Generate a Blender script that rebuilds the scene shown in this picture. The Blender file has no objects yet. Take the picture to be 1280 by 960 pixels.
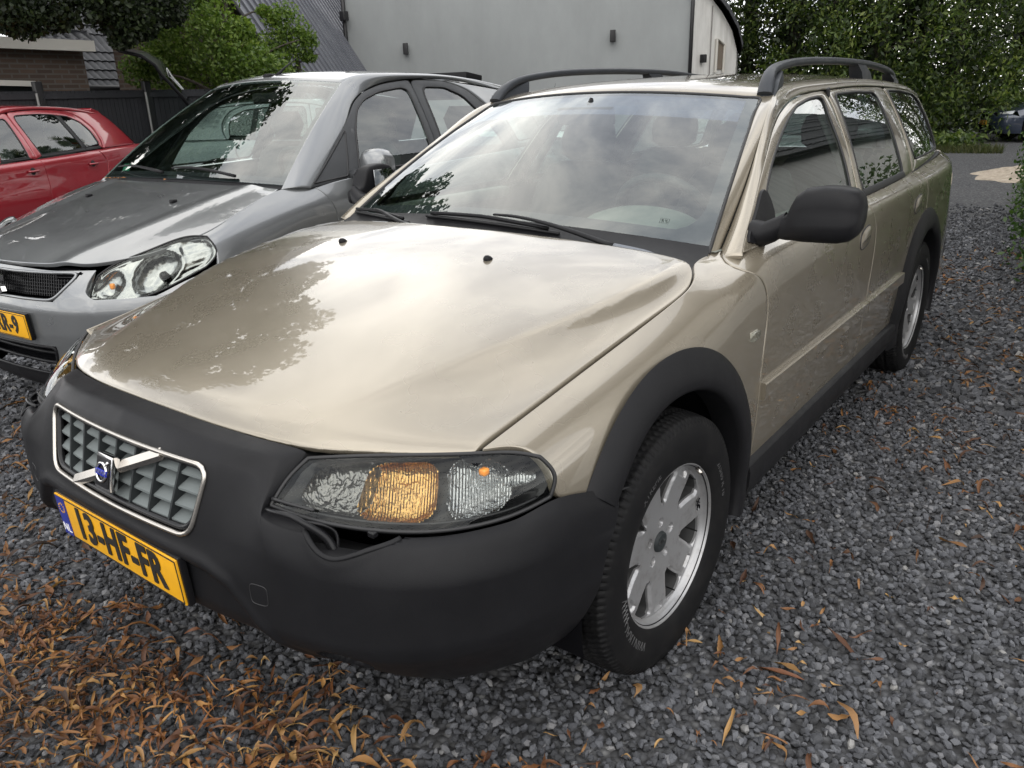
import bpy, bmesh, math, random
import numpy as np
from mathutils import Vector, Matrix

SC = bpy.context.scene
rng = np.random.default_rng(7)
random.seed(7)

# ------------------------------------------------------------------ camera
CAM_LOC = (1.6302, -1.6071, 1.4116)
YAW, PITCH, ROLL, FPX = -0.6534, 0.3508, -0.0289, 981.78
def cam_axes():
    f = np.array([math.sin(YAW)*math.cos(PITCH), math.cos(YAW)*math.cos(PITCH), -math.sin(PITCH)])
    r = np.array([math.cos(YAW), -math.sin(YAW), 0.0])
    u = np.cross(r, f)
    c, s = math.cos(ROLL), math.sin(ROLL)
    return c*r+s*u, -s*r+c*u, f
_r, _u, _f = cam_axes()
cam_data = bpy.data.cameras.new('camera')
cam = bpy.data.objects.new('camera', cam_data)
SC.collection.objects.link(cam)
cam.matrix_world = Matrix(((_r[0], _u[0], -_f[0], CAM_LOC[0]), (_r[1], _u[1], -_f[1], CAM_LOC[1]),
                           (_r[2], _u[2], -_f[2], CAM_LOC[2]), (0, 0, 0, 1)))
cam_data.sensor_width = 36.0
cam_data.lens = 36.0*FPX/1280.0
cam_data.clip_start = 0.05
cam_data.clip_end = 600
SC.camera = cam

# ------------------------------------------------------------------ sky and light: bright broken overcast
SUN_EL, SUN_AZ = math.radians(52), math.radians(150)      # azimuth clockwise from +Y
world = bpy.data.worlds.new('World'); SC.world = world
world.use_nodes = True
wn, wl = world.node_tree.nodes, world.node_tree.links
wn.clear()
w_out = wn.new('ShaderNodeOutputWorld'); w_bg = wn.new('ShaderNodeBackground')
w_sky = wn.new('ShaderNodeTexSky'); w_sky.sky_type = 'NISHITA'; w_sky.sun_disc = False
w_sky.sun_elevation = SUN_EL; w_sky.sun_rotation = SUN_AZ
w_sky.air_density = 1.0; w_sky.dust_density = 2.0; w_sky.ozone_density = 1.0
w_tc = wn.new('ShaderNodeTexCoord'); w_sep = wn.new('ShaderNodeSeparateXYZ')
wl.new(w_tc.outputs['Generated'], w_sep.inputs[0])
def wmath(op, a, b=None, clamp=False):
    n = wn.new('ShaderNodeMath'); n.operation = op; n.use_clamp = clamp
    for i, v in enumerate((a, b)):
        if v is None: continue
        if isinstance(v, (int, float)): n.inputs[i].default_value = v
        else: wl.new(v, n.inputs[i])
    return n.outputs[0]
w_den = wmath('ADD', wmath('MAXIMUM', w_sep.outputs[2], 0.0), 0.22)
w_cmb = wn.new('ShaderNodeCombineXYZ')
wl.new(wmath('DIVIDE', w_sep.outputs[0], w_den), w_cmb.inputs[0])
wl.new(wmath('DIVIDE', w_sep.outputs[1], w_den), w_cmb.inputs[1])
def wnoise(scale, detail, rough, dist=0.0):
    n = wn.new('ShaderNodeTexNoise'); n.inputs['Scale'].default_value = scale
    n.inputs['Detail'].default_value = detail; n.inputs['Roughness'].default_value = rough
    n.inputs['Distortion'].default_value = dist
    wl.new(w_cmb.outputs[0], n.inputs['Vector']); return n.outputs['Fac']
def wramp(fac, stops):
    n = wn.new('ShaderNodeValToRGB'); wl.new(fac, n.inputs[0])
    e = n.color_ramp.elements
    while len(e) < len(stops): e.new(0.5)
    for el, (p, c) in zip(e, stops): el.position = p; el.color = (*c, 1)
    return n.outputs[0]
w_cloud = wramp(wnoise(1.5, 9, 0.60, 1.1), [(0.30, (3.0, 3.2, 3.7)), (0.43, (5.2, 5.35, 5.7)), (0.55, (8.6, 8.5, 8.3)), (0.68, (11.8, 11.4, 10.8))])
w_cover = wramp(wnoise(0.55, 5, 0.5), [(0.25, (0.82,)*3), (0.5, (1.0,)*3)])
w_mix = wn.new('ShaderNodeMixRGB'); wl.new(w_cover, w_mix.inputs[0])
wl.new(w_sky.outputs[0], w_mix.inputs[1]); wl.new(w_cloud, w_mix.inputs[2])
wl.new(w_mix.outputs[0], w_bg.inputs[0]); w_bg.inputs[1].default_value = 0.15
wl.new(w_bg.outputs[0], w_out.inputs[0])

sun_data = bpy.data.lights.new('sun', 'SUN'); sun_data.energy = 0.6; sun_data.angle = math.radians(85)
sun_data.color = (1.0, 0.95, 0.88)
sun = bpy.data.objects.new('sun', sun_data); SC.collection.objects.link(sun)
_sd = Vector((math.sin(SUN_AZ)*math.cos(SUN_EL), math.cos(SUN_AZ)*math.cos(SUN_EL), math.sin(SUN_EL)))
sun.rotation_euler = _sd.to_track_quat('Z', 'Y').to_euler()
sun.location = _sd*40

vs = SC.view_settings
vs.view_transform = 'Standard'; vs.look = 'None'; vs.gamma = 1.0; vs.use_curve_mapping = False
vs.exposure = 0.95
SC.render.engine = 'CYCLES'
SC.cycles.use_denoising = True; SC.cycles.denoising_prefilter = 'ACCURATE'; SC.cycles.sampling_pattern = 'TABULATED_SOBOL'
SC.cycles.max_bounces = 10; SC.cycles.transparent_max_bounces = 12
SC.cycles.glossy_bounces = 6; SC.cycles.transmission_bounces = 10; SC.cycles.diffuse_bounces = 3
SC.cycles.caustics_reflective = False; SC.cycles.caustics_refractive = False
SC.cycles.sample_clamp_indirect = 6.0

# ------------------------------------------------------------------ material helpers
MATS = {}
def mat(name, color, rough=0.5, metal=0.0, **kw):
    m = bpy.data.materials.new(name); m.use_nodes = True
    b = m.node_tree.nodes['Principled BSDF']
    b.inputs['Base Color'].default_value = (*color, 1)
    b.inputs['Roughness'].default_value = rough
    b.inputs['Metallic'].default_value = metal
    for k, v in kw.items():
        b.inputs[k.replace('_', ' ')].default_value = v
    MATS[name] = m
    return m
class N:
    """small node builder on a material"""
    def __init__(s, m): s.m = m; s.t = m.node_tree; s.b = s.t.nodes.get('Principled BSDF')
    def new(s, typ, **kw):
        n = s.t.nodes.new('ShaderNode'+typ)
        for k, v in kw.items(): setattr(n, k, v)
        return n
    def link(s, a, b): s.t.links.new(a, b)
    def inp(s, sock, v):
        if hasattr(v, 'is_linked') or hasattr(v, 'links'): s.link(v, sock)
        elif isinstance(v, (tuple, list)) and len(v) == 3 and sock.type == 'RGBA': sock.default_value = (*v, 1)
        else: sock.default_value = v
    def coord(s, kind='Object'):
        if not hasattr(s, '_tc'): s._tc = s.new('TexCoord')
        return s._tc.outputs[kind]
    def mapping(s, vec, scale=(1, 1, 1), rot=(0, 0, 0), loc=(0, 0, 0)):
        n = s.new('Mapping'); s.link(vec, n.inputs[0])
        n.inputs['Scale'].default_value = scale; n.inputs['Rotation'].default_value = rot; n.inputs['Location'].default_value = loc
        return n.outputs[0]
    def noise(s, vec, scale=5, detail=4, rough=0.5, dist=0.0, out='Fac'):
        n = s.new('TexNoise'); s.link(vec, n.inputs['Vector'])
        n.inputs['Scale'].default_value = scale; n.inputs['Detail'].default_value = detail
        n.inputs['Roughness'].default_value = rough; n.inputs['Distortion'].default_value = dist
        return n.outputs[out]
    def vor(s, vec, scale=5, feature='F1', out='Distance', rand=1.0):
        n = s.new('TexVoronoi'); n.feature = feature; s.link(vec, n.inputs['Vector'])
        n.inputs['Scale'].default_value = scale; n.inputs['Randomness'].default_value = rand
        return n.outputs[out]
    def ramp(s, fac, stops):
        n = s.new('ValToRGB'); s.link(fac, n.inputs[0]); e = n.color_ramp.elements
        while len(e) < len(stops): e.new(0.5)
        for el, (p, c) in zip(e, stops):
            el.position = p; el.color = (*((c,)*3 if isinstance(c, (int, float)) else c), 1)
        return n.outputs[0]
    def math(s, op, a, b=0.0, clamp=False):
        n = s.new('Math'); n.operation = op; n.use_clamp = clamp
        s.inp(n.inputs[0], a); s.inp(n.inputs[1], b); return n.outputs[0]
    def mix(s, fac, a, b, mode='MIX'):
        n = s.new('MixRGB'); n.blend_type = mode
        s.inp(n.inputs[0], fac); s.inp(n.inputs[1], a); s.inp(n.inputs[2], b); return n.outputs[0]
    def bump(s, h, strength=0.3, dist=0.01, normal=None):
        n = s.new('Bump'); s.link(h, n.inputs['Height'])
        n.inputs['Strength'].default_value = strength; n.inputs['Distance'].default_value = dist
        if normal: s.link(normal, n.inputs['Normal'])
        return n.outputs[0]
    def set(s, **kw):
        for k, v in kw.items(): s.inp(s.b.inputs[k.replace('_', ' ')], v)
        return s.m

# ------------------------------------------------------------------ object helpers
COL = SC.collection
def tag(o, label=None, cat=None, group=None, kind=None):
    if label: o['label'] = label
    if cat: o['category'] = cat
    if group: o['group'] = group
    if kind: o['kind'] = kind
    return o
def empty(name, loc=(0, 0, 0), rz=0.0, parent=None):
    o = bpy.data.objects.new(name, None); COL.objects.link(o)
    o.location = loc; o.rotation_euler = (0, 0, rz); o.empty_display_size = 0.1
    if parent: o.parent = parent
    return o
def make(name, V, F, m, parent=None, smooth=True, sharp=None):
    me = bpy.data.meshes.new(name)
    V = np.asarray(V, dtype=np.float64)
    me.from_pydata(V.tolist(), [], [list(map(int, f)) for f in F])
    me.update()
    if not smooth: me.shade_flat()
    else:
        me.polygons.foreach_set('use_smooth', [True]*len(me.polygons))
        if sharp is not None:
            me.set_sharp_from_angle(angle=math.radians(sharp))
    o = bpy.data.objects.new(name, me); COL.objects.link(o)
    if isinstance(m, (list, tuple)):
        for q in m: me.materials.append(q)
    elif m is not None: me.materials.append(m)
    if parent is not None: o.parent = parent
    return o
class MB:
    """collects geometry for ONE mesh"""
    def __init__(s): s.v = []; s.f = []; s.n = 0
    def add(s, V, F):
        V = np.asarray(V, float).reshape(-1, 3)
        s.v.append(V); s.f += [[int(i)+s.n for i in f] for f in F]; s.n += len(V); return s
    def box(s, c, d, R=None):
        c = np.array(c, float); d = np.array(d, float)/2
        V = np.array([(x, y, z) for x in (-1, 1) for y in (-1, 1) for z in (-1, 1)])*d
        if R is not None: V = V@np.asarray(R).T
        return s.add(V+c, [(0, 1, 3, 2), (4, 6, 7, 5), (0, 4, 5, 1), (2, 3, 7, 6), (0, 2, 6, 4), (1, 5, 7, 3)])
    def bbox(s, c, d, r=0.01, R=None):
        """box with chamfered edges"""
        c = np.array(c, float); d = np.array(d, float)/2; r = min(r, d.min()*0.9)
        bm = bmesh.new(); bmesh.ops.create_cube(bm, size=2.0)
        for v in bm.verts: v.co = Vector(np.array(v.co)*d)
        bmesh.ops.bevel(bm, geom=bm.edges[:], offset=r, segments=2, profile=0.7, affect='EDGES')
        V = np.array([v.co for v in bm.verts]); bm.verts.index_update()
        F = [[v.index for v in f.verts] for f in bm.faces]; bm.free()
        if R is not None: V = V@np.asarray(R).T
        return s.add(V+c, F)
    def tube(s, pts, rad, n=10, cap=True, flat=None):
        """swept tube; rad scalar or per point; flat=(scale along up)"""
        P = np.asarray(pts, float); m = len(P)
        rad = np.broadcast_to(np.asarray(rad, float), (m,))
        T = np.gradient(P, axis=0); T /= np.linalg.norm(T, axis=1)[:, None]+1e-12
        up = np.array([0, 0, 1.0])
        if abs(T[0]@up) > 0.9: up = np.array([1.0, 0, 0])
        a = np.linspace(0, 2*np.pi, n, endpoint=False); V = []
        for i in range(m):
            e1 = np.cross(T[i], up); e1 /= np.linalg.norm(e1)+1e-12
            e2 = np.cross(e1, T[i]); up = e2
            k = 1.0 if flat is None else flat
            V.append(P[i]+rad[i]*(np.cos(a)[:, None]*e1+k*np.sin(a)[:, None]*e2))
        F = [(i*n+j, i*n+(j+1) % n, (i+1)*n+(j+1) % n, (i+1)*n+j) for i in range(m-1) for j in range(n)]
        if cap: F += [list(range(n))[::-1], [(m-1)*n+j for j in range(n)]]
        return s.add(np.concatenate(V), F)
    def loft(s, rings, cap=True, closed=True):
        """rings: list of (n,3) arrays"""
        R = np.asarray(rings, float); m, n = R.shape[:2]
        F = [(i*n+j, i*n+(j+1) % n, (i+1)*n+(j+1) % n, (i+1)*n+j) for i in range(m-1) for j in range(n if closed else n-1)]
        if cap: F += [list(range(n))[::-1], [(m-1)*n+j for j in range(n)]]
        return s.add(R.reshape(-1, 3), F)
    def revolve(s, prof, c, axis='x', n=48, closed=False):
        """prof (k,2): (axial, radius)"""
        prof = np.asarray(prof, float); a = np.linspace(0, 2*np.pi, n, endpoint=False); V = []
        for t in a:
            ax, r = prof[:, 0], prof[:, 1]
            if axis == 'x': V.append(np.stack([ax, r*np.cos(t), r*np.sin(t)], 1))
            elif axis == 'y': V.append(np.stack([r*np.cos(t), ax, r*np.sin(t)], 1))
            else: V.append(np.stack([r*np.cos(t), r*np.sin(t), ax], 1))
        k = len(prof)
        F = [(i*k+j, ((i+1) % n)*k+j, ((i+1) % n)*k+j+1, i*k+j+1) for i in range(n) for j in range(k-1)]
        return s.add(np.concatenate(V)+np.array(c, float), F)
    def grid(s, P, flip=False):
        P = np.asarray(P, float); m, n = P.shape[:2]
        F = [(i*n+j, (i+1)*n+j, (i+1)*n+j+1, i*n+j+1) for i in range(m-1) for j in range(n-1)]
        if flip: F = [f[::-1] for f in F]
        return s.add(P.reshape(-1, 3), F)
    def mirror_x(s):
        V = np.concatenate(s.v); W = V*np.array([-1, 1, 1.0]); n = s.n
        s.v = [V, W]; s.f += [[i+n for i in f[::-1]] for f in s.f]; s.n *= 2; return s
    def flipx(s):
        V = np.concatenate(s.v)*np.array([-1, 1, 1.0]); s.v = [V]; s.f = [f[::-1] for f in s.f]; return s
    def verts(s): return np.concatenate(s.v)
    def build(s, name, m, parent=None, smooth=True, sharp=None):
        return make(name, s.verts(), s.f, m, parent, smooth, sharp)
def rotz(a):
    c, s_ = math.cos(a), math.sin(a); return np.array([[c, -s_, 0], [s_, c, 0], [0, 0, 1.0]])
def rotx(a):
    c, s_ = math.cos(a), math.sin(a); return np.array([[1, 0, 0], [0, c, -s_], [0, s_, c]])
def roty(a):
    c, s_ = math.cos(a), math.sin(a); return np.array([[c, 0, s_], [0, 1, 0], [-s_, 0, c]])

# ------------------------------------------------------------------ splines and patches
def nat_matrix(t):
    t = np.asarray(t, float); n = len(t); A = np.zeros((n, n)); B = np.zeros((n, n)); A[0, 0] = A[-1, -1] = 1
    for i in range(1, n-1):
        h0, h1 = t[i]-t[i-1], t[i+1]-t[i]
        A[i, i-1] = h0; A[i, i] = 2*(h0+h1); A[i, i+1] = h1
        B[i, i-1] = 6/h0; B[i, i+1] = 6/h1; B[i, i] = -6/h0-6/h1
    return np.linalg.solve(A, B)
def cspline(t, P):
    """natural cubic spline; returns f(s) with linear extension"""
    t = np.asarray(t, float); P = np.asarray(P, float); M = nat_matrix(t)@P
    def f(s):
        s = np.asarray(s, float); i = np.clip(np.searchsorted(t, s)-1, 0, len(t)-2)
        h = t[i+1]-t[i]; a = (t[i+1]-s)/h; b = (s-t[i])/h
        ac, bc = np.clip(a, 0, 1), np.clip(b, 0, 1)
        ca = (ac**3-ac)*h*h/6; cb = (bc**3-bc)*h*h/6
        if P.ndim > 1:
            a, b, ca, cb = (q[..., None] for q in (a, b, ca, cb))
        return a*P[i]+b*P[i+1]+ca*M[i]+cb*M[i+1]
    return f
def mono(t, P):
    """monotone (pchip) interpolation, scalar"""
    t = np.asarray(t, float); P = np.asarray(P, float); h = np.diff(t); d = np.diff(P)/h
    m = np.zeros(len(t)); m[0], m[-1] = d[0], d[-1]
    for i in range(1, len(t)-1):
        if d[i-1]*d[i] > 0: m[i] = 2*d[i-1]*d[i]/(d[i-1]+d[i])
    def f(s):
        s = np.asarray(s, float); i = np.clip(np.searchsorted(t, s)-1, 0, len(t)-2)
        x = np.clip((s-t[i])/h[i], 0, 1); x2, x3 = x*x, x*x*x
        return (2*x3-3*x2+1)*P[i]+(x3-2*x2+x)*h[i]*m[i]+(-2*x3+3*x2)*P[i+1]+(x3-x2)*h[i]*m[i+1]
    return f
def curve(pts, n=40, smooth=True, closed=False, dense=None):
    """resample a polyline/spline by arc length to n points"""
    P = np.asarray(pts, float)
    if closed: P = np.vstack([P, P[:1]])
    if smooth and len(P) > 2:
        t = np.r_[0, np.cumsum(np.sqrt(np.linalg.norm(np.diff(P, axis=0), axis=1)+1e-12))]
        if closed:
            k = min(3, len(P)-2); dt = np.diff(t)
            Pe = np.vstack([P[-1-k:-1], P, P[1:1+k]])
            te = np.r_[t[0]-np.cumsum(dt[::-1][:k])[::-1], t, t[-1]+np.cumsum(dt[:k])]
            Q = cspline(te, Pe)(np.linspace(t[0], t[-1], 400))
        else: Q = cspline(t, P)(np.linspace(0, t[-1], 400))
    else: Q = P
    L = np.r_[0, np.cumsum(np.linalg.norm(np.diff(Q, axis=0), axis=1))]
    s = np.linspace(0, L[-1], n+1)[:-1] if closed else (np.asarray(dense)*L[-1] if dense is not None else np.linspace(0, L[-1], n))
    return np.stack([np.interp(s, L, Q[:, k]) for k in range(Q.shape[1])], 1)
def edged(n, e=0.006):
    """0..1 with support rows near both ends"""
    return np.r_[0, e, np.linspace(0, 1, n)[1:-1], 1-e, 1]
def coons(c0, c1, d0, d1):
    """c0,c1: (n,k) at v=0,1 ; d0,d1: (m,k) at u=0,1 -> (m,n,k)"""
    n, m = len(c0), len(d0)
    u = np.linspace(0, 1, n)[None, :, None] if True else None
    lu = np.r_[0, np.cumsum(np.linalg.norm(np.diff(c0, axis=0), axis=1))]; u = (lu/lu[-1])[None, :, None]
    lv = np.r_[0, np.cumsum(np.linalg.norm(np.diff(d0, axis=0), axis=1))]; v = (lv/lv[-1])[:, None, None]
    a = (1-v)*c0[None]+v*c1[None]
    b = (1-u)*d0[:, None]+u*d1[:, None]
    c = (1-u)*(1-v)*c0[0]+u*(1-v)*c0[-1]+(1-u)*v*c1[0]+u*v*c1[-1]
    return a+b-c
def grid_normals(P):
    du = np.gradient(P, axis=1); dv = np.gradient(P, axis=0)
    n = np.cross(du, dv); l = np.linalg.norm(n, axis=2, keepdims=True)
    return n/np.where(l < 1e-12, 1, l)
def panel(name, P, m, parent=None, out=(1, 0, 0), flange=0.014, lip=0.0015, mirror=False, sharp=None, both=True):
    """sheet with rolled edges. out: a direction the outside roughly faces"""
    P = np.asarray(P, float); M, Nn = P.shape[:2]
    n = grid_normals(P)
    if (n.reshape(-1, 3).mean(0)@np.array(out, float)) < 0:
        P = P[:, ::-1]; n = grid_normals(P)
    idx = np.arange(M*Nn).reshape(M, Nn)
    F = [(idx[i, j], idx[i, j+1], idx[i+1, j+1], idx[i+1, j]) for i in range(M-1) for j in range(Nn-1)]
    V = [P.reshape(-1, 3)]
    if flange:
        loop = np.r_[idx[0, :-1], idx[:-1, -1], idx[-1, :0:-1], idx[:0:-1, 0]]
        B = P.reshape(-1, 3)[loop]; bn = n.reshape(-1, 3)[loop]
        t = np.roll(B, -1, 0)-np.roll(B, 1, 0); t /= np.linalg.norm(t, axis=1)[:, None]+1e-12
        side = np.cross(t, bn)
        r1 = B+side*lip-bn*lip; r2 = r1-bn*flange
        k = len(loop); b1 = M*Nn; b2 = b1+k; V += [r1, r2]
        for q in range(k):
            w = (q+1) % k
            F.append((loop[w], loop[q], b1+q, b1+w)); F.append((b1+w, b1+q, b2+q, b2+w))
    V = np.concatenate(V)
    objs = []
    o = make(name, V, F, m, parent, True, sharp); objs.append(o)
    if mirror:
        objs.append(make(name, V*np.array([-1, 1, 1.0]), [f[::-1] for f in F], m, parent, True, sharp))
    return objs
def fill(outline, surf=None, rings=6, power=1.0):
    """closed 2D/3D outline -> concentric fill (V,F)"""
    O = np.asarray(outline, float); n = len(O); c = O.mean(0)
    V = [O]; 
    for k in range(1, rings):
        t = 1-(k/rings)**power; V.append(c+(O-c)*t)
    V.append(c[None]); V = np.concatenate(V)
    F = [(k*n+j, k*n+(j+1) % n, (k+1)*n+(j+1) % n, (k+1)*n+j) for k in range(rings-1) for j in range(n)]
    L = (rings-1)*n
    F += [(L+j, L+(j+1) % n, rings*n) for j in range(n)]
    if surf is not None: V = surf(V)
    return V, F
def sstep(a, b, x):
    t = np.clip((x-a)/(b-a), 0, 1); return t*t*(3-2*t)
def in_poly(px, py, poly):
    """signed-ish distance (negative inside) to a closed polygon, vectorised"""
    poly = np.asarray(poly, float); inside = np.zeros(px.shape, bool); dist = np.full(px.shape, 1e9)
    n = len(poly)
    for i in range(n):
        x0, y0 = poly[i]; x1, y1 = poly[(i+1) % n]
        with np.errstate(divide='ignore', invalid='ignore'):
            c = ((y0 > py) != (y1 > py)) & (px < (x1-x0)*(py-y0)/(y1-y0+1e-15)+x0)
        inside ^= c
        dx, dy = x1-x0, y1-y0; L2 = dx*dx+dy*dy+1e-15
        t = np.clip(((px-x0)*dx+(py-y0)*dy)/L2, 0, 1)
        dist = np.minimum(dist, np.hypot(px-x0-t*dx, py-y0-t*dy))
    return np.where(inside, -dist, dist)
def text_mesh(s, size=1.0, extrude=0.002, align='CENTER', spacing=1.0, res=3, bold=0.0):
    """letters as mesh data in the XY plane: (V,F), centred"""
    c = bpy.data.curves.new('txt', 'FONT'); c.body = s; c.size = size; c.extrude = extrude
    c.align_x = align; c.align_y = 'CENTER'; c.space_character = spacing; c.resolution_u = res; c.offset = bold
    o = bpy.data.objects.new('txt', c); COL.objects.link(o)
    dg = bpy.context.evaluated_depsgraph_get(); dg.update()
    me = bpy.data.meshes.new_from_object(o.evaluated_get(dg))
    V = np.array([v.co for v in me.vertices]).reshape(-1, 3); F = [list(p.vertices) for p in me.polygons]
    bpy.data.objects.remove(o); bpy.data.meshes.remove(me); bpy.data.curves.remove(c)
    return V, F
def strokes_mesh(glyphs, w=0.1, depth=0.002):
    """letters built from strokes: list of polylines in XY; flat bars with rounded joins"""
    mb = MB()
    for pl in glyphs:
        P = np.asarray(pl, float); n = len(P)
        T = np.gradient(P, axis=0); T /= np.linalg.norm(T, axis=1)[:, None]+1e-12
        Nn = np.stack([-T[:, 1], T[:, 0]], 1)
        L = P+Nn*w/2; R = P-Nn*w/2
        V = np.concatenate([np.c_[L, np.zeros(n)], np.c_[R, np.zeros(n)], np.c_[L, np.full(n, depth)], np.c_[R, np.full(n, depth)]])
        F = []
        for i in range(n-1):
            F += [(2*n+i, 3*n+i, 3*n+i+1, 2*n+i+1), (i, i+1, n+i+1, n+i), (i, 2*n+i, 2*n+i+1, i+1), (n+i, n+i+1, 3*n+i+1, 3*n+i)]
        F += [(0, n, 3*n, 2*n), (n-1, 3*n-1, 4*n-1, 2*n-1)]
        mb.add(V, F)
    return mb
# ================================================================== shared materials
def paint(name, col, metal=0.55, rough=0.34, flake=0.06, dirt=0.25):
    m = mat(name, col, rough, metal, Coat_Weight=1.0, Coat_Roughness=0.025, Coat_IOR=1.55); n = N(m)
    o = n.coord('Object')
    big = n.noise(o, 2.2, 5, 0.6)
    fl = n.noise(o, 900, 1, 0.5)
    c = n.mix(n.ramp(big, [(0.35, 0.0), (0.75, dirt)]), col, tuple(0.8*a+0.03 for a in col))
    n.set(Base_Color=c, Roughness=n.ramp(n.noise(o, 7, 3, 0.5), [(0.3, rough-0.03), (0.8, rough+0.06)]))
    n.set(Coat_Roughness=n.ramp(n.noise(o, 3, 3, 0.5), [(0.35, 0.012), (0.7, 0.045)]))
    return m
P_CHAMP = paint('paint_champagne', (0.250, 0.219, 0.168), 0.5, 0.28)
P_GREY = paint('paint_grey', (0.185, 0.192, 0.197), 0.6, 0.30)
P_RED = paint('paint_red', (0.29, 0.008, 0.018), 0.3, 0.34)
P_NAVY = paint('paint_navy', (0.02, 0.03, 0.055), 0.4, 0.35)
P_SILVER = paint('paint_silver', (0.28, 0.285, 0.295), 0.55, 0.35)
P_WHITE = paint('paint_white', (0.62, 0.62, 0.6), 0.0, 0.4)
def plastic(name, col, rough=0.5, bump=0.12):
    m = mat(name, col, rough, Specular_IOR_Level=0.16); n = N(m); o = n.coord('Object')
    h = n.noise(o, 420, 3, 0.6)
    c = n.mix(n.ramp(n.noise(o, 5, 6, 0.65), [(0.3, 0.0), (0.75, 0.5)]), col, tuple(a*1.5+0.002 for a in col))
    n.set(Base_Color=c, Normal=n.bump(h, bump, 0.002), Roughness=n.ramp(n.noise(o, 9, 5, 0.7), [(0.3, rough-0.07), (0.7, rough+0.08)]))
    return m
M_TRIM = plastic('black_trim_plastic', (0.0075, 0.0075, 0.0085), 0.45)
M_FLARE = plastic('grey_cladding_plastic', (0.0095, 0.0095, 0.0105), 0.45)
M_DARK = mat('dark_void', (0.005, 0.005, 0.006), 0.9, Specular_IOR_Level=0.03)
M_SEAL = mat('rubber_seal', (0.010, 0.010, 0.011), 0.55)
M_GLOSSBLK = mat('gloss_black', (0.010, 0.010, 0.011), 0.25, Specular_IOR_Level=0.25)
M_CHROME = mat('chrome', (0.62, 0.61, 0.6), 0.12, 1.0)
M_CHROMED = mat('worn_chrome', (0.50, 0.47, 0.43), 0.25, 1.0)
M_GREYP = plastic('grille_grey', (0.125, 0.14, 0.14), 0.38, 0.05)
M_GREYD = plastic('grille_dark_grey', (0.022, 0.025, 0.026), 0.45, 0.05)
M_RAIL = plastic('rail_grey', (0.030, 0.033, 0.038), 0.38, 0.06)
M_BLUE = mat('emblem_blue', (0.01, 0.02, 0.30), 0.25)
M_AMBER = mat('amber', (0.9, 0.30, 0.03), 0.25)
M_FRIT = mat('glass_frit', (0.012, 0.012, 0.016), 0.6)
M_PLATE = mat('plate_yellow', (0.72, 0.36, 0.012), 0.35)
n_ = N(M_PLATE); n_.set(Base_Color=n_.mix(n_.ramp(n_.noise(n_.coord(), 30, 6, 0.7), [(0.45, 0.0), (0.8, 0.35)]), (0.74, 0.37, 0.012), (0.45, 0.23, 0.03)))
M_PLBLUE = mat('plate_blue', (0.02, 0.03, 0.22), 0.4)
M_INK = mat('plate_ink', (0.012, 0.011, 0.010), 0.5)
M_WHITEP = mat('white_print', (0.75, 0.75, 0.75), 0.5)
def glass(name, tint=(0.72, 0.82, 0.78), f0=0.075):
    m = bpy.data.materials.new(name); m.use_nodes = True; t = m.node_tree; t.nodes.clear()
    out = t.nodes.new('ShaderNodeOutputMaterial'); mx = t.nodes.new('ShaderNodeMixShader')
    tr = t.nodes.new('ShaderNodeBsdfTransparent'); gl = t.nodes.new('ShaderNodeBsdfGlossy')
    tr.inputs[0].default_value = (*tint, 1); gl.inputs['Roughness'].default_value = 0.005
    gl.inputs[0].default_value = (0.97, 0.985, 0.98, 1)
    lw = t.nodes.new('ShaderNodeLayerWeight'); lw.inputs[0].default_value = 0.5
    p = t.nodes.new('ShaderNodeMath'); p.operation = 'POWER'; p.inputs[1].default_value = 4.2
    a = t.nodes.new('ShaderNodeMath'); a.operation = 'MULTIPLY_ADD'; a.inputs[1].default_value = 1-f0; a.inputs[2].default_value = f0
    t.links.new(lw.outputs['Facing'], p.inputs[0]); t.links.new(p.outputs[0], a.inputs[0]); t.links.new(a.outputs[0], mx.inputs[0])
    t.links.new(tr.outputs[0], mx.inputs[1]); t.links.new(gl.outputs[0], mx.inputs[2]); t.links.new(mx.outputs[0], out.inputs[0])
    return m
G_CLEAR = glass('windscreen_glass', (0.60, 0.70, 0.665), 0.12)
G_SIDE = glass('side_glass', (0.55, 0.66, 0.62), 0.10)
G_DARK = glass('privacy_glass', (0.34, 0.40, 0.38), 0.10)
G_BAND = glass('sun_band', (0.40, 0.42, 0.62), 0.0)
_t = G_BAND.node_tree; _o = [q for q in _t.nodes if q.type == 'OUTPUT_MATERIAL'][0]; _m = _t.nodes.new('ShaderNodeMixShader'); _d = _t.nodes.new('ShaderNodeBsdfDiffuse'); _d.inputs[0].default_value = (.17, .165, .30, 1)
_s = _o.inputs[0].links[0].from_socket; _m.inputs[0].default_value = .38; _t.links.new(_s, _m.inputs[1]); _t.links.new(_d.outputs[0], _m.inputs[2]); _t.links.new(_m.outputs[0], _o.inputs[0])
def lens_glass(name, ribs=None):
    m = glass(name, (0.93, 0.95, 0.93), 0.022); t = m.node_tree
    if ribs:
        tc = t.nodes.new('ShaderNodeTexCoord'); mp = t.nodes.new('ShaderNodeMapping'); mp.inputs['Rotation'].default_value = (0, 0, 0.6)
        wv = t.nodes.new('ShaderNodeTexWave'); wv.inputs['Scale'].default_value = ribs; wv.bands_direction = 'X'
        bp = t.nodes.new('ShaderNodeBump'); bp.inputs['Strength'].default_value = 0.12; bp.inputs['Distance'].default_value = 0.002
        t.links.new(tc.outputs['Object'], mp.inputs[0]); t.links.new(mp.outputs[0], wv.inputs[0]); t.links.new(wv.outputs['Fac'], bp.inputs['Height'])
        for nd in t.nodes:
            if nd.type == 'BSDF_GLOSSY': t.links.new(bp.outputs[0], nd.inputs['Normal'])
    return m
G_LENS = lens_glass('lamp_lens')
M_REFL = mat('lamp_reflector', (0.15, 0.147, 0.14), 0.09, 1.0)
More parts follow.
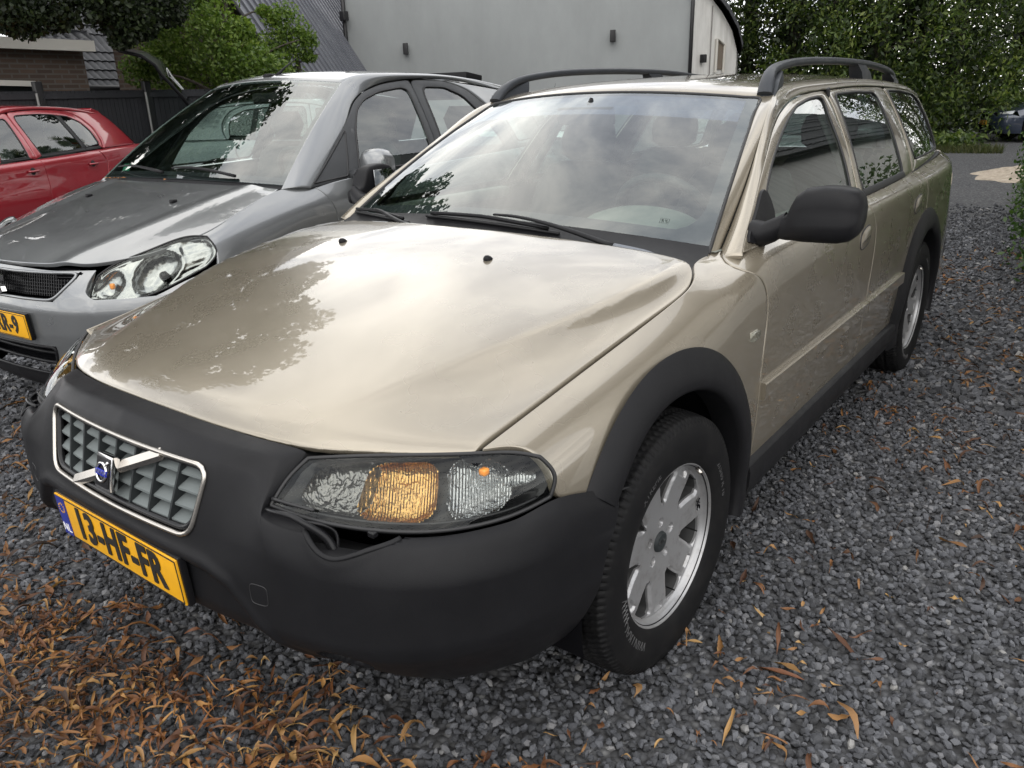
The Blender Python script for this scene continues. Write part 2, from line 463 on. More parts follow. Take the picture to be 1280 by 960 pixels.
n_ = N(M_REFL); n_.set(Normal=n_.bump(n_.noise(n_.mapping(n_.coord(), (1, 1, 0.35)), 38, 3, 0.6), 1.0, 0.02))
M_REFLRIB = mat('lamp_reflector_ribbed', (0.30, 0.305, 0.305), 0.12, 1.0)
def ribbed(m, scale, rot, strength=0.8):
    n = N(m); w = n.new('TexWave'); w.inputs['Scale'].default_value = scale; w.bands_direction = 'X'; w.inputs['Distortion'].default_value = 0.4
    n.link(n.mapping(n.coord(), (1, 1, 1), (0, 0, rot)), w.inputs[0])
    n.set(Normal=n.bump(n.noise(n.coord(), 34, 3, .6), .9, .012, n.bump(w.outputs['Fac'], strength, 0.003)))
ribbed(M_REFLRIB, 55, -0.6)
M_AMBREFL = mat('painted_amber_reflection', (0.46, 0.28, 0.10), 0.14, 1.0); ribbed(M_AMBREFL, 55, -0.6, .5)  # reflection of an amber bulb, put into the bowl's base colour
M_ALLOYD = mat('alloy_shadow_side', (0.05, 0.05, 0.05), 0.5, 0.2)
M_ALLOY = mat('alloy_silver', (0.33, 0.33, 0.335), 0.32, 0.55)
n_ = N(M_ALLOY); n_.set(Base_Color=n_.mix(n_.ramp(n_.noise(n_.coord(), 22, 6, 0.7), [(0.5, 0.0), (0.78, 0.6)]), (0.33, 0.33, 0.335), (0.13, 0.118, 0.10)))
M_TYRE = mat('tyre_rubber', (0.008, 0.008, 0.0085), 0.6, Specular_IOR_Level=0.14)
n_ = N(M_TYRE); n_.set(Base_Color=n_.mix(n_.ramp(n_.noise(n_.coord(), 16, 6, 0.7), [(0.45, 0.0), (0.8, 0.45)]), (0.007, 0.007, 0.0075), (0.022, 0.021, 0.020)))
M_TYREL = mat('tyre_lettering', (0.055, 0.055, 0.056), 0.5)
M_SEAT = plastic('seat_leather', (0.045, 0.045, 0.044), 0.5, 0.1)
M_DASH = plastic('dash_beige', (0.15, 0.16, 0.14), 0.6, 0.1)
M_INNER = plastic('interior_grey', (0.06, 0.06, 0.056), 0.7, 0.1)
M_LINER = plastic('headliner', (0.20, 0.195, 0.18), 0.9, 0.1)
M_CARPET = mat('carpet', (0.02, 0.02, 0.02), 0.95)
M_UNDER = mat('underbody', (0.006, 0.006, 0.006), 0.9, Specular_IOR_Level=0.03)

# ================================================================== generic car pieces
class Side:
    """body side x(y,z): rows of (x,z) over stations y"""
    def __init__(s, ys, xs, zs):
        s.ys = np.array(ys, float); s.fx = [cspline(ys, r) for r in xs]; s.fz = [cspline(ys, r) for r in zs]
        s.K = len(xs); s.M = nat_matrix(np.arange(s.K))
    def ev(s, y, v):
        """v in [0,K-1]"""
        y = np.asarray(y, float); v = np.clip(np.asarray(v, float), 0, s.K-1); y, v = np.broadcast_arrays(y, v)
        X = np.stack([f(y) for f in s.fx], -1); Z = np.stack([f(y) for f in s.fz], -1)
        i = np.clip(v.astype(int), 0, s.K-2); b = v-i; a = 1-b
        out = []
        for Q in (X, Z):
            S = Q@s.M.T
            g = lambda A, k: np.take_along_axis(A, k[..., None], -1)[..., 0]
            out.append(a*g(Q, i)+b*g(Q, i+1)+((a**3-a)*g(S, i)+(b**3-b)*g(S, i+1))/6)
        return np.stack([out[0], y, out[1]], -1)
    def v_of(s, y, z):
        y = np.asarray(y, float).ravel(); z = np.asarray(z, float).ravel()
        vv = np.linspace(0, s.K-1, 121); P = s.ev(y[:, None], vv[None])
        return np.array([np.interp(-z[k], -np.minimum.accumulate(P[k, :, 2]), vv) for k in range(len(y))])
    def at(s, y, z):
        v = s.v_of(y, z); return s.ev(np.asarray(y, float).ravel(), v)
    def dom(s, pts, n, smooth=True, dense=None):
        """(y,z) polyline -> (n,2) curve in (y,v)"""
        c = curve(pts, n, smooth, dense=dense); return np.stack([c[:, 0], s.v_of(c[:, 0], c[:, 1])], 1)
    def patch(s, c0, c1, d0, d1, nu=40, nv=30, sm=(True,)*4, top=None):
        e, g = edged(nu), edged(nv)
        C0 = s.dom(c0, 0, sm[0], e) if top is None else np.stack([top[0]+(top[1]-top[0])*e, 0*e], 1)
        D = coons(C0, s.dom(c1, 0, sm[1], e), s.dom(d0, 0, sm[2], g), s.dom(d1, 0, sm[3], g))
        return s.ev(D[..., 0], D[..., 1])
def strip3(A, B, n=40, m=8, bulge=0.0, out=(1, 0, 0), dense=None, smooth=True):
    """ruled strip between two 3D curves, optionally bulged"""
    d = edged(n, 0.004) if dense is None else dense
    a = curve(A, 0, smooth, dense=d); b = curve(B, 0, smooth, dense=d); t = edged(m, 0.05)[:, None, None]
    P = (1-t)*a[None]+t*b[None]
    if bulge:
        nn = grid_normals(P)
        if nn.reshape(-1, 3).mean(0)@np.array(out, float) < 0: nn = -nn
        P = P+nn*bulge*(4*t*(1-t))
    return P
def seal(outline, r, name, m, parent, closed=True, n=90, mirror=True):
    P = curve(outline, n, True, closed=closed)
    if closed: P = np.vstack([P, P[:1]])
    mb = MB().tube(P, r, 6, cap=not closed); o = [mb.build(name, m, parent)]
    if mirror: o.append(MB().add(mb.verts(), mb.f).flipx().build(name, m, parent))
    return o
def mirrored(mb, name, m, parent, smooth=True, sharp=None):
    a = mb.build(name, m, parent, smooth, sharp)
    b = MB().add(mb.verts(), mb.f).flipx().build(name, m, parent, smooth, sharp); return a, b

# ---- wheels -------------------------------------------------------
TREAD_N = 108
def tyre_mesh(R, W, Rr, na=648):
    """(V,F) of a winter tyre, axis x, outer side +x"""
    h = W/2
    prof = [(-.088/.1075*h, Rr-.006), (-.100/.1075*h, Rr+.008), (-h*1.02, Rr+(R-Rr)*.40), (-h*1.0, Rr+(R-Rr)*.68), (-h*.93, R-.018), (-h*.86, R-.008)]
    sh = curve(prof, 16)
    tr = np.stack([np.linspace(-.86, .86, 47)*h, R-.008+.008*(1-np.abs(np.linspace(-1, 1, 47))**3)], 1)[1:-1]
    pr = np.vstack([sh, tr, sh[::-1]*np.array([-1, 1])])
    a = np.linspace(0, 2*np.pi, na, endpoint=False)
    X = np.broadcast_to(pr[:, 0], (na, len(pr))).copy(); Rd = np.broadcast_to(pr[:, 1], (na, len(pr))).copy()
    A = a[:, None]; xr = X/h; on = (Rd > R-.021)
    g = np.zeros_like(X)
    for c in (-.42, 0.02, .42): g = np.maximum(g, 1-sstep(.03, .07, np.abs(xr-c)))
    ph = (A*TREAD_N/(2*np.pi)+1.2*np.abs(xr)+.35*np.sign(xr)) % 1.0
    lat = 1-sstep(.09, .16, np.minimum(ph, 1-ph)); lat = lat*sstep(.1, .2, np.abs(xr))
    sp = (A*TREAD_N*3/(2*np.pi)+.6*np.abs(xr)) % 1.0
    sipe = 0.25*(1-sstep(.05, .14, np.minimum(sp, 1-sp)))
    d = np.maximum(np.maximum(g, lat), sipe)*on
    Rd = Rd-.0085*d
    V = np.stack([X, Rd*np.cos(A), Rd*np.sin(A)], -1).reshape(-1, 3); k = len(pr)
    i = np.arange(na)[:, None]; j = np.arange(k-1)[None]; i2 = (i+1) % na
    F = np.stack([i*k+j, i2*k+j, i2*k+j+1, i*k+j+1], -1).reshape(-1, 4)
    return V, F
def polar_text(s, r, a0, size, x, outer=True, flip=False, extrude=.0012, stretch=1.0):
    V, F = text_mesh(s, size, extrude)
    V[:, 0] *= stretch
    th = a0-V[:, 0]/r*(1 if not flip else -1); rr = r+V[:, 1]*(1 if not flip else -1)
    # seen from +x: y to the right is +y... angles measured in (y,z)
    P = np.stack([x+V[:, 2], rr*np.cos(th), rr*np.sin(th)], 1)
    return P, F
# ================================================================== estate car (the subject)
car = empty('estate_car', (0, 0, 0))
tag(car, 'champagne beige estate car with dark plastic bumper and grey roof rails', 'car')
ys = [-.62, -.45, -.25, 0, .25, .45, .7, 1.2, 1.75, 2.3, 2.8, 3.2, 3.5, 3.7]
VX = [[.750, .757, .769, .783, .795, .800, .815, .832, .836, .834, .822, .803, .783, .755],
      [.800, .808, .822, .838, .850, .856, .862, .872, .876, .876, .872, .863, .845, .810],
      [.843, .853, .865, .876, .882, .886, .889, .892, .893, .893, .893, .887, .870, .840],
      [.862, .874, .884, .891, .894, .896, .898, .900, .900, .900, .900, .897, .880, .852],
      [.868, .880, .890, .896, .899, .900, .902, .904, .904, .904, .904, .901, .886, .860],
      [.866, .879, .888, .894, .897, .898, .900, .900, .900, .900, .900, .897, .884, .858],
      [.850, .870, .880, .885, .888, .888, .888, .888, .888, .888, .888, .888, .886, .880]]
VZ = [[.785, .813, .850, .893, .938, .985, 1.000, 1.003, 1.006, 1.012, 1.022, 1.035, 1.045, 1.050],
      [.768, .792, .822, .857, .895, .938, .968, .975, .980, .985, .990, 1.000, 1.005, 1.010],
      [.725, .743, .770, .800, .832, .872, .905, .920, .925, .930, .935, .940, .940, .940],
      [.665, .675, .690, .710, .725, .740, .750, .760, .760, .770, .780, .780, .780, .780],
      [.600]*14, [.460]*14, [.330]*14]
_S0 = Side(ys, VX, VZ)
# the upper edge follows the hood corner and the windscreen foot before it becomes the belt line
e_y = [-.62, -.45, -.25, 0, .16, .22, .26, .30, .335, .37, .43, .49, .55, .62, .70]
e_x = mono(e_y, [.750, .757, .769, .783, .792, .795, .792, .781, .764, .747, .741, .747, .775, .804, .815])
e_z = mono(e_y, [.785, .813, .850, .893, .922, .935, .945, .957, .968, .976, .979, .980, .988, .997, 1.000])
yd = np.unique(np.r_[np.linspace(-.62, .1, 10), np.linspace(.14, .74, 31), .9, 1.2, 1.5, 1.75, 2.0, 2.3, 2.55, 2.8, 3.0, 3.2, 3.35, 3.5, 3.6, 3.7])
S = Side(yd, [np.where(yd <= .7, e_x(yd), _S0.fx[0](yd))]+[f(yd) for f in _S0.fx[1:]], [np.where(yd <= .7, e_z(yd), _S0.fz[0](yd))]+[f(yd) for f in _S0.fz[1:]])
bx, bz = S.fx[0], S.fz[0]
bx0, bz0 = _S0.fx[0], _S0.fz[0]
_xb = cspline([.3, .45, 1, 1.75, 2.5, 3.1, 3.5, 3.8], [.79, .805, .83, .835, .83, .81, .78, .735])
_xt = cspline([.3, 1.2, 1.75, 2.5, 3.1, 3.6, 3.85], [.58, .60, .61, .61, .60, .575, .555])
def G3(yz, off=0.0):
    yz = np.asarray(yz, float); y, z = yz[..., 0], yz[..., 1]; t = (z-1.005)/.385; tc = np.clip(t, 0, 1)
    return np.stack([_xb(y)+(_xt(y)-_xb(y))*t+.018*4*tc*(1-tc)+off, y, z], -1)

# ---- hood ---------------------------------------------------------
h_zc = cspline([-.80, -.75, -.65, -.5, -.25, 0, .15, .30], [.805, .830, .861, .898, .950, .995, 1.016, 1.033])
h_xr = cspline([-.80, -.72, -.5, -.28, -.17, 0, .2, .36], [.37, .415, .52, .622, .662, .703, .733, .744])
h_zr = cspline([-.80, -.72, -.5, -.28, -.17, 0, .2, .36], [.782, .812, .866, .910, .928, .950, .973, .982])
def hood_z(x, y):
    x = np.abs(x); xr, zr, zc = h_xr(y), h_zr(y), h_zc(y); xs = np.maximum(bx0(y), xr+.03); zs = bz0(y)
    a = np.clip(x/xr, 0, 1.2); zi = zc-(zc-zr)*a**2.2
    t = np.clip((x-xr)/(xs-xr), -.3, 1.15); zo = zr-(zr-zs)*(1-np.clip(1-t, 0, 2)**1.5)*np.where(t < 0, -1, 1)
    k = .012
    w = 1/(1+np.exp(-(x-xr)/k*2))
    z = zi*(1-w)+np.minimum(zo, zi+.004)*w
    return z
def hood_pt(D):
    return np.stack([D[..., 0], D[..., 1], hood_z(D[..., 0], D[..., 1])], -1)
g = .0018
front = [(0, -.798), (.18, -.792), (.32, -.776), (.465, -.742), (.56, -.697), (.66, -.637), (.748-g, -.577)]
rear = [(0, .275), (.3, .290), (.55, .325), (.700, .348), (.752, .335), (.776, .300)]
shut = [(.748-g, -.577)]+[(float(bx(y))-g*1.6, y) for y in (-.45, -.25, -.05, .10, .18)]+[(.791, .225), (.787, .265), (.776, .300)]
nu, nv = edged(56), edged(50)
D = coons(curve(front, 0, dense=nu), curve(rear, 0, dense=nu), curve([(0, -.798), (0, .275)], 0, False, dense=nv), curve(shut, 0, dense=nv))
Hh = hood_pt(D)
# leading edge rolls down towards the grille and lamps
fr = curve(front, 200); dd = np.min(np.hypot(Hh[..., 0, None]-fr[:, 0], Hh[..., 1, None]-fr[:, 1]), -1)
Hh[..., 2] -= .012*np.exp(-(dd/.018))
Hf = np.concatenate([Hh[:, :0:-1]*np.array([-1, 1, 1.0]), Hh], 1)
hood = panel('hood', Hf, P_CHAMP, car, (0, 0, 1), .016)[0]
# washer nozzles
for sx in (-1, 1):
    x0, y0 = .292*sx, .05; z0 = float(hood_z(np.array(x0), np.array(y0)))
    V = []
    for t, r in ((-.002, .0125), (.003, .012), (.008, .009), (.0115, .0045)):
        a = np.linspace(0, 2*np.pi, 14, endpoint=False)
        V.append(np.stack([x0+r*np.cos(a), y0+r*1.25*np.sin(a)-t*.4, np.full(14, z0+t)], 1))
    MB().loft(V).build('washer_nozzle', M_TRIM, hood, True, 40)

# ---- side panels ----------------------------------------------------
ARCH = .435
def arc(cy, a0, a1, r=ARCH, cz=.335, n=24):
    a = np.radians(np.linspace(a0, a1, n)); return [(cy+r*math.cos(t), cz+r*math.sin(t)) for t in a]
belt_pts = lambda y0, y1, n=14, dz=-.0015: [(y, float(bz(y))+dz) for y in np.linspace(y0, y1, n)]
gapF = [(.525, .983), (.485, .970), (.462, .958), (.470, .948), (.502, .932), (.537, .905), (.558, .871), (.566, .82), (.560, .76), (.548, .70), (.538, .62), (.528, .48), (.518, .345)]
gapM = [(1.668, 1.003), (1.678, .972), (1.705, .940), (1.735, .900), (1.750, .850), (1.748, .80), (1.728, .72), (1.690, .60), (1.672, .48), (1.665, .345)]
gapR = [(2.665, 1.018), (2.700, .985), (2.725, .930), (2.722, .87), (2.705, .80), (2.68, .765)]
off = lambda L, d: [(y+d, z) for y, z in L]
# front wing: its top edge follows the hood corner and the windscreen foot
w_front = [(-.570, .790), (-.525, .786), (-.500, .772), (-.488, .745), (-.484, .715), (-.478, .682), (-.435, .654), (-.385, .622)]
w_bot = arc(0, 142, 14)+[(.48, .40), (.514, .345)]
w_top = [(-.570, .790)]+[(float(t), float(e_z(t))) for t in np.linspace(-.5, .535, 26)]
fender = panel('fender', S.patch(w_top, w_bot, w_front, off(gapF, -.004), 70, 50, (True, False, True, True), (-.570, .521)), P_CHAMP, car, (1, 0, 0.3), mirror=True)
fdoor = panel('front_door', S.patch(belt_pts(.5275, 1.6655), [(.521, .345), (1.662, .345)], off(gapF, .0025), off(gapM, -.0025), 60, 44, (True,)*4, (.5275, 1.6655)), P_CHAMP, car, mirror=True)
rdoor_r = gapR+arc(2.763, 106, 178)[1:]+[(2.327, .345)]
rdoor = panel('rear_door', S.patch(belt_pts(1.675, 2.662), [(1.668, .345), (2.322, .345)], off(gapM, .0025), off(rdoor_r, -.0025), 36, 60, (True, True, True, False)), P_CHAMP, car, mirror=True)
q_bot = arc(2.763, 106, -12)[:-1]+[(3.30, .33), (3.70, .40)]
quarter = panel('rear_quarter', S.patch(belt_pts(2.668, 3.70), arc(2.763, 104, 2)+[(3.45, .345), (3.70, .345)], off(gapR, .0025)+[(2.672, .762)], [(3.70, 1.045), (3.70, .7), (3.70, .35)], 50, 36, (True, False, True, True)), P_CHAMP, car, mirror=True)
# tail
tl = np.array([(.755, 3.70, 1.05), (.810, 3.70, 1.01), (.840, 3.70, .94), (.852, 3.70, .78), (.860, 3.70, .6), (.85, 3.70, .35)])
P = [np.stack([x*k, y+o, z], 1) for k, o in ((1, .0), (.985, .025), (.94, .05), (.8, .075), (.5, .09), (0, .095)) for x, y, z in [tl.T]]
P = np.array([np.stack([tl[:, 0]*k, tl[:, 1]+o, tl[:, 2]], 1) for k, o in ((1, .0), (.985, .025), (.94, .05), (.8, .075), (.5, .09), (0, .095))])
Pf = np.concatenate([P, (P*np.array([-1, 1, 1.0]))[::-1][1:]], 0)
panel('tailgate', Pf, P_CHAMP, car, (0, 1, 0))
# belt shelf under the windows (closes body to glass)
sh_y = np.linspace(.57, 3.7, 60)
A = np.stack([bx(sh_y)+.001, sh_y, bz(sh_y)-.002], 1); B = np.stack([bx(sh_y)-.05, sh_y, bz(sh_y)-.012], 1)
mirrored(MB().grid(np.array([A, B])), 'belt_closing', M_SEAL, car)

# ---- body side frame: a-pillar and cant rail ---------------------------
def ws_base(u): return np.stack([.742*u, .365+.115*u**2, 1.030-.050*u**2], -1)
def ws_top(u): return np.stack([.583*u, 1.118+.092*u**2, 1.415-.034*u**2], -1)
def ws_pt(u, v):
    u, v = np.broadcast_arrays(np.asarray(u, float), np.asarray(v, float)); v3 = v[..., None]
    P = ws_base(u)*(1-v3)+ws_top(u)*v3
    nrm = np.stack([.32*u, np.full_like(u, -.46), np.full_like(u, .86)], -1)
    return P+nrm*(.020*4*v*(1-v))[..., None]
A2 = [(.512, .978), (.560, 1.014), (.646, 1.067), (.784, 1.143), (.895, 1.197), (1.078, 1.278), (1.224, 1.329), (1.402, 1.370), (1.598, 1.393), (1.881, 1.404), (2.244, 1.413), (2.738, 1.411), (3.173, 1.400), (3.55, 1.380), (3.78, 1.350)]
A2p = G3(A2, .002)
A1p = np.array([(.756, .500, .958), (.742, .60, 1.012), (.729, .70, 1.078), (.712, .81, 1.15), (.690, .93, 1.232), (.664, 1.06, 1.315), (.632, 1.19, 1.377), (.598, 1.34, 1.414), (.580, 1.55, 1.430), (.572, 1.85, 1.440), (.570, 2.25, 1.446), (.568, 2.74, 1.443), (.560, 3.17, 1.428), (.545, 3.50, 1.408), (.525, 3.70, 1.385)])
E0 = ws_pt(np.ones(12), np.linspace(0, 1, 12))
vA = np.linspace(-.035, 1.0, 14)
E0 = ws_pt(np.ones(14), vA)+np.array([.001, 0, 0])
panel('a_pillar', strip3(E0, A1p[:8]+np.array([-.001, 0, 0]), 36, 5, .004, (.7, -.4, .5)), P_CHAMP, car, (.7, -.4, .5), .012, mirror=True)
panel('roof_frame', strip3(A1p+np.array([.0015, 0, 0]), A2p, 80, 8, .010, (.9, 0, .4)), P_CHAMP, car, (.9, 0, .4), .012, mirror=True)

gq = curve(A1p, 80)
mirrored(MB().grid(np.array([gq+np.array([-.02, -.004, -.010]), gq+np.array([.016, .006, -.012])])), 'roof_ditch', M_SEAL, car)
# ---- roof ------------------------------------------------------------
uu = np.linspace(-1, 1, 41)
rf_front = ws_top(uu)+np.array([0, .012, .003])
dl = curve(np.vstack([rf_front[-1], A1p[7:]+np.array([-.003, 0, 0])]), 50)
dr = dl*np.array([-1, 1, 1.0])
rx = uu*dl[-1, 0]; rf_rear = np.stack([rx, np.full(41, dl[-1, 1]), dl[-1, 2]+.042*(1-uu**2)], 1)
rf_rear[0], rf_rear[-1] = dr[-1], dl[-1]; rf_front[0], rf_front[-1] = dr[0], dl[0]
roof = panel('roof', coons(rf_front, rf_rear, dr, dl), P_CHAMP, car, (0, 0, 1), .014)[0]
# spatters of bird lime / lichen on the roof
mb = MB()
for k in range(420):
    y = 1.5+2.1*rng.random()**.8; x = -.50+.95*rng.random()
    if abs(x) > .53 or (y < 1.75 and rng.random() < .7): continue
    xe = np.interp(y, dl[:, 1], dl[:, 0]); ze = np.interp(y, dl[:, 1], dl[:, 2]); f_ = (y-1.13)/(dl[-1, 1]-1.13)
    z = ze+(.034+(.042-.034)*f_)*(1-(x/xe)**2)+.0025
    r = .0035+.007*rng.random()**2; a = np.linspace(0, 2*np.pi, 7, endpoint=False)
    rr = r*(.6+.6*rng.random(7)); ca = np.stack([x+rr*np.cos(a), y+rr*np.sin(a)*1.4, np.full(7, z)], 1)
    mb.add(ca, [list(range(7))])
o = mb.build('lichen_specks', mat('lichen_white', (0.55, 0.56, 0.50), 0.8), roof, False); o['kind'] = 'stuff'

# ---- windscreen --------------------------------------------------------
U, Vv = np.meshgrid(np.linspace(-1, 1, 41), np.linspace(0, 1, 25))
Pw = ws_pt(U*.997, Vv)
wsn = np.array([0, .46, -.86])
windscreen = panel('windscreen', Pw, G_CLEAR, car, (0, -.4, .9), 0)[0]
# printed black border and tinted band (inside face of the glass)
def ws_patch(u0, u1, v0, v1, n=40, m=4):
    U, V_ = np.meshgrid(np.linspace(0, 1, n), np.linspace(0, 1, m)); return None
def frit_ring():
    n = 160; t = np.linspace(0, 4, n, endpoint=False)
    o = np.array([(-1+2*q, 0) if q < 1 else (1, (q-1)) if q < 2 else (1-2*(q-2), 1) if q < 3 else (-1, 1-(q-3)) for q in t])
    def sup(q):   # rounded inner outline
        a = q*np.pi/2; return a
    inn = []
    for (u, v) in o:
        ui = np.clip(u, -.935, .935); vi = np.clip(v, .095, .985)
        # rounded lower corners
        ru, rv = .10, .15; cu, cv = .935-ru, .095+rv
        if abs(ui) > cu and vi < cv:
            dx, dy = (abs(ui)-cu)/ru, (cv-vi)/rv; L = math.hypot(dx, dy)
            if L > 1: ui = math.copysign(cu+dx/L*ru, ui); vi = cv-dy/L*rv
        inn.append((ui, vi))
    inn = np.array(inn); V = np.concatenate([ws_pt(o[:, 0]*.997, o[:, 1]), ws_pt(inn[:, 0], inn[:, 1])])+wsn*.004
    F = [(i, (i+1) % n, n+(i+1) % n, n+i) for i in range(n)]
    return V, F
make('frit_border', *frit_ring(), M_FRIT, windscreen)
U, Vv = np.meshgrid(np.linspace(-.93, .93, 30), np.linspace(.80, .985, 5))
MB().grid(ws_pt(U, Vv)+wsn*.006).build('sun_band', G_BAND, windscreen)
# small approval stamp printed low on the driver side
mb = MB()
for (du, dv, w, h) in ((0, .028, .045, .0012), (0, -.028, .045, .0012), (-.022, 0, .0012, .03), (.022, 0, .0012, .03), (-.010, .009, .010, .006), (.008, .009, .012, .004), (-.008, -.011, .014, .003), (.012, -.011, .010, .003)):
    c = ws_pt(np.array(.80), np.array(.125))
    e1 = ws_pt(np.array(.81), np.array(.125))-c; e1 /= np.linalg.norm(e1); e2 = ws_pt(np.array(.80), np.array(.14))-c; e2 /= np.linalg.norm(e2)
    w *= .6; h *= .7; q = c+e1*du*.6+e2*dv*.35+np.array([0, -.46, .86])*.0015
    mb.add([q-e1*w/2-e2*h/2, q+e1*w/2-e2*h/2, q+e1*w/2+e2*h/2, q-e1*w/2+e2*h/2], [(0, 1, 2, 3)])
mb.build('glass_stamp', M_FRIT, windscreen, False)
seal(np.concatenate([ws_pt(-np.ones(10), np.linspace(0, 1, 10)), ws_pt(np.linspace(-1, 1, 30)[1:], np.ones(29))+np.array([0, .004, .001]), ws_pt(np.ones(10), np.linspace(1, 0, 10))[1:]]), .0055, 'windscreen_seal', M_SEAL, car, False, 160, False)
# cowl between hood and glass
cu = np.linspace(-1, 1, 41)
hr = curve([(-x, y) for x, y in rear[::-1]][:-1]+rear, 41); hz = hood_z(hr[:, 0], hr[:, 1])
r0 = np.stack([hr[:, 0]*1.02, hr[:, 1]-.02, hz-.022], 1); r1 = np.stack([hr[:, 0]*1.02, hr[:, 1]+.015, hz-.020], 1)
r3 = ws_pt(cu, np.full(41, .035))+np.array([0, -.002, .001]); r2 = ws_base(cu)*.6+r1*.4-np.array([0, 0, .004])
MB().grid(np.array([r0, r1, r2, r3])).build('cowl', M_TRIM, car)
# ---- glazing -------------------------------------------------------------
gF = [(.700, 1.022), (.832, 1.127), (.951, 1.188), (1.053, 1.230), (1.173, 1.274), (1.306, 1.315), (1.446, 1.349), (1.62, 1.371), (1.765, 1.378), (1.795, 1.366), (1.745, 1.321), (1.715, 1.262), (1.692, 1.204), (1.662, 1.147), (1.620, 1.07), (1.592, 1.022)]
gR = [(1.752, 1.024), (1.775, 1.11), (1.831, 1.196), (1.895, 1.285), (1.955, 1.365), (1.985, 1.384), (2.3, 1.389), (2.595, 1.384), (2.630, 1.368), (2.599, 1.295), (2.561, 1.206), (2.512, 1.121), (2.478, 1.038), (2.455, 1.026)]
gQ = [(2.815, 1.066), (2.805, 1.139), (2.845, 1.249), (2.885, 1.343), (2.905, 1.388), (3.2, 1.384), (3.55, 1.362), (3.64, 1.33), (3.68, 1.20), (3.70, 1.085), (3.67, 1.068)]
def lin_outline(pts, n=120):
    return curve(pts+[pts[0]], n+1, False)[:-1]
def round_outline(pts, n=140, it=3):
    o = lin_outline(pts, n)
    for _ in range(it): o = (np.roll(o, 1, 0)+2*o+np.roll(o, -1, 0))/4
    return o
for nm, og, gm in (('front_window', gF, G_SIDE), ('rear_window', gR, G_SIDE), ('quarter_window', gQ, G_DARK)):
    o = round_outline(og); V, F = fill(o, lambda q: G3(q, -.004), 10)
    a = make(nm, V, F, gm, car); b = make(nm, V*np.array([-1, 1, 1.0]), [f[::-1] for f in F], gm, car)
    tb = MB().tube(np.vstack([G3(o, -.001), G3(o, -.001)[:1]]), .0055, 6, False)
    tb.build('window_seal', M_SEAL, a); MB().add(tb.verts(), tb.f).flipx().build('window_seal', M_SEAL, b)
# painted window frames of the doors
def frame(outer, inner, name, n=70):
    A = curve(outer, 0, False, dense=edged(n, .003)); B = curve(inner, 0, False, dense=edged(n, .003))
    return A, B
def frame_strip(name, out_pts, in_pts, m=6, bul=.003):
    """corner-matched strips so both outlines stay aligned: lists of equal length"""
    A = np.array(out_pts, float); B = np.array(in_pts, float)
    t = np.linspace(0, len(A)-1, 6*(len(A)-1)+1)
    f = lambda Q: np.stack([np.interp(t, np.arange(len(Q)), Q[:, k]) for k in (0, 1)], 1)
    A, B = f(A), f(B)
    for _ in range(4):
        A[1:-1] = (A[:-2]+2*A[1:-1]+A[2:])/4; B[1:-1] = (B[:-2]+2*B[1:-1]+B[2:])/4
    w = edged(m, .06)[:, None, None]
    D = (1-w)*A[None]+w*B[None]
    P = G3(D, 0)
    P[..., 0] += (bul*4*w*(1-w))[..., 0]
    return panel(name, P, P_CHAMP, car, (1, 0, .4), .010, mirror=True)
frame_strip('front_door_frame',
    [(.530, .985), (.655, 1.066), (.793, 1.142), (.904, 1.196), (1.085, 1.276), (1.230, 1.326), (1.404, 1.366), (1.598, 1.389), (1.78, 1.397), (1.872, 1.398), (1.868, 1.354), (1.816, 1.273), (1.764, 1.185), (1.712, 1.099), (1.668, 1.004)],
    [(.690, .990), (.742, 1.055), (.838, 1.128), (.951, 1.188), (1.125, 1.256), (1.265, 1.302), (1.446, 1.349), (1.60, 1.370), (1.745, 1.378), (1.795, 1.374), (1.775, 1.345), (1.725, 1.280), (1.692, 1.204), (1.652, 1.125), (1.585, 1.004)])
frame_strip('rear_door_frame',
    [(1.674, 1.004), (1.720, 1.099), (1.772, 1.185), (1.826, 1.273), (1.880, 1.354), (1.892, 1.399), (1.95, 1.401), (2.244, 1.408), (2.55, 1.408), (2.72, 1.406), (2.845, 1.402), (2.86, 1.375), (2.83, 1.30), (2.785, 1.20), (2.735, 1.10), (2.672, 1.016)],
    [(1.752, 1.006), (1.770, 1.090), (1.815, 1.178), (1.875, 1.262), (1.935, 1.345), (1.955, 1.376), (2.0, 1.386), (2.26, 1.389), (2.45, 1.388), (2.56, 1.386), (2.622, 1.380), (2.618, 1.345), (2.595, 1.285), (2.557, 1.200), (2.515, 1.120), (2.470, 1.016)])
frame_strip('quarter_frame',
    [(2.680, 1.020), (2.745, 1.10), (2.795, 1.20), (2.84, 1.30), (2.868, 1.375), (2.86, 1.403), (3.1, 1.398), (3.35, 1.388), (3.6, 1.372), (3.76, 1.345), (3.79, 1.25), (3.79, 1.15), (3.78, 1.06), (3.70, 1.050), (3.2, 1.036), (2.9, 1.026), (2.690, 1.020)],
    [(2.815, 1.066), (2.805, 1.139), (2.83, 1.21), (2.86, 1.285), (2.888, 1.350), (2.905, 1.385), (3.1, 1.385), (3.3, 1.378), (3.55, 1.362), (3.64, 1.33), (3.665, 1.26), (3.68, 1.18), (3.70, 1.090), (3.66, 1.068), (3.3, 1.066), (3.0, 1.066), (2.83, 1.066)])
# dark weather strips along the belt
for y0, y1 in ((.74, 1.60), (1.745, 2.475)):
    y = np.linspace(y0, y1, 30)
    A = G3(np.stack([y, bz(y)+.024], 1), .003); B = G3(np.stack([y, bz(y)+.001], 1), .006)
    panel('belt_strip', strip3(A, B, 24, 4, .003), M_SEAL, car, (1, 0, .3), .008, mirror=True)
# black b-pillar gap cover at the top of the doors
mirrored(MB().bbox(G3((1.885, 1.385), .001), (.012, .026, .05), .004, rotx(.25)), 'pillar_cap', M_SEAL, car)
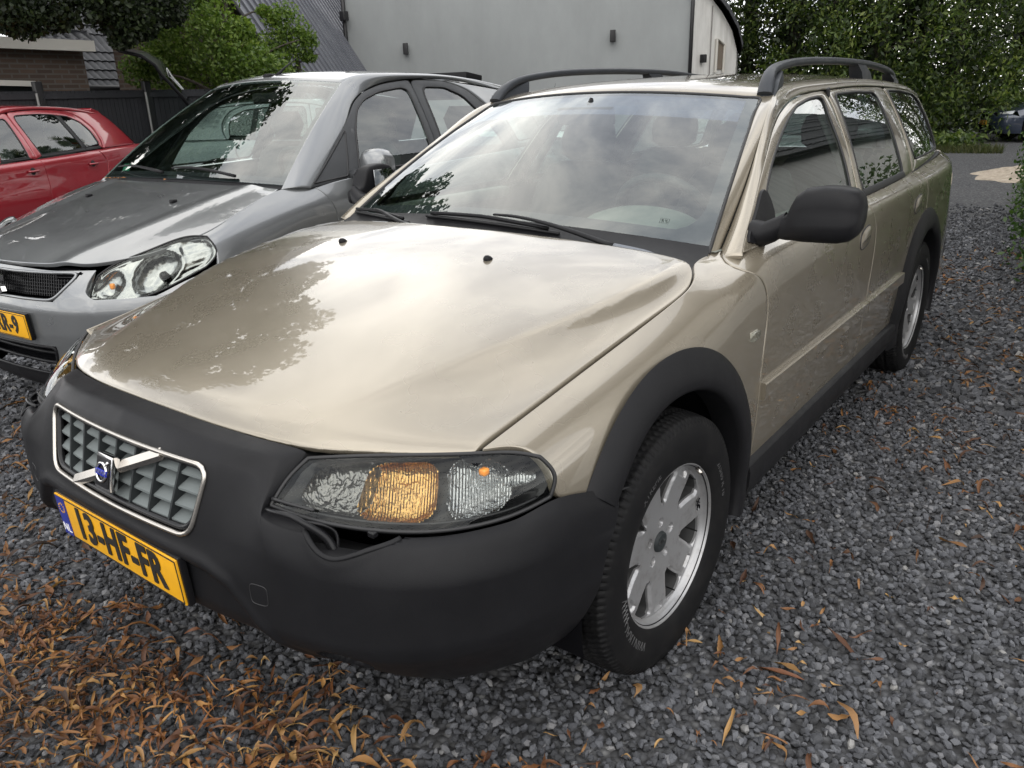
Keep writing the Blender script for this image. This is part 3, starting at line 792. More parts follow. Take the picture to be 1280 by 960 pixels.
# dark cavity behind the shut lines
def shade(L, name):
    P = S.at([p[0] for p in L], [p[1] for p in L]); 
    A = P+np.array([-.012, -.02, 0]); B = P+np.array([-.012, .02, 0]); mirrored(MB().grid(np.array([A, B])), name, M_DARK, car)
shade(gapF[4:], 'door_seam'); shade(gapM, 'door_seam'); shade(gapR, 'door_seam')
# inner liner under the hood and wing gap
y = np.linspace(-.6, .3, 30); A = np.stack([bx(y)-.03, y, bz(y)-.012], 1); B = np.stack([bx(y)+.02, y, bz(y)-.022], 1)
mirrored(MB().grid(np.array([A, B])), 'hood_seam', M_DARK, car)
# ---- front bumper ----------------------------------------------------------
bs = np.array([0, .2, .34, .45, .52, .62, .72, .82, .90, .95, 1.0])
PLX = np.array([0, .2, .34, .43, .49, .585, .695, .80, .873, .903, .918])
PLY = np.array([-.935, -.932, -.920, -.905, -.892, -.868, -.822, -.735, -.605, -.490, -.375])
tn = np.gradient(np.stack([PLX, PLY], 1), axis=0); tn /= np.linalg.norm(tn, axis=1)[:, None]
BNX, BNY = tn[:, 1], -tn[:, 0]
BNX[0], BNY[0] = 0, -1
cw = np.interp(bs, [0, .6, .9, 1], [1, 1, .55, .45])
def brow(z, d):
    d = np.broadcast_to(d, bs.shape); z = np.broadcast_to(z, bs.shape).astype(float)
    P = np.stack([PLX+BNX*d, PLY+BNY*d, z], 1)
    ya = -math.sqrt(max(.41**2-(float(z[-1])-.335)**2, 0)); P[-1, 1] = ya; P[-1, 0] = PLX[-1]+d[-1]
    P[-2, 1] = min(P[-2, 1], ya-.10)
    return P
T_ = np.array([(0, -.803, .800), (.2, -.797, .796), (.34, -.778, .788), (.463, -.748, .772), (.456, -.846, .692), (.56, -.822, .678), (.66, -.776, .669), (.76, -.702, .664), (.838, -.592, .667), (.874, -.498, .682), (.900, -.297, .628)])
N1 = np.array([(0, -.880, .772), (.2, -.875, .769), (.33, -.858, .761), (.415, -.835, .745), (.480, -.878, .668), (.578, -.855, .650), (.686, -.808, .640), (.788, -.726, .634), (.862, -.600, .632), (.895, -.490, .632), (.912, -.310, .600)])
N2 = np.array([(0, -.925, .62), (.2, -.920, .62), (.335, -.905, .62), (.425, -.893, .62), (.492, -.890, .615), (.587, -.867, .600), (.697, -.821, .592), (.802, -.735, .586), (.874, -.606, .582), (.903, -.490, .585), (.917, -.330, .560)])
rows = [T_, (T_*.55+N1*.45)+np.array([[0, -.008, .012]])*np.linspace(1, .3, 11)[:, None], N1, N2, brow(.54, .002), brow(.47, .002), brow(.435, -.006*cw), brow(.405, -.028*cw), brow(.372, -.060*cw), brow(.335, -.105*cw), brow(.295, -.165*cw)]
R3 = np.array(rows)                                           # (K,11,3)
K = len(rows)
def pchip_slopes(A):
    """monotone slopes along axis 0, uniform knots"""
    d = np.diff(A, axis=0); m = np.zeros_like(A); m[0], m[-1] = d[0], d[-1]
    p = d[:-1]*d[1:]; m[1:-1] = np.where(p > 0, 2*p/np.where(np.abs(d[:-1]+d[1:]) < 1e-12, 1, d[:-1]+d[1:]), 0); return m
BF = [[mono(bs, R3[k][:, c]) for c in range(3)] for k in range(K)]
def bumper_pt(sv, vv):
    """sv in[-1,1] signed, vv in [0,K-1]"""
    a = np.abs(sv)
    C_ = np.stack([np.stack([BF[k][c](a) for c in range(3)], -1) for k in range(K)], 0)      # (K,...,3)
    M_ = pchip_slopes(C_)
    i = np.clip(vv.astype(int), 0, K-2); t = (vv-i)[..., None]
    take = lambda A, k: np.take_along_axis(A, k[None, ..., None], 0)[0]
    t2, t3 = t*t, t*t*t
    P = (2*t3-3*t2+1)*take(C_, i)+(t3-2*t2+t)*take(M_, i)+(-2*t3+3*t2)*take(C_, i+1)+(t3-t2)*take(M_, i+1)
    P[..., 0] = np.where(sv < 0, -P[..., 0], P[..., 0]); return P
sg = np.unique(np.r_[np.linspace(-1, 1, 221), np.linspace(.52, .74, 70), -np.linspace(.52, .74, 70)])
vg = np.unique(np.r_[np.linspace(0, K-1, 100), np.linspace(0, 3.2, 80)])
SG, VG = np.meshgrid(sg, vg)
PB = bumper_pt(SG, VG)
nB = grid_normals(PB); nB *= np.where((nB[..., 1:2]*-1+.3*nB[..., 2:3]) < 0, -1, 1)
# recess for the lamp wiper arm, with a raised lip
rec = curve([(.535, -.790), (.540, -.822), (.560, -.843), (.600, -.848), (.640, -.832), (.675, -.803), (.700, -.772), (.708, -.748)], 40)
rec = np.vstack([rec, [(.708, -.70), (.535, -.74)]])
d = in_poly(np.abs(PB[..., 0]), PB[..., 1], rec); shelf = sstep(.60, .625, PB[..., 2])
PB[..., 2] -= .034*(1-sstep(-.0045, -.0005, d))*shelf
lip = np.exp(-((d-.004)/.006)**2)*.0015*sstep(.60, .63, PB[..., 2]+.034*(d < 0)); PB += nB*lip[..., None]
# sculpted lower centre: the outer corners stand proud along an S-shaped edge
sc_ = np.array([(0, .560), (.262, .558), (.330, .552), (.385, .532), (.428, .487), (.466, .440), (.495, .395), (.51, .33), (.51, .15), (0, .15)])
scd = in_poly(np.abs(PB[..., 0]), PB[..., 2], np.vstack([sc_, sc_[::-1]*np.array([-1, 1])])*np.array([1, 1])) if False else in_poly(np.abs(PB[..., 0]), PB[..., 2], np.vstack([[(-.2, .560)], sc_[1:-1], [(-.2, .15)]]))
PB[..., 1] += .016*(1-sstep(-.016, .0, scd))
PB += nB*(.005*np.exp(-((scd-.012)/.012)**2)*(PB[..., 2] > .33))[..., None]
# fog lamp pockets low in the corners
for sx in (-1, 1):
    q = np.sqrt(((PB[..., 0]*sx-.612)/.052)**2+((PB[..., 2]-.402)/.034)**2)
    PB += -nB*(.050*(1-sstep(.86, 1.0, q)))[..., None]
# mould line between the nose and the lower bumper
gv = in_poly(PB[..., 0], PB[..., 2], [(-.36, .775), (.36, .775), (.345, .588), (-.345, .588)])
nm_, nn_ = PB.shape[:2]
# hole for the grille
def nose_y(x, z): return -.930+.29*np.maximum(z-.60, 0)**1.0+.19*np.asarray(x)**2
GZ0, GZ1, GX = .606, .752, .318
def gr_outline(inset=0.0, n=120):
    w1, w0, r = GX-inset, GX-.034-inset, .036
    pts = [(-w1, GZ1-inset), (w1, GZ1-inset), (w0, GZ0+inset), (-w0, GZ0+inset)]
    # rounded corners
    out = []
    for i in range(4):
        p, a, b = np.array(pts[i]), np.array(pts[i-1]), np.array(pts[(i+1) % 4])
        u = (a-p)/np.linalg.norm(a-p); v = (b-p)/np.linalg.norm(b-p)
        for t in np.linspace(0, 1, 8): out.append(p+u*r*(1-t)**2+v*r*t**2)
    return curve([tuple(q) for q in out], n, False, closed=True)
gout = gr_outline()
hole = in_poly(PB[..., 0], PB[..., 2], gr_outline(.004)) < 0
front_only = PB[..., 1] < -.80
idx = np.arange(nm_*nn_).reshape(nm_, nn_)
F = []
for i in range(nm_-1):
    for j in range(nn_-1):
        hh = int(hole[i, j])+int(hole[i+1, j])+int(hole[i, j+1])+int(hole[i+1, j+1])
        if hh >= 2 and front_only[i, j]: continue
        F.append((idx[i, j], idx[i+1, j], idx[i+1, j+1], idx[i, j+1]))
bumper = make('front_bumper', PB.reshape(-1, 3), F, M_TRIM, car)
# square cover of the towing eye
tq = np.array([(t, u) for t, u in [(-1, -1), (1, -1), (1, 1), (-1, 1)]]); to = round_outline([tuple(q) for q in tq], 40, 4)
PBf = PB.reshape(-1, 3)
for sx in (1, -1):
    tp3 = np.array([PBf[np.argmin((PBf[:, 0]-(.468*sx+.021*a_))**2+(PBf[:, 2]-(.535+.022*b_))**2+(PBf[:, 1] > -.6)*9)]*.0+np.array([.468*sx+.021*a_, PBf[np.argmin((PBf[:, 0]-(.468*sx+.021*a_))**2+(PBf[:, 2]-(.535+.022*b_))**2+(PBf[:, 1] > -.6)*9), 1], .535+.022*b_]) for a_, b_ in to])
    for _ in range(3): tp3 = (np.roll(tp3, 1, 0)+2*tp3+np.roll(tp3, -1, 0))/4
    MB().tube(np.vstack([tp3, tp3[:1]]), .0012, 5, False).build('towing_eye_cover', M_SEAL, bumper)
# rubber rim round the wiper pocket
P0_ = bumper_pt(SG, VG); sh_ = (P0_[..., 0] > .45) & (P0_[..., 2] > .60); cand = P0_[sh_]; ncand = nB[sh_]
rr_ = []
for q in curve(rec[:40], 44): k = np.argmin(np.hypot(cand[:, 0]-q[0], cand[:, 1]-q[1])); rr_.append(np.array([q[0], q[1], cand[k, 2]])+ncand[k]*.001)
rr_ = np.array(rr_)
for _ in range(4): rr_[1:-1] = (rr_[:-2]+2*rr_[1:-1]+rr_[2:])/4
mirrored(MB().tube(rr_, .0055, 8, flat=.7), 'pocket_rim', M_FLARE, car)
# returned top edge of the bumper
e = PB[0]; e2 = e+np.array([0, .012, -.014]); e3 = e2+np.array([0, .05, -.01])
MB().grid(np.array([e, e2, e3])).build('bumper_edge', M_SEAL, car)
eb = PB[-1]; MB().grid(np.array([eb, eb*np.array([.9, .6, 1])+np.array([0, 0, .01]), eb*np.array([.85, 0, 1])+np.array([0, -.1, .03])])).build('undertray', M_UNDER, car)

# ---- grille ---------------------------------------------------------------------
grille = empty('grille', (0, 0, 0), 0, car)
def gr3(q, off=0.0): return np.stack([q[:, 0], nose_y(q[:, 0], q[:, 1])-off, q[:, 1]], 1)
fr_ = gr3(gout, .004); fr_ = np.vstack([fr_, fr_[:1]])
MB().tube(fr_, .0058, 10, False).build('grille_surround', M_CHROMED, grille)
fr2 = gr3(gr_outline(.008), -.006); fr2 = np.vstack([fr2, fr2[:1]]); MB().tube(fr2, .008, 8, False).build('grille_inner_rim', M_GLOSSBLK, grille)
# back of the opening
bx_ = gr3(gr_outline(0)); b2 = bx_+np.array([0, .09, 0]); nb = len(bx_)
MB().add(np.concatenate([bx_+np.array([0, .004, 0]), b2]), [(i, (i+1) % nb, nb+(i+1) % nb, nb+i) for i in range(nb)]+[list(range(nb, 2*nb))]).build('grille_duct', M_DARK, grille, False)
ncol, nrow = 8, 4
hz = lambda k: GZ0+.010+(GZ1-GZ0-.016)*k/nrow
halfw = lambda z: np.interp(z, [GZ0, GZ1], [GX-.034, GX])-.010
for k in range(nrow):                                # sloping louvres
    z = hz(k)+.008; w = halfw(z); x = np.linspace(-w, w, 25)
    A = np.stack([x, nose_y(x, z)+.006, np.full(25, z)], 1)
    mb = MB(); T0 = A; T1 = A+np.array([0, .030, .015]); T2 = T1-np.array([0, 0, .006]); T3 = T0-np.array([0, 0, .005])
    mb.loft([np.array([T0[i], T1[i], T2[i], T3[i]]) for i in range(25)]); mb.build('slat', M_GREYP, grille, False)
for k in range(1, ncol):                              # upright bars
    f_ = -1+2*k/ncol; z = np.linspace(GZ0+.004, GZ1-.004, 8); x = f_*halfw(z)
    A = np.stack([x, nose_y(x, z)+.001, z], 1); mb = MB()
    mb.loft([np.array([p+np.array([-.003, 0, 0]), p+np.array([.003, 0, 0]), p+np.array([.0035,   .028, 0]), p+np.array([-.0035,   .028, 0])]) for p in A]); mb.build('upright_bar', M_GREYD, grille, False)
dp = np.array([(-.165, .610), (.175, .749)]); tt = np.linspace(0, 1, 12)
dq = dp[0]+(dp[1]-dp[0])*tt[:, None]; dv = (dp[1]-dp[0])/np.linalg.norm(dp[1]-dp[0]); dn = np.array([-dv[1], dv[0]])
mb = MB(); mb.loft([np.array([(a[0], nose_y(a[0], a[1])-o_, a[1]) for a, o_ in ((q-dn*.013, .004), (q-dn*.002, .011), (q+dn*.013, .004), (q, -.006))]) for q in dq]); mb.build('diagonal_bar', M_CHROMED, grille, False)
emb = empty('emblem', (0, 0, 0), 0, grille)
ec = np.array([0, float(nose_y(0, .676))-.014, .676]); Re = rotx(-.28)
MB().bbox(ec, (.066, .018, .078), .006, Re).build('emblem_plate', M_CHROME, emb, True, 40)
MB().bbox(ec+Re@np.array([0, -.008, 0]), (.054, .006, .066), .004, Re).build('emblem_field', M_GLOSSBLK, emb, True, 40)
a = np.linspace(0, 2*np.pi, 40); ring = np.stack([.0200*np.cos(a), np.full(40, -.0125), .0200*np.sin(a)], 1)@Re.T+ec
MB().tube(ring, .0034, 8, False).build('emblem_ring', M_CHROME, emb)
MB().tube([ec+Re@np.array([.014, -.0125, .015]), ec+Re@np.array([.024, -.0125, .027])], .0032, 6).build('emblem_arrow', M_CHROME, emb)
MB().bbox(ec+Re@np.array([0, -.0135, 0]), (.046, .004, .0135), .0015, Re).build('emblem_band', M_BLUE, emb, True, 40)
V, F = text_mesh('VOLVO', .0115, .0005); V = np.stack([V[:, 0], -.0159-V[:, 2], V[:, 1]], 1)@Re.T+ec
make('emblem_lettering', V, F, M_CHROME, emb, False)

# ---- number plate -----------------------------------------------------------------
def number_plate(parent, c, tilt, text, with_band=True, W=.52, Hh_=.11, size=.098, squeeze=.74):
    pl = empty('number_plate', (0, 0, 0), 0, parent); R_ = rotx(tilt); c = np.array(c, float)
    MB().bbox(c+R_@np.array([0, .010, 0]), (W+.008, .016, Hh_+.008), .003, R_).build('plate_holder', M_GLOSSBLK, pl, True, 40)
    MB().bbox(c, (W, .004, Hh_), .0015, R_).build('plate', M_PLATE, pl, True, 40)
    b = .003
    mb = MB()
    for cc, dd in (((0, -.0025, Hh_/2-.004), (W-.008, .002, .0022)), ((0, -.0025, -Hh_/2+.004), (W-.008, .002, .0022)), ((W/2-.004, -.0025, 0), (.0022, .002, Hh_-.008)), ((-W/2+.004, -.0025, 0), (.0022, .002, Hh_-.008))):
        mb.box(c+R_@np.array(cc), dd, R_)
    mb.build('plate_rim_line', M_INK, pl, False)
    if with_band:
        MB().box(c+R_@np.array([-W/2+.025, -.0028, 0]), (.040, .002, Hh_-.006), R_).build('country_band', M_PLBLUE, pl, False)
        V, F = text_mesh('NL', .030, .0006); V = np.stack([V[:, 0]-W/2+.025, -.0042-V[:, 2], V[:, 1]-.033], 1)@R_.T+c
        make('country_letters', V, F, M_WHITEP, pl, False)
        mb = MB()
        for k in range(12):
            a_ = k*math.pi/6; mb.box(c+R_@np.array([-W/2+.025+.012*math.cos(a_), -.0042, .022+.012*math.sin(a_)]), (.003, .0006, .003), R_)
        mb.build('country_stars', M_PLATE, pl, False)
    V, F = text_mesh(text, size, .0009, spacing=1.08, bold=.0022); V[:, 0] *= squeeze
    Vb = np.stack([V[:, 0]+(.012 if with_band else 0), -.0034-V[:, 2], V[:, 1]], 1)
    mb = MB()
    for dx, dz in ((-.0014, 0), (.0014, 0), (0, .0012), (0, -.0012)): mb.add((Vb+np.array([dx, -.00012*(dx > 0)-.00006*(dz > 0)-.00018*(dz < 0), dz]))@R_.T+c, F)
    mb.build('plate_lettering', M_INK, pl, False)
    return pl
number_plate(car, (0, -.938, .502), .05, '13-HF-FR', size=.112, squeeze=.80)

# ---- headlamps ------------------------------------------------------------------------
hl_b = [(.462, -.840, .699), (.56, -.815, .686), (.66, -.769, .677), (.758, -.696, .672), (.834, -.588, .675), (.867, -.500, .687)]
hl_t = [(.474, -.752, .765), (.56, -.706, .774), (.66, -.644, .778), (.748, -.583, .780), (.805, -.530, .776), (.842, -.497, .764)]
hl_l = [(.462, -.840, .699), (.461, -.796, .735), (.474, -.752, .765)]
hl_r = [(.867, -.500, .687), (.868, -.486, .728), (.842, -.497, .764)]
HL = coons(curve(hl_b, 70), curve(hl_t, 70), curve(hl_l, 24), curve(hl_r, 24))
hn = grid_normals(HL); hn *= np.where((hn.reshape(-1, 3).mean(0)@np.array([.4, -.8, .4])) < 0, -1, 1)
uu_, vv_ = np.meshgrid(np.linspace(0, 1, 70), np.linspace(0, 1, 24))
HL = HL+hn*(.014*np.minimum(1, 6*uu_*(1-uu_))*4*vv_*(1-vv_))[..., None]
def hl_at(u, v, d):
    """point on the lens pushed d metres inward"""
    fu, fv = np.asarray(u)*69, np.asarray(v)*23; i = np.clip(fv.astype(int), 0, 22); j = np.clip(fu.astype(int), 0, 68); a = (fv-i)[..., None]; b = (fu-j)[..., None]
    q = lambda A: (1-a)*(1-b)*A[i, j]+(1-a)*b*A[i, j+1]+a*(1-b)*A[i+1, j]+a*b*A[i+1, j+1]
    return q(HL)-q(hn)*np.asarray(d)[..., None] if np.ndim(d) else q(HL)-q(hn)*d
def bowl(u0, u1, v0, v1, depth, d0, pw=2.4, n=44, m=34, skew=0.0):
    A, B = np.meshgrid(np.linspace(-1, 1, n), np.linspace(-1, 1, m)); r = (np.abs(A)**pw+np.abs(B)**pw)
    U_ = u0+(u1-u0)*(A+1)/2; V_ = v0+(v1-v0)*(B+1)/2
    d = d0+depth*np.clip(1-r/1.0, 0, 1)**.6+skew*A
    P = hl_at(U_, V_, d); idx = np.arange(n*m).reshape(m, n)
    F = [(idx[i, j], idx[i+1, j], idx[i+1, j+1], idx[i, j+1]) for i in range(m-1) for j in range(n-1) if min(r[i, j], r[i+1, j], r[i, j+1], r[i+1, j+1]) < 1.0]
    return MB().add(P, F)
for sx in (1, -1):
    hl = empty('headlamp', (0, 0, 0), 0, car)
    def hb(mb, name, m, parent=hl, **k):
        if sx < 0: mb = MB().add(mb.verts(), mb.f).flipx()
        return mb.build(name, m, parent, **k)
    lens = hb(MB().grid(HL, True), 'lens', G_LENS)
    # housing: black floor behind the lens and side walls
    U_, V_ = np.meshgrid(np.linspace(0, 1, 50), np.linspace(0, 1, 18))
    back = hl_at(U_, V_, .02+.05*np.minimum(1, 8*U_*(1-U_))*np.minimum(1, 8*V_*(1-V_))); mb = MB().grid(back)
    hb(mb, 'lamp_housing', M_GLOSSBLK)
    ol = np.vstack([HL[0], HL[1:, -1], HL[-1, ::-1][1:], HL[::-1, 0][1:]])
    hb(MB().tube(ol-0.0, .0042, 6, False), 'lamp_gasket', M_SEAL)
    hb((bowl(.075, .345, .15, .93, .034, .016, 3.2)), 'reflector', M_REFL)
    hb((bowl(.295, .565, .12, .93, .036, .018, 3.6)), 'painted_amber_reflection', M_AMBREFL)
    hb((bowl(.60, .83, .08, .95, .036, .014, 2.4)), 'outer_reflector', M_REFLRIB)
    hb((bowl(.80, .93, .42, .66, .008, .012, 2.0)), 'side_reflector', M_REFLRIB)
    c = hl_at(np.array(.74), np.array(.72), .02); hb(MB().bbox(c, (.016, .016, .014), .005), 'marker_bulb', M_AMBER)
    # shelf line along the lower inner edge and the thin olive gasket band
    hb(MB().tube(hl_at(np.linspace(.03, .95, 40), np.full(40, .10), .010), .003, 6), 'bezel', M_GLOSSBLK)
    # lamp wiper
    wp = empty('lamp_wiper', (0, 0, 0), 0, car)
    arm = [(.598, -.812, .628), (.585, -.815, .655), (.560, -.838, .688), (.535, -.852, .705), (.500, -.860, .706), (.472, -.858, .702)]
    hb(MB().tube(curve(arm, 20), np.interp(np.linspace(0, 1, 20), [0, .3, 1], [.010, .008, .004]), 8), 'wiper_arm', M_GLOSSBLK, wp)
    hb(MB().tube(hl_at(np.linspace(.0, .17, 12), np.full(12, .10), -.008), .0035, 6), 'wiper_blade', M_SEAL, wp)
    hb(MB().tube(curve([(.600, -.806, .632), (.592, -.800, .665), (.575, -.815, .682), (.552, -.835, .690)], 14), .0035, 6), 'washer_hose', M_GLOSSBLK, wp)
    c = np.array((.662, -.772, .671)); hb(MB().bbox(c, (.016, .014, .012), .003), 'wiper_stop', M_GLOSSBLK, wp)
    # indicator repeater on the wing
    c = S.at([.468], [.768])[0]+np.array([.004, 0, 0]); hb(MB().bbox(c, (.016, .052, .024), .006), 'side_repeater', lens_glass('repeater_lens', 80) if sx > 0 else bpy.data.materials['repeater_lens'], car)
    hb(MB().bbox(c-np.array([.007, -.001, 0]), (.006, .054, .026), .002), 'repeater_seat', mat('repeater_back', (.35, .33, .28), .4) if sx > 0 else MATS['repeater_back'], car)

# ---- wheel arch flares, sills, rubbing strips -----------------------------------------------
def flare(cy, a0, a1, name, n=60):
    sec = [(.505, .0005), (.500, .006), (.485, .015), (.462, .023), (.435, .028), (.415, .028), (.404, .022), (.400, .008), (.400, -.06)]
    rings = []
    for t in np.radians(np.linspace(a0, a1, n)):
        r = np.array([q[0] for q in sec]); y = cy+r*math.cos(t); z = .335+r*math.sin(t)
        xb_ = S.at(y, np.maximum(z, .34))[:, 0]; x0 = float(S.at([cy+.46*math.cos(t)], [max(.335+.46*math.sin(t), .34)])[0, 0])
        x = np.array([max(xb_[k], x0-.004)+sec[k][1] if k < 3 else x0+sec[k][1] for k in range(len(sec))])
        rings.append(np.stack([x, y, z], 1))
    mb = MB().loft(rings, True, False); mb.f = mb.f[:-2]
    return mirrored(mb, name, M_FLARE, car)
flare(0, 141, -14, 'wheel_arch_flare'); flare(2.763, 192, -14, 'wheel_arch_flare')
def sweep_y(y, prof, name, m, parent=car, n=40, cap=True):
    yy = np.linspace(*y, n); mb = MB()
    mb.loft([np.array([(px, t, pz) for px, pz in prof(t)]) for t in yy], cap)
    return mirrored(mb, name, m, parent, True, 35)
sweep_y((.475, 2.30), lambda t: [(.880, .372), (.897, .371), (.911, .362), (.916, .345), (.914, .30), (.903, .262), (.885, .243), (.82, .235), (.80, .30)], 'sill_cladding', M_FLARE)
def strip_prof(t):
    q = S.at([t, t], [.603, .548])[:, 0]; o = .015
    return [(q[0]-.01, .604), (q[0]+o-.004, .604), (q[0]+o, .600), (q[1]+o, .556), (q[1]+o-.006, .550), (q[1]-.01, .549)]
sweep_y((.548, 1.684), strip_prof, 'rubbing_strip', P_CHAMP); sweep_y((1.694, 2.318), strip_prof, 'rubbing_strip', P_CHAMP)
sweep_y((3.2, 3.76), lambda t: [(.83, .62), (.868-.05*max(0,t-3.4), .60), (.876-.06*max(0,t-3.4), .5), (.872-.06*max(0,t-3.4), .36), (.82, .30)], 'rear_bumper', M_TRIM)
# door handles: pull flap with a scooped lower half inside an oval seam
for cy, cz in ((1.592, .872), (2.520, .888)):
    t = np.linspace(0, 2*np.pi, 60, endpoint=False); ct, st_ = np.cos(t), np.sin(t)
    ring_ = np.stack([np.sign(ct)*np.abs(ct)**.7, np.sign(st_)*np.abs(st_)**.7], 1)
    V, F = fill(ring_, None, 9)
    y, z = cy+.068*V[:, 0], cz+.036*V[:, 1]+.010*V[:, 0]; P = S.at(y, z); rr = np.clip(1-np.abs(V[:, 0])**3-np.abs(V[:, 1])**3, 0, 1)**.5
    P[:, 0] += .0015+.010*rr*sstep(-.35, .1, V[:, 1])+.004*rr*(1-sstep(-.35, .1, V[:, 1]))
    hnd = mirrored(MB().add(P, [f[::-1] for f in F]), 'door_handle', P_CHAMP, car)
    rp = S.at(cy+.070*ring_[:, 0], cz+.038*ring_[:, 1]+.010*ring_[:, 0]); rp[:, 0] += .0008
    for k, sx in enumerate((1, -1)): MB().tube(np.vstack([rp, rp[:1]])*np.array([sx, 1, 1]), .0022, 6, False).build('handle_seam', M_SEAL, hnd[k])

# ---- mirrors ------------------------------------------------------------------------------------
def mirror_head(mm, sx, fold=False):
    """outer shell, upper cap stepped over the lower shell"""
    rings = []; n = 40; a = np.linspace(0, 2*np.pi, n, endpoint=False)
    secs = [(.862, .024, 1.012, 1.066, .655), (.885, .030, 1.008, 1.072, .656), (.902, .036, 1.006, 1.082, .658), (.912, .044, 1.006, 1.112, .662), (.924, .052, 1.006, 1.136, .665), (.948, .058, 1.005, 1.153, .668), (1.0, .062, 1.006, 1.161, .671), (1.04, .062, 1.007, 1.160, .674), (1.068, .058, 1.014, 1.154, .677), (1.082, .050, 1.026, 1.145, .680), (1.091, .036, 1.044, 1.130, .683), (1.094, .018, 1.060, 1.112, .685)]
    for x, ry, z0, z1, cy in secs:
        ca, sa = np.cos(a), np.sin(a); cz, rz = (z0+z1)/2, (z1-z0)/2
        yy = cy-ry*np.abs(ca)**.62; zz = cz+rz*np.sign(sa)*np.abs(sa)**.66
        yy = np.where(ca > 0, cy+.030*np.abs(ca)**.3, yy)
        low = (1-sstep(1.072, 1.080, zz))*sstep(.93, .95, x)*(ca < 0); yy = yy-.007*low
        rings.append(np.stack([np.full(n, x), yy, zz], 1))
    return MB().loft(rings)
def place_mirror(sx):
    mm = empty('door_mirror', (0, 0, 0), 0, car)
    head = mirror_head(mm, sx); V = head.verts()
    mg = MB().bbox((1.015, .706, 1.083), (.125, .004, .115), .002)
    base = MB().loft([curve(G3([(.575, 1.006), (.690, 1.080), (.80, 1.125), (.80, 1.06), (.72, 1.003), (.64, .998)], .006+o), 30, True, closed=True)*np.array([1, 1, 1]) for o in (-.01, 0, .004)])
    foot = MB().loft([np.stack([np.full(16, x), cy+ry*np.cos(q), cz+rz*np.sin(q)], 1) for x, cy, ry, cz, rz in ((.80, .655, .055, 1.018, .040), (.835, .650, .045, 1.018, .036), (.87, .650, .035, 1.035, .036), (.892, .655, .026, 1.05, .034)) for q in [np.linspace(0, 2*np.pi, 16, endpoint=False)]])
    if sx < 0:           # folded back along the window
        c = np.array([.885, .67, 0]); R_ = rotz(math.radians(80))
        for b in (head, mg): b.v = [(b.verts()-c)@R_.T+c]
    for b, nm_, m_ in ((head, 'mirror_shell', M_TRIM), (mg, 'mirror_glass', mat('mirror_silver', (.6, .62, .63), .03, 1.0) if sx > 0 else MATS['mirror_silver']), (base, 'mirror_base', M_TRIM), (foot, 'mirror_foot', M_TRIM)):
        if sx < 0: b.flipx()
        b.build(nm_, m_, mm, True, 50 if nm_ != 'mirror_shell' else None)
place_mirror(1); place_mirror(-1)

# ---- roof rails -----------------------------------------------------------------------------------
def rail_at(y): return np.array([np.interp(y, A1p[:, 1], A1p[:, k]) for k in range(3)])
for sx in (1, -1):
    rl = empty('roof_rail', (0, 0, 0), 0, car)
    yy = np.array([1.235, 1.265, 1.33, 1.46, 1.66, 2.0, 2.4, 2.8, 3.10, 3.28, 3.37, 3.42])
    ztop = np.array([.006, .030, .052, .066, .072, .074, .073, .070, .064, .055, .034, .004])
    base = np.array([rail_at(y) for y in yy]); base[:, 0] -= .030
    pth = curve(base+np.c_[np.zeros(12), np.zeros(12), ztop], 60)
    V = []
    for i, p in enumerate(pth):
        f_ = i/59; w = .018+.010*math.exp(-(f_/.05)**2)
        T = pth[min(i+1, 59)]-pth[max(i-1, 0)]; T /= np.linalg.norm(T); e1 = np.array([1.0, 0, 0]); e2 = np.cross(e1, T)
        a = np.linspace(0, 2*np.pi, 12, endpoint=False); ca, sa = np.cos(a), np.sin(a)
        V.append(p+np.outer(np.sign(ca)*np.abs(ca)**.7*w, e1)+np.outer(np.sign(sa)*np.abs(sa)**.7*.015, e2))
    mb = MB().loft(V)
    def rb(mb, nm): (mb if sx > 0 else MB().add(mb.verts(), mb.f).flipx()).build(nm, M_RAIL, rl, True, 45)
    rb(mb, 'rail_bar')
    def foot(y0, y1, t0, t1, hh):
        b0, b1 = rail_at(y0), rail_at(y1); xx = -.030
        mb = MB().loft([np.array([(b0[0]+xx-.028, y0, b0[2]-.012), (b0[0]+xx+.032, y0, b0[2]-.014), (b1[0]+xx+.032, y1, b1[2]-.014), (b1[0]+xx-.028, y1, b1[2]-.012)]),
                        np.array([(b0[0]+xx-.028, (y0+t0)/2, b0[2]+hh*.5), (b0[0]+xx+.031, (y0+t0)/2, b0[2]+hh*.5), (b1[0]+xx+.031, (y1+t1)/2, b1[2]+hh*.5), (b1[0]+xx-.028, (y1+t1)/2, b1[2]+hh*.5)]),
                        np.array([(b0[0]+xx-.020, t0, b0[2]+hh), (b0[0]+xx+.021, t0, b0[2]+hh), (b1[0]+xx+.021, t1, b1[2]+hh), (b1[0]+xx-.020, t1, b1[2]+hh)])]); return mb
    rb(foot(1.215, 1.40, 1.30, 1.42, .054), 'rail_foot'); rb(foot(2.58, 2.76, 2.50, 2.64, .064), 'rail_foot'); rb(foot(3.30, 3.43, 3.20, 3.34, .048), 'rail_foot')

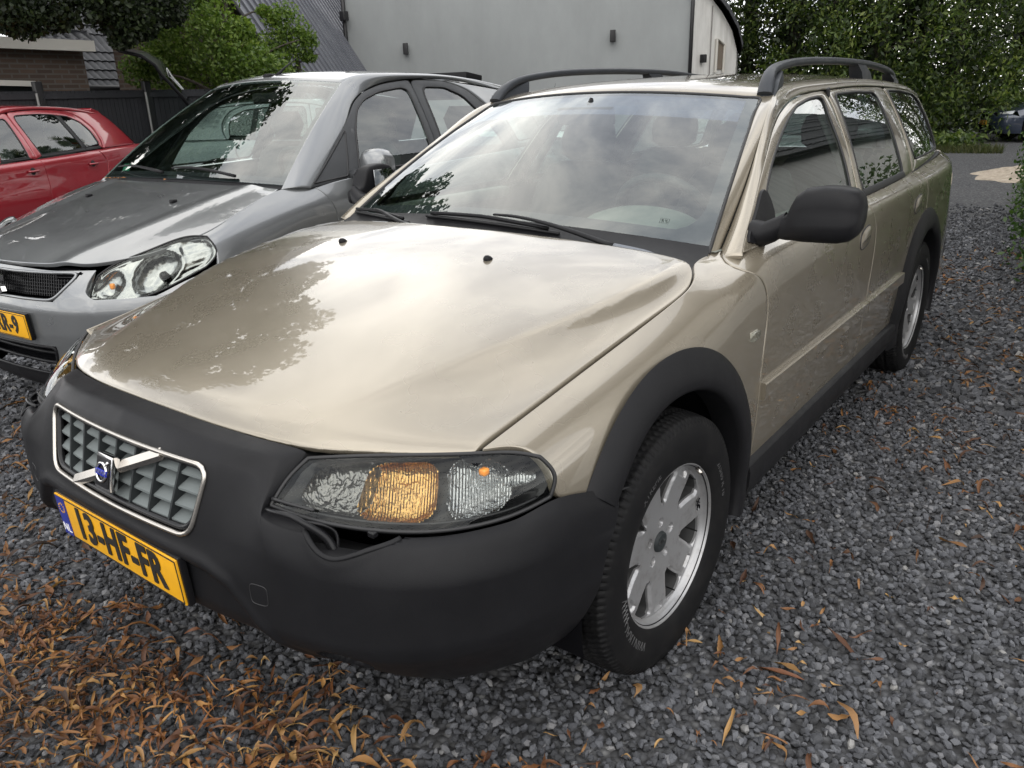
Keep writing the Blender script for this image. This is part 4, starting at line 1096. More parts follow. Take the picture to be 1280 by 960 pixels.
# ---- windscreen wipers -------------------------------------------------------------------------------
def wiper(arm, blade, parent=car):
    w = empty('windscreen_wiper', (0, 0, 0), 0, parent)
    nrm = np.array([0, -.46, .86])
    on = lambda u, v, h: ws_pt(np.array(u), np.array(v))+nrm*h
    A = np.array([on(*q) for q in arm])
    if 'wiper_grey' not in MATS: mat('wiper_grey', (.10, .11, .13), .45)
    MB().tube(curve(A[:2], 8, False), np.array([.009, .014, .016, .0165, .0165, .016, .0155, .0150]), 10, flat=.6).build('wiper_head', MATS['wiper_grey'], w)
    c = curve(A[1:], 18); MB().tube(c, np.linspace(.0135, .007, 18), 8, flat=.6).build('wiper_arm', M_TRIM, w)
    B = np.array([on(*(np.array(blade[0])*(1-t)+np.array(blade[1])*t), .010) for t in np.linspace(0, 1, 16)]); MB().tube(B, .006, 6).build('wiper_blade', M_SEAL, w)
    Y = np.array([on(*(np.array(blade[0])*(1-t)+np.array(blade[1])*t), .022+.012*(1-abs(2*t-1))) for t in np.linspace(.06, .94, 12)]); MB().tube(Y, .0065, 6).build('wiper_frame', M_TRIM, w)
wiper([(.835, -.080, .03), (.68, -.075, .036), (.435, -.03, .045), (.225, .006, .038), (.10, .012, .034)], ((.42, -.018), (-.32, .012)))
wiper([(.115, -.12, .03), (-.055, -.12, .036), (-.36, -.085, .045), (-.62, -.01, .040), (-.715, .012, .034)], ((-.40, -.035), (-.975, .04)))
# ---- wheels ---------------------------------------------------------------------------------
TV, TF = tyre_mesh(.343, .215, .214)
def rim_mesh(nspoke=7, R=.2185, a0=math.radians(35)):
    """spokes follow the edges of the openings; side walls drop inward"""
    mb = MB(); wl_ = MB(); per = 2*np.pi/nspoke
    fx = lambda r: np.interp(r, [0, .05, .09, .14, .180, .190, .200], [.058, .060, .062, .066, .072, .0705, .071])
    wid = mono([.0, .100, .108, .13, .16, .183, .193, .1985, .2], [0, 0, .0045, .0135, .0270, .0375, .0365, .0, 0])
    r = np.unique(np.r_[np.linspace(0, .095, 26), np.linspace(.097, .2, 46), .1945, .1965, .1975]); t = np.linspace(-1, 1, 31)
    for k in range(nspoke):
        mid = a0+(k+.5)*per; Rr, T = np.meshgrid(r, t)
        half = per/2-wid(Rr)/np.maximum(Rr, .02); A = mid+T*half
        x = fx(Rr); d = (1-np.abs(T))*half*Rr                                   # distance to the opening edge
        inopen = sstep(.106, .116, Rr)*(1-sstep(.190, .197, Rr))
        x = x-.007*(1-sstep(0, .009, d))*inopen                                 # rounded shoulder
        for q in range(5):
            tt = .3+q*2*np.pi/5; x = x-.022*(1-sstep(.0095, .0130, np.hypot(Rr*np.cos(A)-.054*math.cos(tt), Rr*np.sin(A)-.054*math.sin(tt))))
        x = x-.007*(1-sstep(.016, .021, np.abs(T)*half*Rr))*sstep(.172, .177, Rr)*(1-sstep(.191, .196, Rr))
        P = np.stack([x, Rr*np.cos(A), Rr*np.sin(A)], -1); mb.grid(P)
        sel = (r >= .100) & (r <= .1985)
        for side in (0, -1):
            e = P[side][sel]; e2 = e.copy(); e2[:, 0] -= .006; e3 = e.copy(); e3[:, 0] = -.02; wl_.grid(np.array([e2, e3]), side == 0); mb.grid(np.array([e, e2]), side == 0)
    mb.revolve([(.071, .2), (.074, .204), (.080, .207), (.0915, .2105), (.0955, .2135), (.0955, .2165), (.088, R)], (0, 0, 0), 'x', 140)
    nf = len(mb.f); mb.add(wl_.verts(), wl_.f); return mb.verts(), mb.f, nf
RV, RF, RW = rim_mesh()
def make_wheel(parent, loc, flip=False, name='wheel', first=[None]):
    w = empty(name, loc, math.pi if flip else 0.0, parent)
    if first[0] is None:
        me = []
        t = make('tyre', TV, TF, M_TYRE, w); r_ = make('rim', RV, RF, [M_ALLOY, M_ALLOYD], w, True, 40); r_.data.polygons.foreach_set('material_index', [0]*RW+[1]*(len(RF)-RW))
        br = MB().revolve([(-.03, 0), (-.03, .14), (-.05, .14), (-.05, .21), (-.09, .215)], (0, 0, 0), 'x', 40).build('brake_disc', mat('brake_iron', (.016, .015, .014), .6, .3), w)
        bar_ = MB().revolve([(.086, .212), (.02, .200), (-.09, .205)], (0, 0, 0), 'x', 60).build('rim_barrel', mat('barrel_grey', (.010, .010, .010), .7, .0), w)
        cp = MB().revolve([(.062, .0), (.067, .018), (.066, .026), (.058, .029)], (0, 0, 0), 'x', 30).build('hub_cap', M_GREYD, w)
        V, F = text_mesh('VOLVO', .011, .0008); cl = make('hub_lettering', np.stack([.0665+V[:, 2], V[:, 0], V[:, 1]], 1), F, M_CHROME, cp, False)
        bo = MB()
        for k in range(5):
            q = .3+k*2*np.pi/5; bo.revolve([(.050, 0), (.050, .007), (.036, .0085)], (0, .054*math.cos(q), .054*math.sin(q)), 'x', 10)
        bo.build('wheel_bolts', M_CHROMED, w)
        P, F = polar_text('XC', .186, math.radians(9), .024, .0725); make('rim_lettering', P, F, M_DARK, w, False)
        V_ = MB().tube([(.097, .207*math.cos(1.0), .207*math.sin(1.0)), (.112, .196*math.cos(1.0), .196*math.sin(1.0))], .006, 8); V_.build('tyre_valve', M_CHROMED, w)
        P, F = polar_text('WINTRAC', .258, math.radians(218), .040, .1085, stretch=.9); lt = [(P, F)]
        P, F = polar_text('215/65 R 16', .262, math.radians(22), .026, .1085); lt.append((P, F))
        P, F = polar_text('XTREME', .262, math.radians(122), .024, .1085); lt.append((P, F))
        mb = MB(); [mb.add(*q) for q in lt]; mb.build('tyre_lettering', M_TYREL, w, False)
        mb = MB()
        for k in range(-2, 3):                       # snow-flake style hatch block on the side wall
            for t_ in (0, 1):
                a_ = math.radians(192+k*3.2); b_ = a_+math.radians(4 if t_ else -4); mb.tube([(.1088, .238*math.cos(a_), .238*math.sin(a_)), (.1075, .285*math.cos(b_), .285*math.sin(b_))], .0012, 4)
        mb.build('side_wall_hatch', M_TYREL, w, False)
        first[0] = w
    else:
        for ch in first[0].children:
            c = ch.copy(); COL.objects.link(c); c.parent = w
            for g_ in ch.children:
                d_ = g_.copy(); COL.objects.link(d_); d_.parent = c
    return w
wf = make_wheel(car, (.802, 0, .335)); wf.rotation_euler = (0, 0, -.0437)
make_wheel(car, (.802, 2.763, .335)).rotation_euler = (math.radians(31), 0, 0)
make_wheel(car, (-.802, 0, .335), True); make_wheel(car, (-.802, 2.763, .335), True)
# wheel housings
for cy in (0, 2.763):
    t = np.radians(np.linspace(-12, 192, 40)); mb = MB()
    P = np.array([[(x, cy+.412*math.cos(q), .335+.412*math.sin(q)) for q in t] for x in (.885, .80, .60, .52)]); mb.grid(P)
    mb.grid(np.array([[(.53, cy+r*math.cos(q), .335+r*math.sin(q)) for q in t] for r in (.412, .2, .01)]))
    mirrored(mb, 'wheel_housing', M_DARK, car)
# underbody and firewall
MB().bbox((0, 1.95, .34), (1.60, 3.1, .14), .05).build('underbody', M_UNDER, car)
MB().bbox((0, -.10, .56), (1.02, 1.0, .40), .05).build('engine_bay', M_DARK, car)

# ---- interior ---------------------------------------------------------------------------------
inn = empty('interior', (0, 0, 0), 0, car)
MB().bbox((0, 1.9, .43), (1.58, 3.2, .05), .01).build('floor', M_CARPET, inn)
# dashboard: broad shelf rising to a hood over the instruments
xs_ = np.linspace(-.76, .76, 61)
inst = np.exp(-((xs_-.36)/.19)**4)
prof = lambda k: np.stack([xs_, np.array([.40, .50, .66, .80, .86, .88, .88][k])+.0*xs_+(.09*(xs_/.76)**2 if k == 0 else 0), np.array([.985, .985, .978, .975, .955, .90, .62][k])+inst*[0, .0, .03, .055, .045, .0, 0][k]], 1)
MB().grid(np.array([prof(k) for k in range(7)])).build('dashboard', M_DASH, inn)
# instrument hood
a = np.linspace(0, np.pi, 24)
MB().loft([np.stack([.36+.21*s_*np.cos(a), np.full(24, y_), .965+.085*s_*np.sin(a)**.8], 1) for y_, s_ in ((.56, .55), (.66, .85), (.76, 1.0), (.83, 1.02))], False, False).build('instrument_hood', M_DASH, inn)
# steering wheel
sw = empty('steering_wheel', (0, 0, 0), 0, inn); c = np.array([.36, .98, .975]); R_ = rotx(math.radians(-62))
a = np.linspace(0, 2*np.pi, 50); MB().tube(np.stack([.185*np.cos(a), .185*np.sin(a), np.zeros(50)], 1)@R_.T+c, .016, 10, False).build('wheel_rim', M_SEAT, sw)
MB().bbox(c, (.17, .12, .05), .02, R_).build('wheel_hub', M_SEAT, sw)
for q in (0.1, math.pi-.1, -math.pi/2): MB().tube([c, c+R_@np.array([.18*math.cos(q), .18*math.sin(q), 0])], .014, 8).build('spoke', M_SEAT, sw)
def seat(cx, cy, w=.50, head=True, hz_=1.20, parent=inn):
    st = empty('seat', (0, 0, 0), 0, parent)
    def pad(secs, nm):
        rings = []; n = 28; a = np.linspace(0, 2*np.pi, n, endpoint=False); ca, sa = np.cos(a), np.sin(a)
        for (y, z, hw, th) in secs: rings.append(np.stack([cx+hw*np.sign(ca)*np.abs(ca)**.5, y+th*np.sign(sa)*np.abs(sa)**.6*.95, z+0*sa], 1))
        MB().loft(rings).build(nm, M_SEAT, st)
    pad([(cy+.02, .62, w*.42, .05), (cy+.05, .66, w*.5, .075), (cy+.10, .85, w*.52, .085), (cy+.17, 1.02, w*.48, .07), (cy+.20, 1.10, w*.38, .055), (cy+.21, 1.12, w*.28, .03)], 'backrest')
    mb = MB().bbox((cx, cy-.22, .60), (w, .52, .16), .06); mb.build('cushion', M_SEAT, st)
    if head: pad([(cy+.215, 1.125, .09, .03), (cy+.215, 1.15, .125, .05), (cy+.22, 1.22, .135, .055), (cy+.235, 1.275, .12, .045), (cy+.24, 1.295, .08, .02)], 'headrest')
seat(.37, 1.45); seat(-.37, 1.42)
seat(.42, 2.42, .44); seat(-.42, 2.42, .44); seat(0, 2.44, .36)
# roof lining, trims, doors cards
y = np.linspace(1.18, 3.65, 20); U_, Yv = np.meshgrid(np.linspace(-1, 1, 15), y)
MB().grid(np.stack([U_*.55, Yv, np.interp(Yv, A1p[6:, 1], A1p[6:, 2])-.03+.02*(1-U_**2)], -1)).build('headlining', M_LINER, inn)
for z0, z1, nm, m_ in ((.40, .985, 'door_card', M_INNER),):
    y = np.linspace(.55, 3.68, 40); mirrored(MB().grid(np.array([np.stack([bx(y)-.045, y, np.full(40, .99)], 1), np.stack([bx(y)-.06, y, np.full(40, .80)], 1), np.stack([bx(y)-.05, y, np.full(40, .42)], 1)])), nm, m_, inn)
mirrored(MB().bbox((.735, 1.05, .985), (.07, .85, .05), .02), 'door_ledge', M_DASH, inn)
for L, nm in (([(1.76, 1.0), (1.84, 1.38)], 'b_pillar_trim'), ([(2.70, 1.0), (2.76, 1.38)], 'c_pillar_trim')):
    p = G3(np.array(L), -.03); mirrored(MB().tube(p, .045, 8, flat=.4), nm, M_LINER, inn)
MB().bbox((0, 1.02, 1.335), (.24, .03, .065), .015, rotx(.15)).build('rear_view_mirror', M_TRIM, inn)
MB().tube([(0, 1.03, 1.36), (0, 1.06, 1.395)], .008, 8).build('mirror_stalk', M_TRIM, inn)
for sx in (-1, 1): MB().bbox((.30*sx, 1.27, 1.372), (.40, .13, .014), .005, rotx(-.35)).build('sun_visor', M_LINER, inn)
# tailgate glass and rear frame
rg = np.array([[(x, 3.74+.03*(1-(x/.7)**2)-(z-1.05)*.25, z) for x in np.linspace(-.66, .66, 12)*(1-(z-1.05)*.55)] for z in np.linspace(1.06, 1.36, 6)])
MB().grid(rg).build('tailgate_window', G_DARK, car)
mb = MB()
for sx in (-1, 1): mb.tube([(sx*.66, 3.72, 1.04), (sx*.62, 3.68, 1.2), (sx*.52, 3.63, 1.36)], .035, 8, flat=.8)
mb.tube([(-.51, 3.66, 1.375), (0, 3.68, 1.41), (.51, 3.66, 1.375)], .035, 8); mb.build('tailgate_frame', P_CHAMP, car)
# ================================================================== other cars
def P2(rows, ys_):
    return Side(ys_, [[p[0] for p in r] for r in rows], [[p[1] for p in r] for r in rows])
def local_flat(yz, base, top, z0, z1, bul=.015, off=0.0):
    yz = np.asarray(yz, float); y, z = yz[..., 0], yz[..., 1]; t = (z-z0)/(z1-z0); tc = np.clip(t, 0, 1)
    return np.stack([base(y)+(top(y)-base(y))*t+bul*4*tc*(1-tc)+off, y, z], -1)
def gstrip(name, G, A, B, m_, parent, m=5, bul=.003, sm=4, mirror=True, fl=.010):
    A = np.array(A, float); B = np.array(B, float); t = np.linspace(0, len(A)-1, 6*(len(A)-1)+1)
    f = lambda Q: np.stack([np.interp(t, np.arange(len(Q)), Q[:, k]) for k in (0, 1)], 1)
    A, B = f(A), f(B)
    for _ in range(sm):
        A[1:-1] = (A[:-2]+2*A[1:-1]+A[2:])/4; B[1:-1] = (B[:-2]+2*B[1:-1]+B[2:])/4
    w = edged(m, .06)[:, None, None]; P = G((1-w)*A[None]+w*B[None]); P[..., 0] += (bul*4*w*(1-w))[..., 0]
    return panel(name, P, m_, parent, (1, 0, .4), fl, mirror=mirror)
def side_glass(parent, G, outline, name, gm, it=3):
    o = round_outline(outline, 110, it); V, F = fill(o, lambda q: G(q)-np.array([.004, 0, 0]), 8)
    a = make(name, V, F, gm, parent); b = make(name, V*np.array([-1, 1, 1.0]), [f[::-1] for f in F], gm, parent)
    g3_ = G(o); tb = MB().tube(np.vstack([g3_, g3_[:1]]), .006, 6, False); tb.build('window_seal', M_SEAL, a); MB().add(tb.verts(), tb.f).flipx().build('window_seal', M_SEAL, b)
def screen(base, top, bul=.02):
    def f(u, v):
        u, v = np.broadcast_arrays(np.asarray(u, float), np.asarray(v, float)); P = base(u)*(1-v[..., None])+top(u)*v[..., None]
        return P+np.stack([.3*u, np.full_like(u, -.5), np.full_like(u, .8)], -1)*(bul*4*v*(1-v))[..., None]
    return f
def shell(bs_, rows_, ns=160, nv=70):
    """front end lofted from rows over stations; returns signed grid"""
    R_ = np.array(rows_); K_ = len(rows_); f = [[mono(bs_, R_[k][:, c]) for c in range(3)] for k in range(K_)]
    sv, vv = np.meshgrid(np.linspace(-1, 1, ns*2+1), np.linspace(0, K_-1, nv)); a = np.abs(sv)
    C_ = np.stack([np.stack([f[k][c](a) for c in range(3)], -1) for k in range(K_)], 0); M_ = pchip_slopes(C_)
    i = np.clip(vv.astype(int), 0, K_-2); t = (vv-i)[..., None]; take = lambda A, k: np.take_along_axis(A, k[None, ..., None], 0)[0]
    t2, t3 = t*t, t*t*t
    P = (2*t3-3*t2+1)*take(C_, i)+(t3-2*t2+t)*take(M_, i)+(-2*t3+3*t2)*take(C_, i+1)+(t3-t2)*take(M_, i+1)
    P[..., 0] = np.where(sv < 0, -P[..., 0], P[..., 0]); return P
def cut_grid(P, hole):
    m, n = P.shape[:2]; idx = np.arange(m*n).reshape(m, n); h = hole.astype(int)
    return [(idx[i, j], idx[i+1, j], idx[i+1, j+1], idx[i, j+1]) for i in range(m-1) for j in range(n-1) if h[i, j]+h[i+1, j]+h[i, j+1]+h[i+1, j+1] < 2]
def simple_wheel(parent, loc, R, W, flip=False, cache={}):
    w = empty('wheel', loc, math.pi if flip else 0, parent)
    key = (R, W)
    if key not in cache:
        h = W/2
        t = MB().revolve([(-h*.8, R*.64), (-h, R*.75), (-h, R*.9), (-h*.85, R*.985), (0, R), (h*.85, R*.985), (h, R*.9), (h, R*.75), (h*.8, R*.64)], (0, 0, 0), 'x', 60).build('tyre', M_TYRE, w)
        mb = MB().revolve([(h*.8, R*.65), (h*.7, R*.60), (h*.3, R*.58), (-h*.5, R*.58)], (0, 0, 0), 'x', 50)
        for k in range(6):
            a = k*math.pi/3; d = np.array([0, math.cos(a), math.sin(a)]); e = np.array([0, -math.sin(a), math.cos(a)])
            mb.loft([np.array([d*r+e*w_+np.array([h*x_, 0, 0]), d*r-e*w_+np.array([h*x_, 0, 0]), d*r-e*w_+np.array([h*.3, 0, 0]), d*r+e*w_+np.array([h*.3, 0, 0])]) for r, w_, x_ in ((.01, .03, .62), (R*.3, .03, .6), (R*.6, .045, .68))])
        r_ = mb.build('rim', M_ALLOY, w, True, 40)
        d = MB().revolve([(h*.2, 0), (h*.2, R*.56)], (0, 0, 0), 'x', 40).build('brake_disc', MATS['brake_iron'], w); cache[key] = (t, r_, d)
    else:
        for o in cache[key]:
            c = o.copy(); COL.objects.link(c); c.parent = w
    return w
def simple_seat(parent, cx, cy, dz=0.0):
    st = empty('seat', (0, 0, 0), 0, parent); n = 20; a = np.linspace(0, 2*np.pi, n, endpoint=False); ca, sa = np.cos(a), np.sin(a)
    def pad(secs, nm): MB().loft([np.stack([cx+hw*np.sign(ca)*np.abs(ca)**.5, y+th*np.sign(sa)*np.abs(sa)**.6, z+dz+0*sa], 1) for y, z, hw, th in secs]).build(nm, M_SEAT, st)
    pad([(cy, .60, .20, .06), (cy+.06, .85, .25, .08), (cy+.12, 1.05, .22, .06), (cy+.14, 1.12, .14, .03)], 'backrest'); pad([(cy+.14, 1.13, .09, .03), (cy+.15, 1.22, .13, .05), (cy+.16, 1.30, .09, .03)], 'headrest')
    MB().bbox((cx, cy-.25, .58+dz), (.5, .5, .15), .06).build('cushion', M_SEAT, st)
def arc2(cy, cz, r, a0, a1, n=20):
    t = np.radians(np.linspace(a0, a1, n)); return [(cy+r*math.cos(q), cz+r*math.sin(q)) for q in t]

# ---- grey hatchback beside the estate -----------------------------------------------------------
sx = empty('grey_hatchback', (-2.305, .556, 0), .086)
tag(sx, 'dark silver grey hatchback parked between the beige estate and the red car', 'car')
ysx = [-.62, -.4, -.25, -.1, .05, .2, .32, .5, .9, 1.5, 2.1, 2.6, 3.0, 3.2]
r0 = [(.600, .800), (.700, .850), (.750, .893), (.757, .945), (.748, .990), (.745, 1.022), (.780, 1.020), (.805, 1.032), (.815, 1.045), (.815, 1.060), (.805, 1.075), (.775, 1.09), (.72, 1.10), (.68, 1.10)]
r1 = [(.680, .775), (.765, .825), (.803, .865), (.815, .897), (.822, .925), (.828, .950), (.834, .960), (.838, .968), (.844, .978), (.846, .990), (.840, 1.0), (.815, 1.01), (.77, 1.02), (.73, 1.02)]
r2 = [(.725, .720), (.812, .750), (.845, .780), (.853, .805), (.857, .825), (.859, .842), (.860, .855), (.861, .865), (.863, .875), (.863, .885), (.858, .90), (.835, .91), (.79, .92), (.75, .92)]
r3 = [(.745, .650)]+[(x, .65) for x in (.832, .864, .871, .873, .874, .874, .874, .874, .874, .868, .846, .80, .76)]
r4 = [(x, .48) for x in (.74, .83, .862, .869, .871, .872, .872, .872, .872, .872, .866, .845, .80, .76)]
r5 = [(x, .30) for x in (.72, .81, .845, .852, .855, .855, .855, .855, .855, .855, .85, .83, .79, .75)]
SX = P2([r0, r1, r2, r3, r4, r5], ysx)
sx_b = cspline([.2, .5, .9, 1.5, 2.1, 2.7, 3.2], [.775, .798, .808, .808, .795, .75, .66]); sx_t = cspline([.2, .9, 1.5, 2.1, 2.7, 3.2], [.52, .545, .556, .556, .53, .47])
GX = lambda yz, off=0: local_flat(yz, sx_b, sx_t, 1.04, 1.49, .014, off)
# hood
hxzc = cspline([-.80, -.70, -.5, -.25, 0, .15], [.800, .848, .905, .962, 1.015, 1.045]); 
def sx_hood(x, y):
    xs = SX.fx[0](y); zs = SX.fz[0](y); a = np.abs(x)/np.maximum(xs, .2); zc = hxzc(y)
    z = zc-(zc-zs)*np.clip(a, 0, 1.1)**2.6
    return z+.010*np.exp(-((np.abs(x)-(.44+.16*(y+.6)))/.05)**2)
hf = [(0, -.795), (.2, -.785), (.38, -.745), (.50, -.685), (.57, -.615)]; hr_ = [(0, .12), (.3, .135), (.55, .165), (.718, .195)]
hs = [(.57, -.615)]+[(float(SX.fx[0](y))-.004, y) for y in (-.5, -.4, -.25, -.1, .05, .15)]+[(.718, .195)]
D = coons(curve(hf, 0, dense=edged(40)), curve(hr_, 0, dense=edged(40)), curve([(0, -.795), (0, .12)], 0, False, dense=edged(36)), curve(hs, 0, dense=edged(36)))
Hx = np.stack([D[..., 0], D[..., 1], sx_hood(D[..., 0], D[..., 1])], -1)
hood2 = panel('hood', np.concatenate([Hx[:, :0:-1]*np.array([-1, 1, 1.0]), Hx], 1), P_GREY, sx, (0, 0, 1), .016)[0]
for s_ in (-1, 1): MB().bbox((.348*s_, -.125, float(sx_hood(np.array(.348), np.array(-.125)))+.006), (.026, .03, .016), .006).build('washer_nozzle', M_TRIM, hood2)
# sides
blt = lambda a, b, n=12: [(t, float(SX.fz[0](t))-.002) for t in np.linspace(a, b, n)]
gA = [(.36, 1.02), (.40, .97), (.43, .90), (.43, .80), (.42, .65), (.40, .45), (.39, .31)]
gB = [(1.42, 1.058), (1.44, .90), (1.44, .65), (1.40, .31)]
gC = [(2.30, 1.08), (2.36, .95), (2.30, .80), (2.16, .68)]
panel('fender', SX.patch(blt(-.35, .355), arc2(0, .315, .40, 160, 12)+[(.386, .31)], [(-.35, .862), (-.300, .868), (-.285, .82), (-.300, .765), (-.335, .70), (-.37, .55), (-.376, .452)], off(gA, -.003), 40, 34, (True, False, False, True)), P_GREY, sx, mirror=True)
panel('front_door', SX.patch(blt(.362, 1.417), [(.393, .31), (1.397, .31)], off(gA, .002), off(gB, -.002), 34, 30), P_GREY, sx, mirror=True)
panel('rear_door', SX.patch(blt(1.423, 2.297), [(1.403, .31), (2.08, .31)], off(gB, .002), off(gC+arc2(2.5, .315, .40, 120, 178)+[(2.083, .31)], -.003), 30, 34, (True, True, True, False)), P_GREY, sx, mirror=True)
panel('rear_quarter', SX.patch(blt(2.303, 3.15), arc2(2.5, .315, .40, 118, 0)+[(3.15, .31)], off(gC, .003), [(3.15, 1.09), (3.15, .7), (3.15, .31)], 30, 30, (True, False, True, True)), P_GREY, sx, mirror=True)
tl = np.array([(.68, 3.15, 1.10), (.74, 3.15, 1.02), (.76, 3.15, .9), (.77, 3.15, .6), (.75, 3.15, .3)]); Pt = np.array([np.stack([tl[:, 0]*k, tl[:, 1]+o, tl[:, 2]], 1) for k, o in ((1, 0), (.95, .05), (.7, .10), (0, .12))])
panel('tailgate', np.concatenate([Pt, (Pt*np.array([-1, 1, 1.0]))[::-1][1:]], 0), P_GREY, sx, (0, 1, 0))
# screen, pillars, roof
sb_ = lambda u: np.stack([.735*u, .130+.085*u**2, 1.062-.022*u**2], -1); st_f = lambda u: np.stack([.528*u, .815+.085*u**2, 1.532-.026*u**2], -1)
SW = screen(sb_, st_f, .022); U_, V_ = np.meshgrid(np.linspace(-1, 1, 31), np.linspace(0, 1, 19))
w2 = panel('windscreen', SW(U_, V_), G_CLEAR, sx, (0, -.5, .8), 0)[0]
U_, V_ = np.meshgrid(np.linspace(-1, 1, 31), np.linspace(0, .06, 3)); MB().grid(SW(U_, V_)+np.array([0, .003, -.004])).build('frit_border', M_FRIT, w2)
for s_ in (-1, 1): U_, V_ = np.meshgrid(np.linspace(.955, 1, 3)*s_, np.linspace(0, 1, 15)); MB().grid(SW(U_, V_)+np.array([0, .003, -.004])).build('frit_border', M_FRIT, w2)
MB().box(SW(np.array(-.80), np.array(.10))+np.array([0, .01, -.012]), (.06, .002, .05), rotx(-.55)).build('green_sticker', mat('sticker_green', (.02, .25, .13), .5), w2, False)
e0 = np.concatenate([SW(np.ones(14), np.linspace(-.03, 1, 14))]); d2 = np.array([(.530, 1.05, 1.545), (.532, 1.4, 1.558), (.532, 1.8, 1.553), (.52, 2.2, 1.525), (.49, 2.6, 1.480), (.45, 2.95, 1.43)])
dline = [(.33, 1.018), (.45, 1.10), (.62, 1.215), (.78, 1.320), (.875, 1.395), (1.0, 1.455), (1.198, 1.504), (1.48, 1.528), (1.8, 1.526), (2.1, 1.500), (2.5, 1.455), (2.95, 1.40)]
panel('roof_frame', strip3(np.vstack([e0, d2]), GX(dline, .001), 70, 7, .012, (.8, -.2, .5)), P_GREY, sx, (.8, -.2, .5), .012, mirror=True)
uu = np.linspace(-1, 1, 31); rf = st_f(uu)+np.array([0, .010, .004]); dl2 = curve(np.vstack([rf[-1], d2+np.array([-.003, 0, 0])]), 40); dr2 = dl2*np.array([-1, 1, 1.0])
rr_ = np.stack([uu*dl2[-1, 0], np.full(31, dl2[-1, 1]), dl2[-1, 2]+.04*(1-uu**2)], 1); rr_[0], rr_[-1] = dr2[-1], dl2[-1]
roof2 = panel('roof', coons(rf, rr_, dr2, dl2), P_GREY, sx, (0, 0, 1))[0]
MB().tube([(0, .93, 1.560), (-.0, .99, 1.60), (-.0, 1.10, 1.66)], np.array([.012, .006, .002]), 8).build('aerial', M_TRIM, roof2)
MB().bbox((-.05, .925, 1.558), (.05, .07, .03), .012).build('aerial_foot', M_TRIM, roof2)
MB().bbox((-.20, 2.95, 1.565), (.40, .22, .05), .015, rotx(-.12)).build('roof_spoiler', M_TRIM, sx, True, 40)
# glazing
side_glass(sx, GX, [(.36, 1.035), (.56, 1.165), (.725, 1.270), (.60, 1.050)], 'quarter_light', G_SIDE, 1)
side_glass(sx, GX, [(.69, 1.062), (.80, 1.260), (.89, 1.365), (.99, 1.418), (1.15, 1.458), (1.36, 1.480), (1.415, 1.465), (1.385, 1.295), (1.36, 1.16), (1.34, 1.068)], 'front_window', G_SIDE)
side_glass(sx, GX, [(1.475, 1.072), (1.50, 1.22), (1.54, 1.44), (1.57, 1.482), (1.78, 1.478), (1.93, 1.425), (2.02, 1.33), (2.14, 1.18), (2.17, 1.09)], 'rear_window', G_SIDE)
side_glass(sx, GX, [(2.36, 1.12), (2.30, 1.30), (2.27, 1.42), (2.45, 1.40), (2.72, 1.30), (2.78, 1.14)], 'rear_quarter_light', G_DARK)
gstrip('front_door_frame', GX, [(.33, 1.018), (.55, 1.166), (.80, 1.330), (.90, 1.405), (1.02, 1.458), (1.198, 1.498), (1.40, 1.518), (1.472, 1.520), (1.46, 1.42), (1.425, 1.20), (1.405, 1.058)],
       [(.60, 1.045), (.66, 1.11), (.80, 1.262), (.90, 1.368), (1.0, 1.420), (1.16, 1.460), (1.34, 1.478), (1.405, 1.472), (1.40, 1.38), (1.372, 1.20), (1.345, 1.06)], plastic('pillar_black', (.045, .047, .05), .35, .03), sx)
MP = MATS['pillar_black']
gstrip('mirror_pillar', GX, [(.585, 1.04), (.66, 1.13), (.755, 1.285)], [(.69, 1.05), (.735, 1.145), (.80, 1.265)], MP, sx)
gstrip('rear_door_frame', GX, [(1.412, 1.06), (1.432, 1.20), (1.468, 1.42), (1.480, 1.520), (1.60, 1.522), (1.80, 1.518), (2.0, 1.470), (2.14, 1.36), (2.28, 1.22), (2.32, 1.082)],
       [(1.472, 1.07), (1.495, 1.20), (1.53, 1.42), (1.56, 1.480), (1.65, 1.484), (1.78, 1.480), (1.93, 1.428), (2.02, 1.33), (2.13, 1.19), (2.17, 1.088)], MP, sx)
gstrip('rear_pillar', GX, [(1.80, 1.520), (2.01, 1.473), (2.15, 1.363), (2.29, 1.225), (2.33, 1.085)], [(2.95, 1.40), (2.95, 1.36), (2.95, 1.30), (2.95, 1.20), (2.95, 1.10)], P_GREY, sx)
# front end
s_x = np.array([0, .2, .38, .5, .58, .68, .78, .88, 1.0])
px_ = np.array([0, .2, .40, .53, .60, .70, .78, .835, .86]); py_ = np.array([-.840, -.833, -.80, -.745, -.695, -.60, -.48, -.37, -.29])
tt_ = np.gradient(np.stack([px_, py_], 1), axis=0); tt_ /= np.linalg.norm(tt_, axis=1)[:, None]; nx_, ny_ = tt_[:, 1], -tt_[:, 0]; nx_[0], ny_[0] = 0, -1
ro = lambda z, d: np.stack([px_+nx_*d, py_+ny_*d, np.broadcast_to(z, px_.shape)], 1)
Tt = np.array([(0, -.800, .788), (.2, -.790, .785), (.385, -.752, .778), (.535, -.672, .778), (.505, -.708, .648), (.60, -.655, .640), (.69, -.570, .650), (.77, -.43, .705), (.842, -.30, .755)])
Tn = np.array([(0, -.825, .745), (.2, -.815, .742), (.39, -.778, .735), (.52, -.725, .720), (.535, -.740, .628), (.61, -.690, .622), (.705, -.598, .625), (.785, -.47, .65), (.850, -.32, .70)])
PS = shell(s_x, [Tt, Tn, ro(.665, .0), ro(.60, .012), ro(.52, .010), ro(.43, .0), ro(.34, -.012), ro(.27, -.03), ro(.22, -.08)], 170, 95)
up = [(-.49, .770), (.49, .770), (.400, .662), (-.400, .662)]; lo = [(-.36, .455), (.36, .455), (.31, .325), (-.31, .325)]
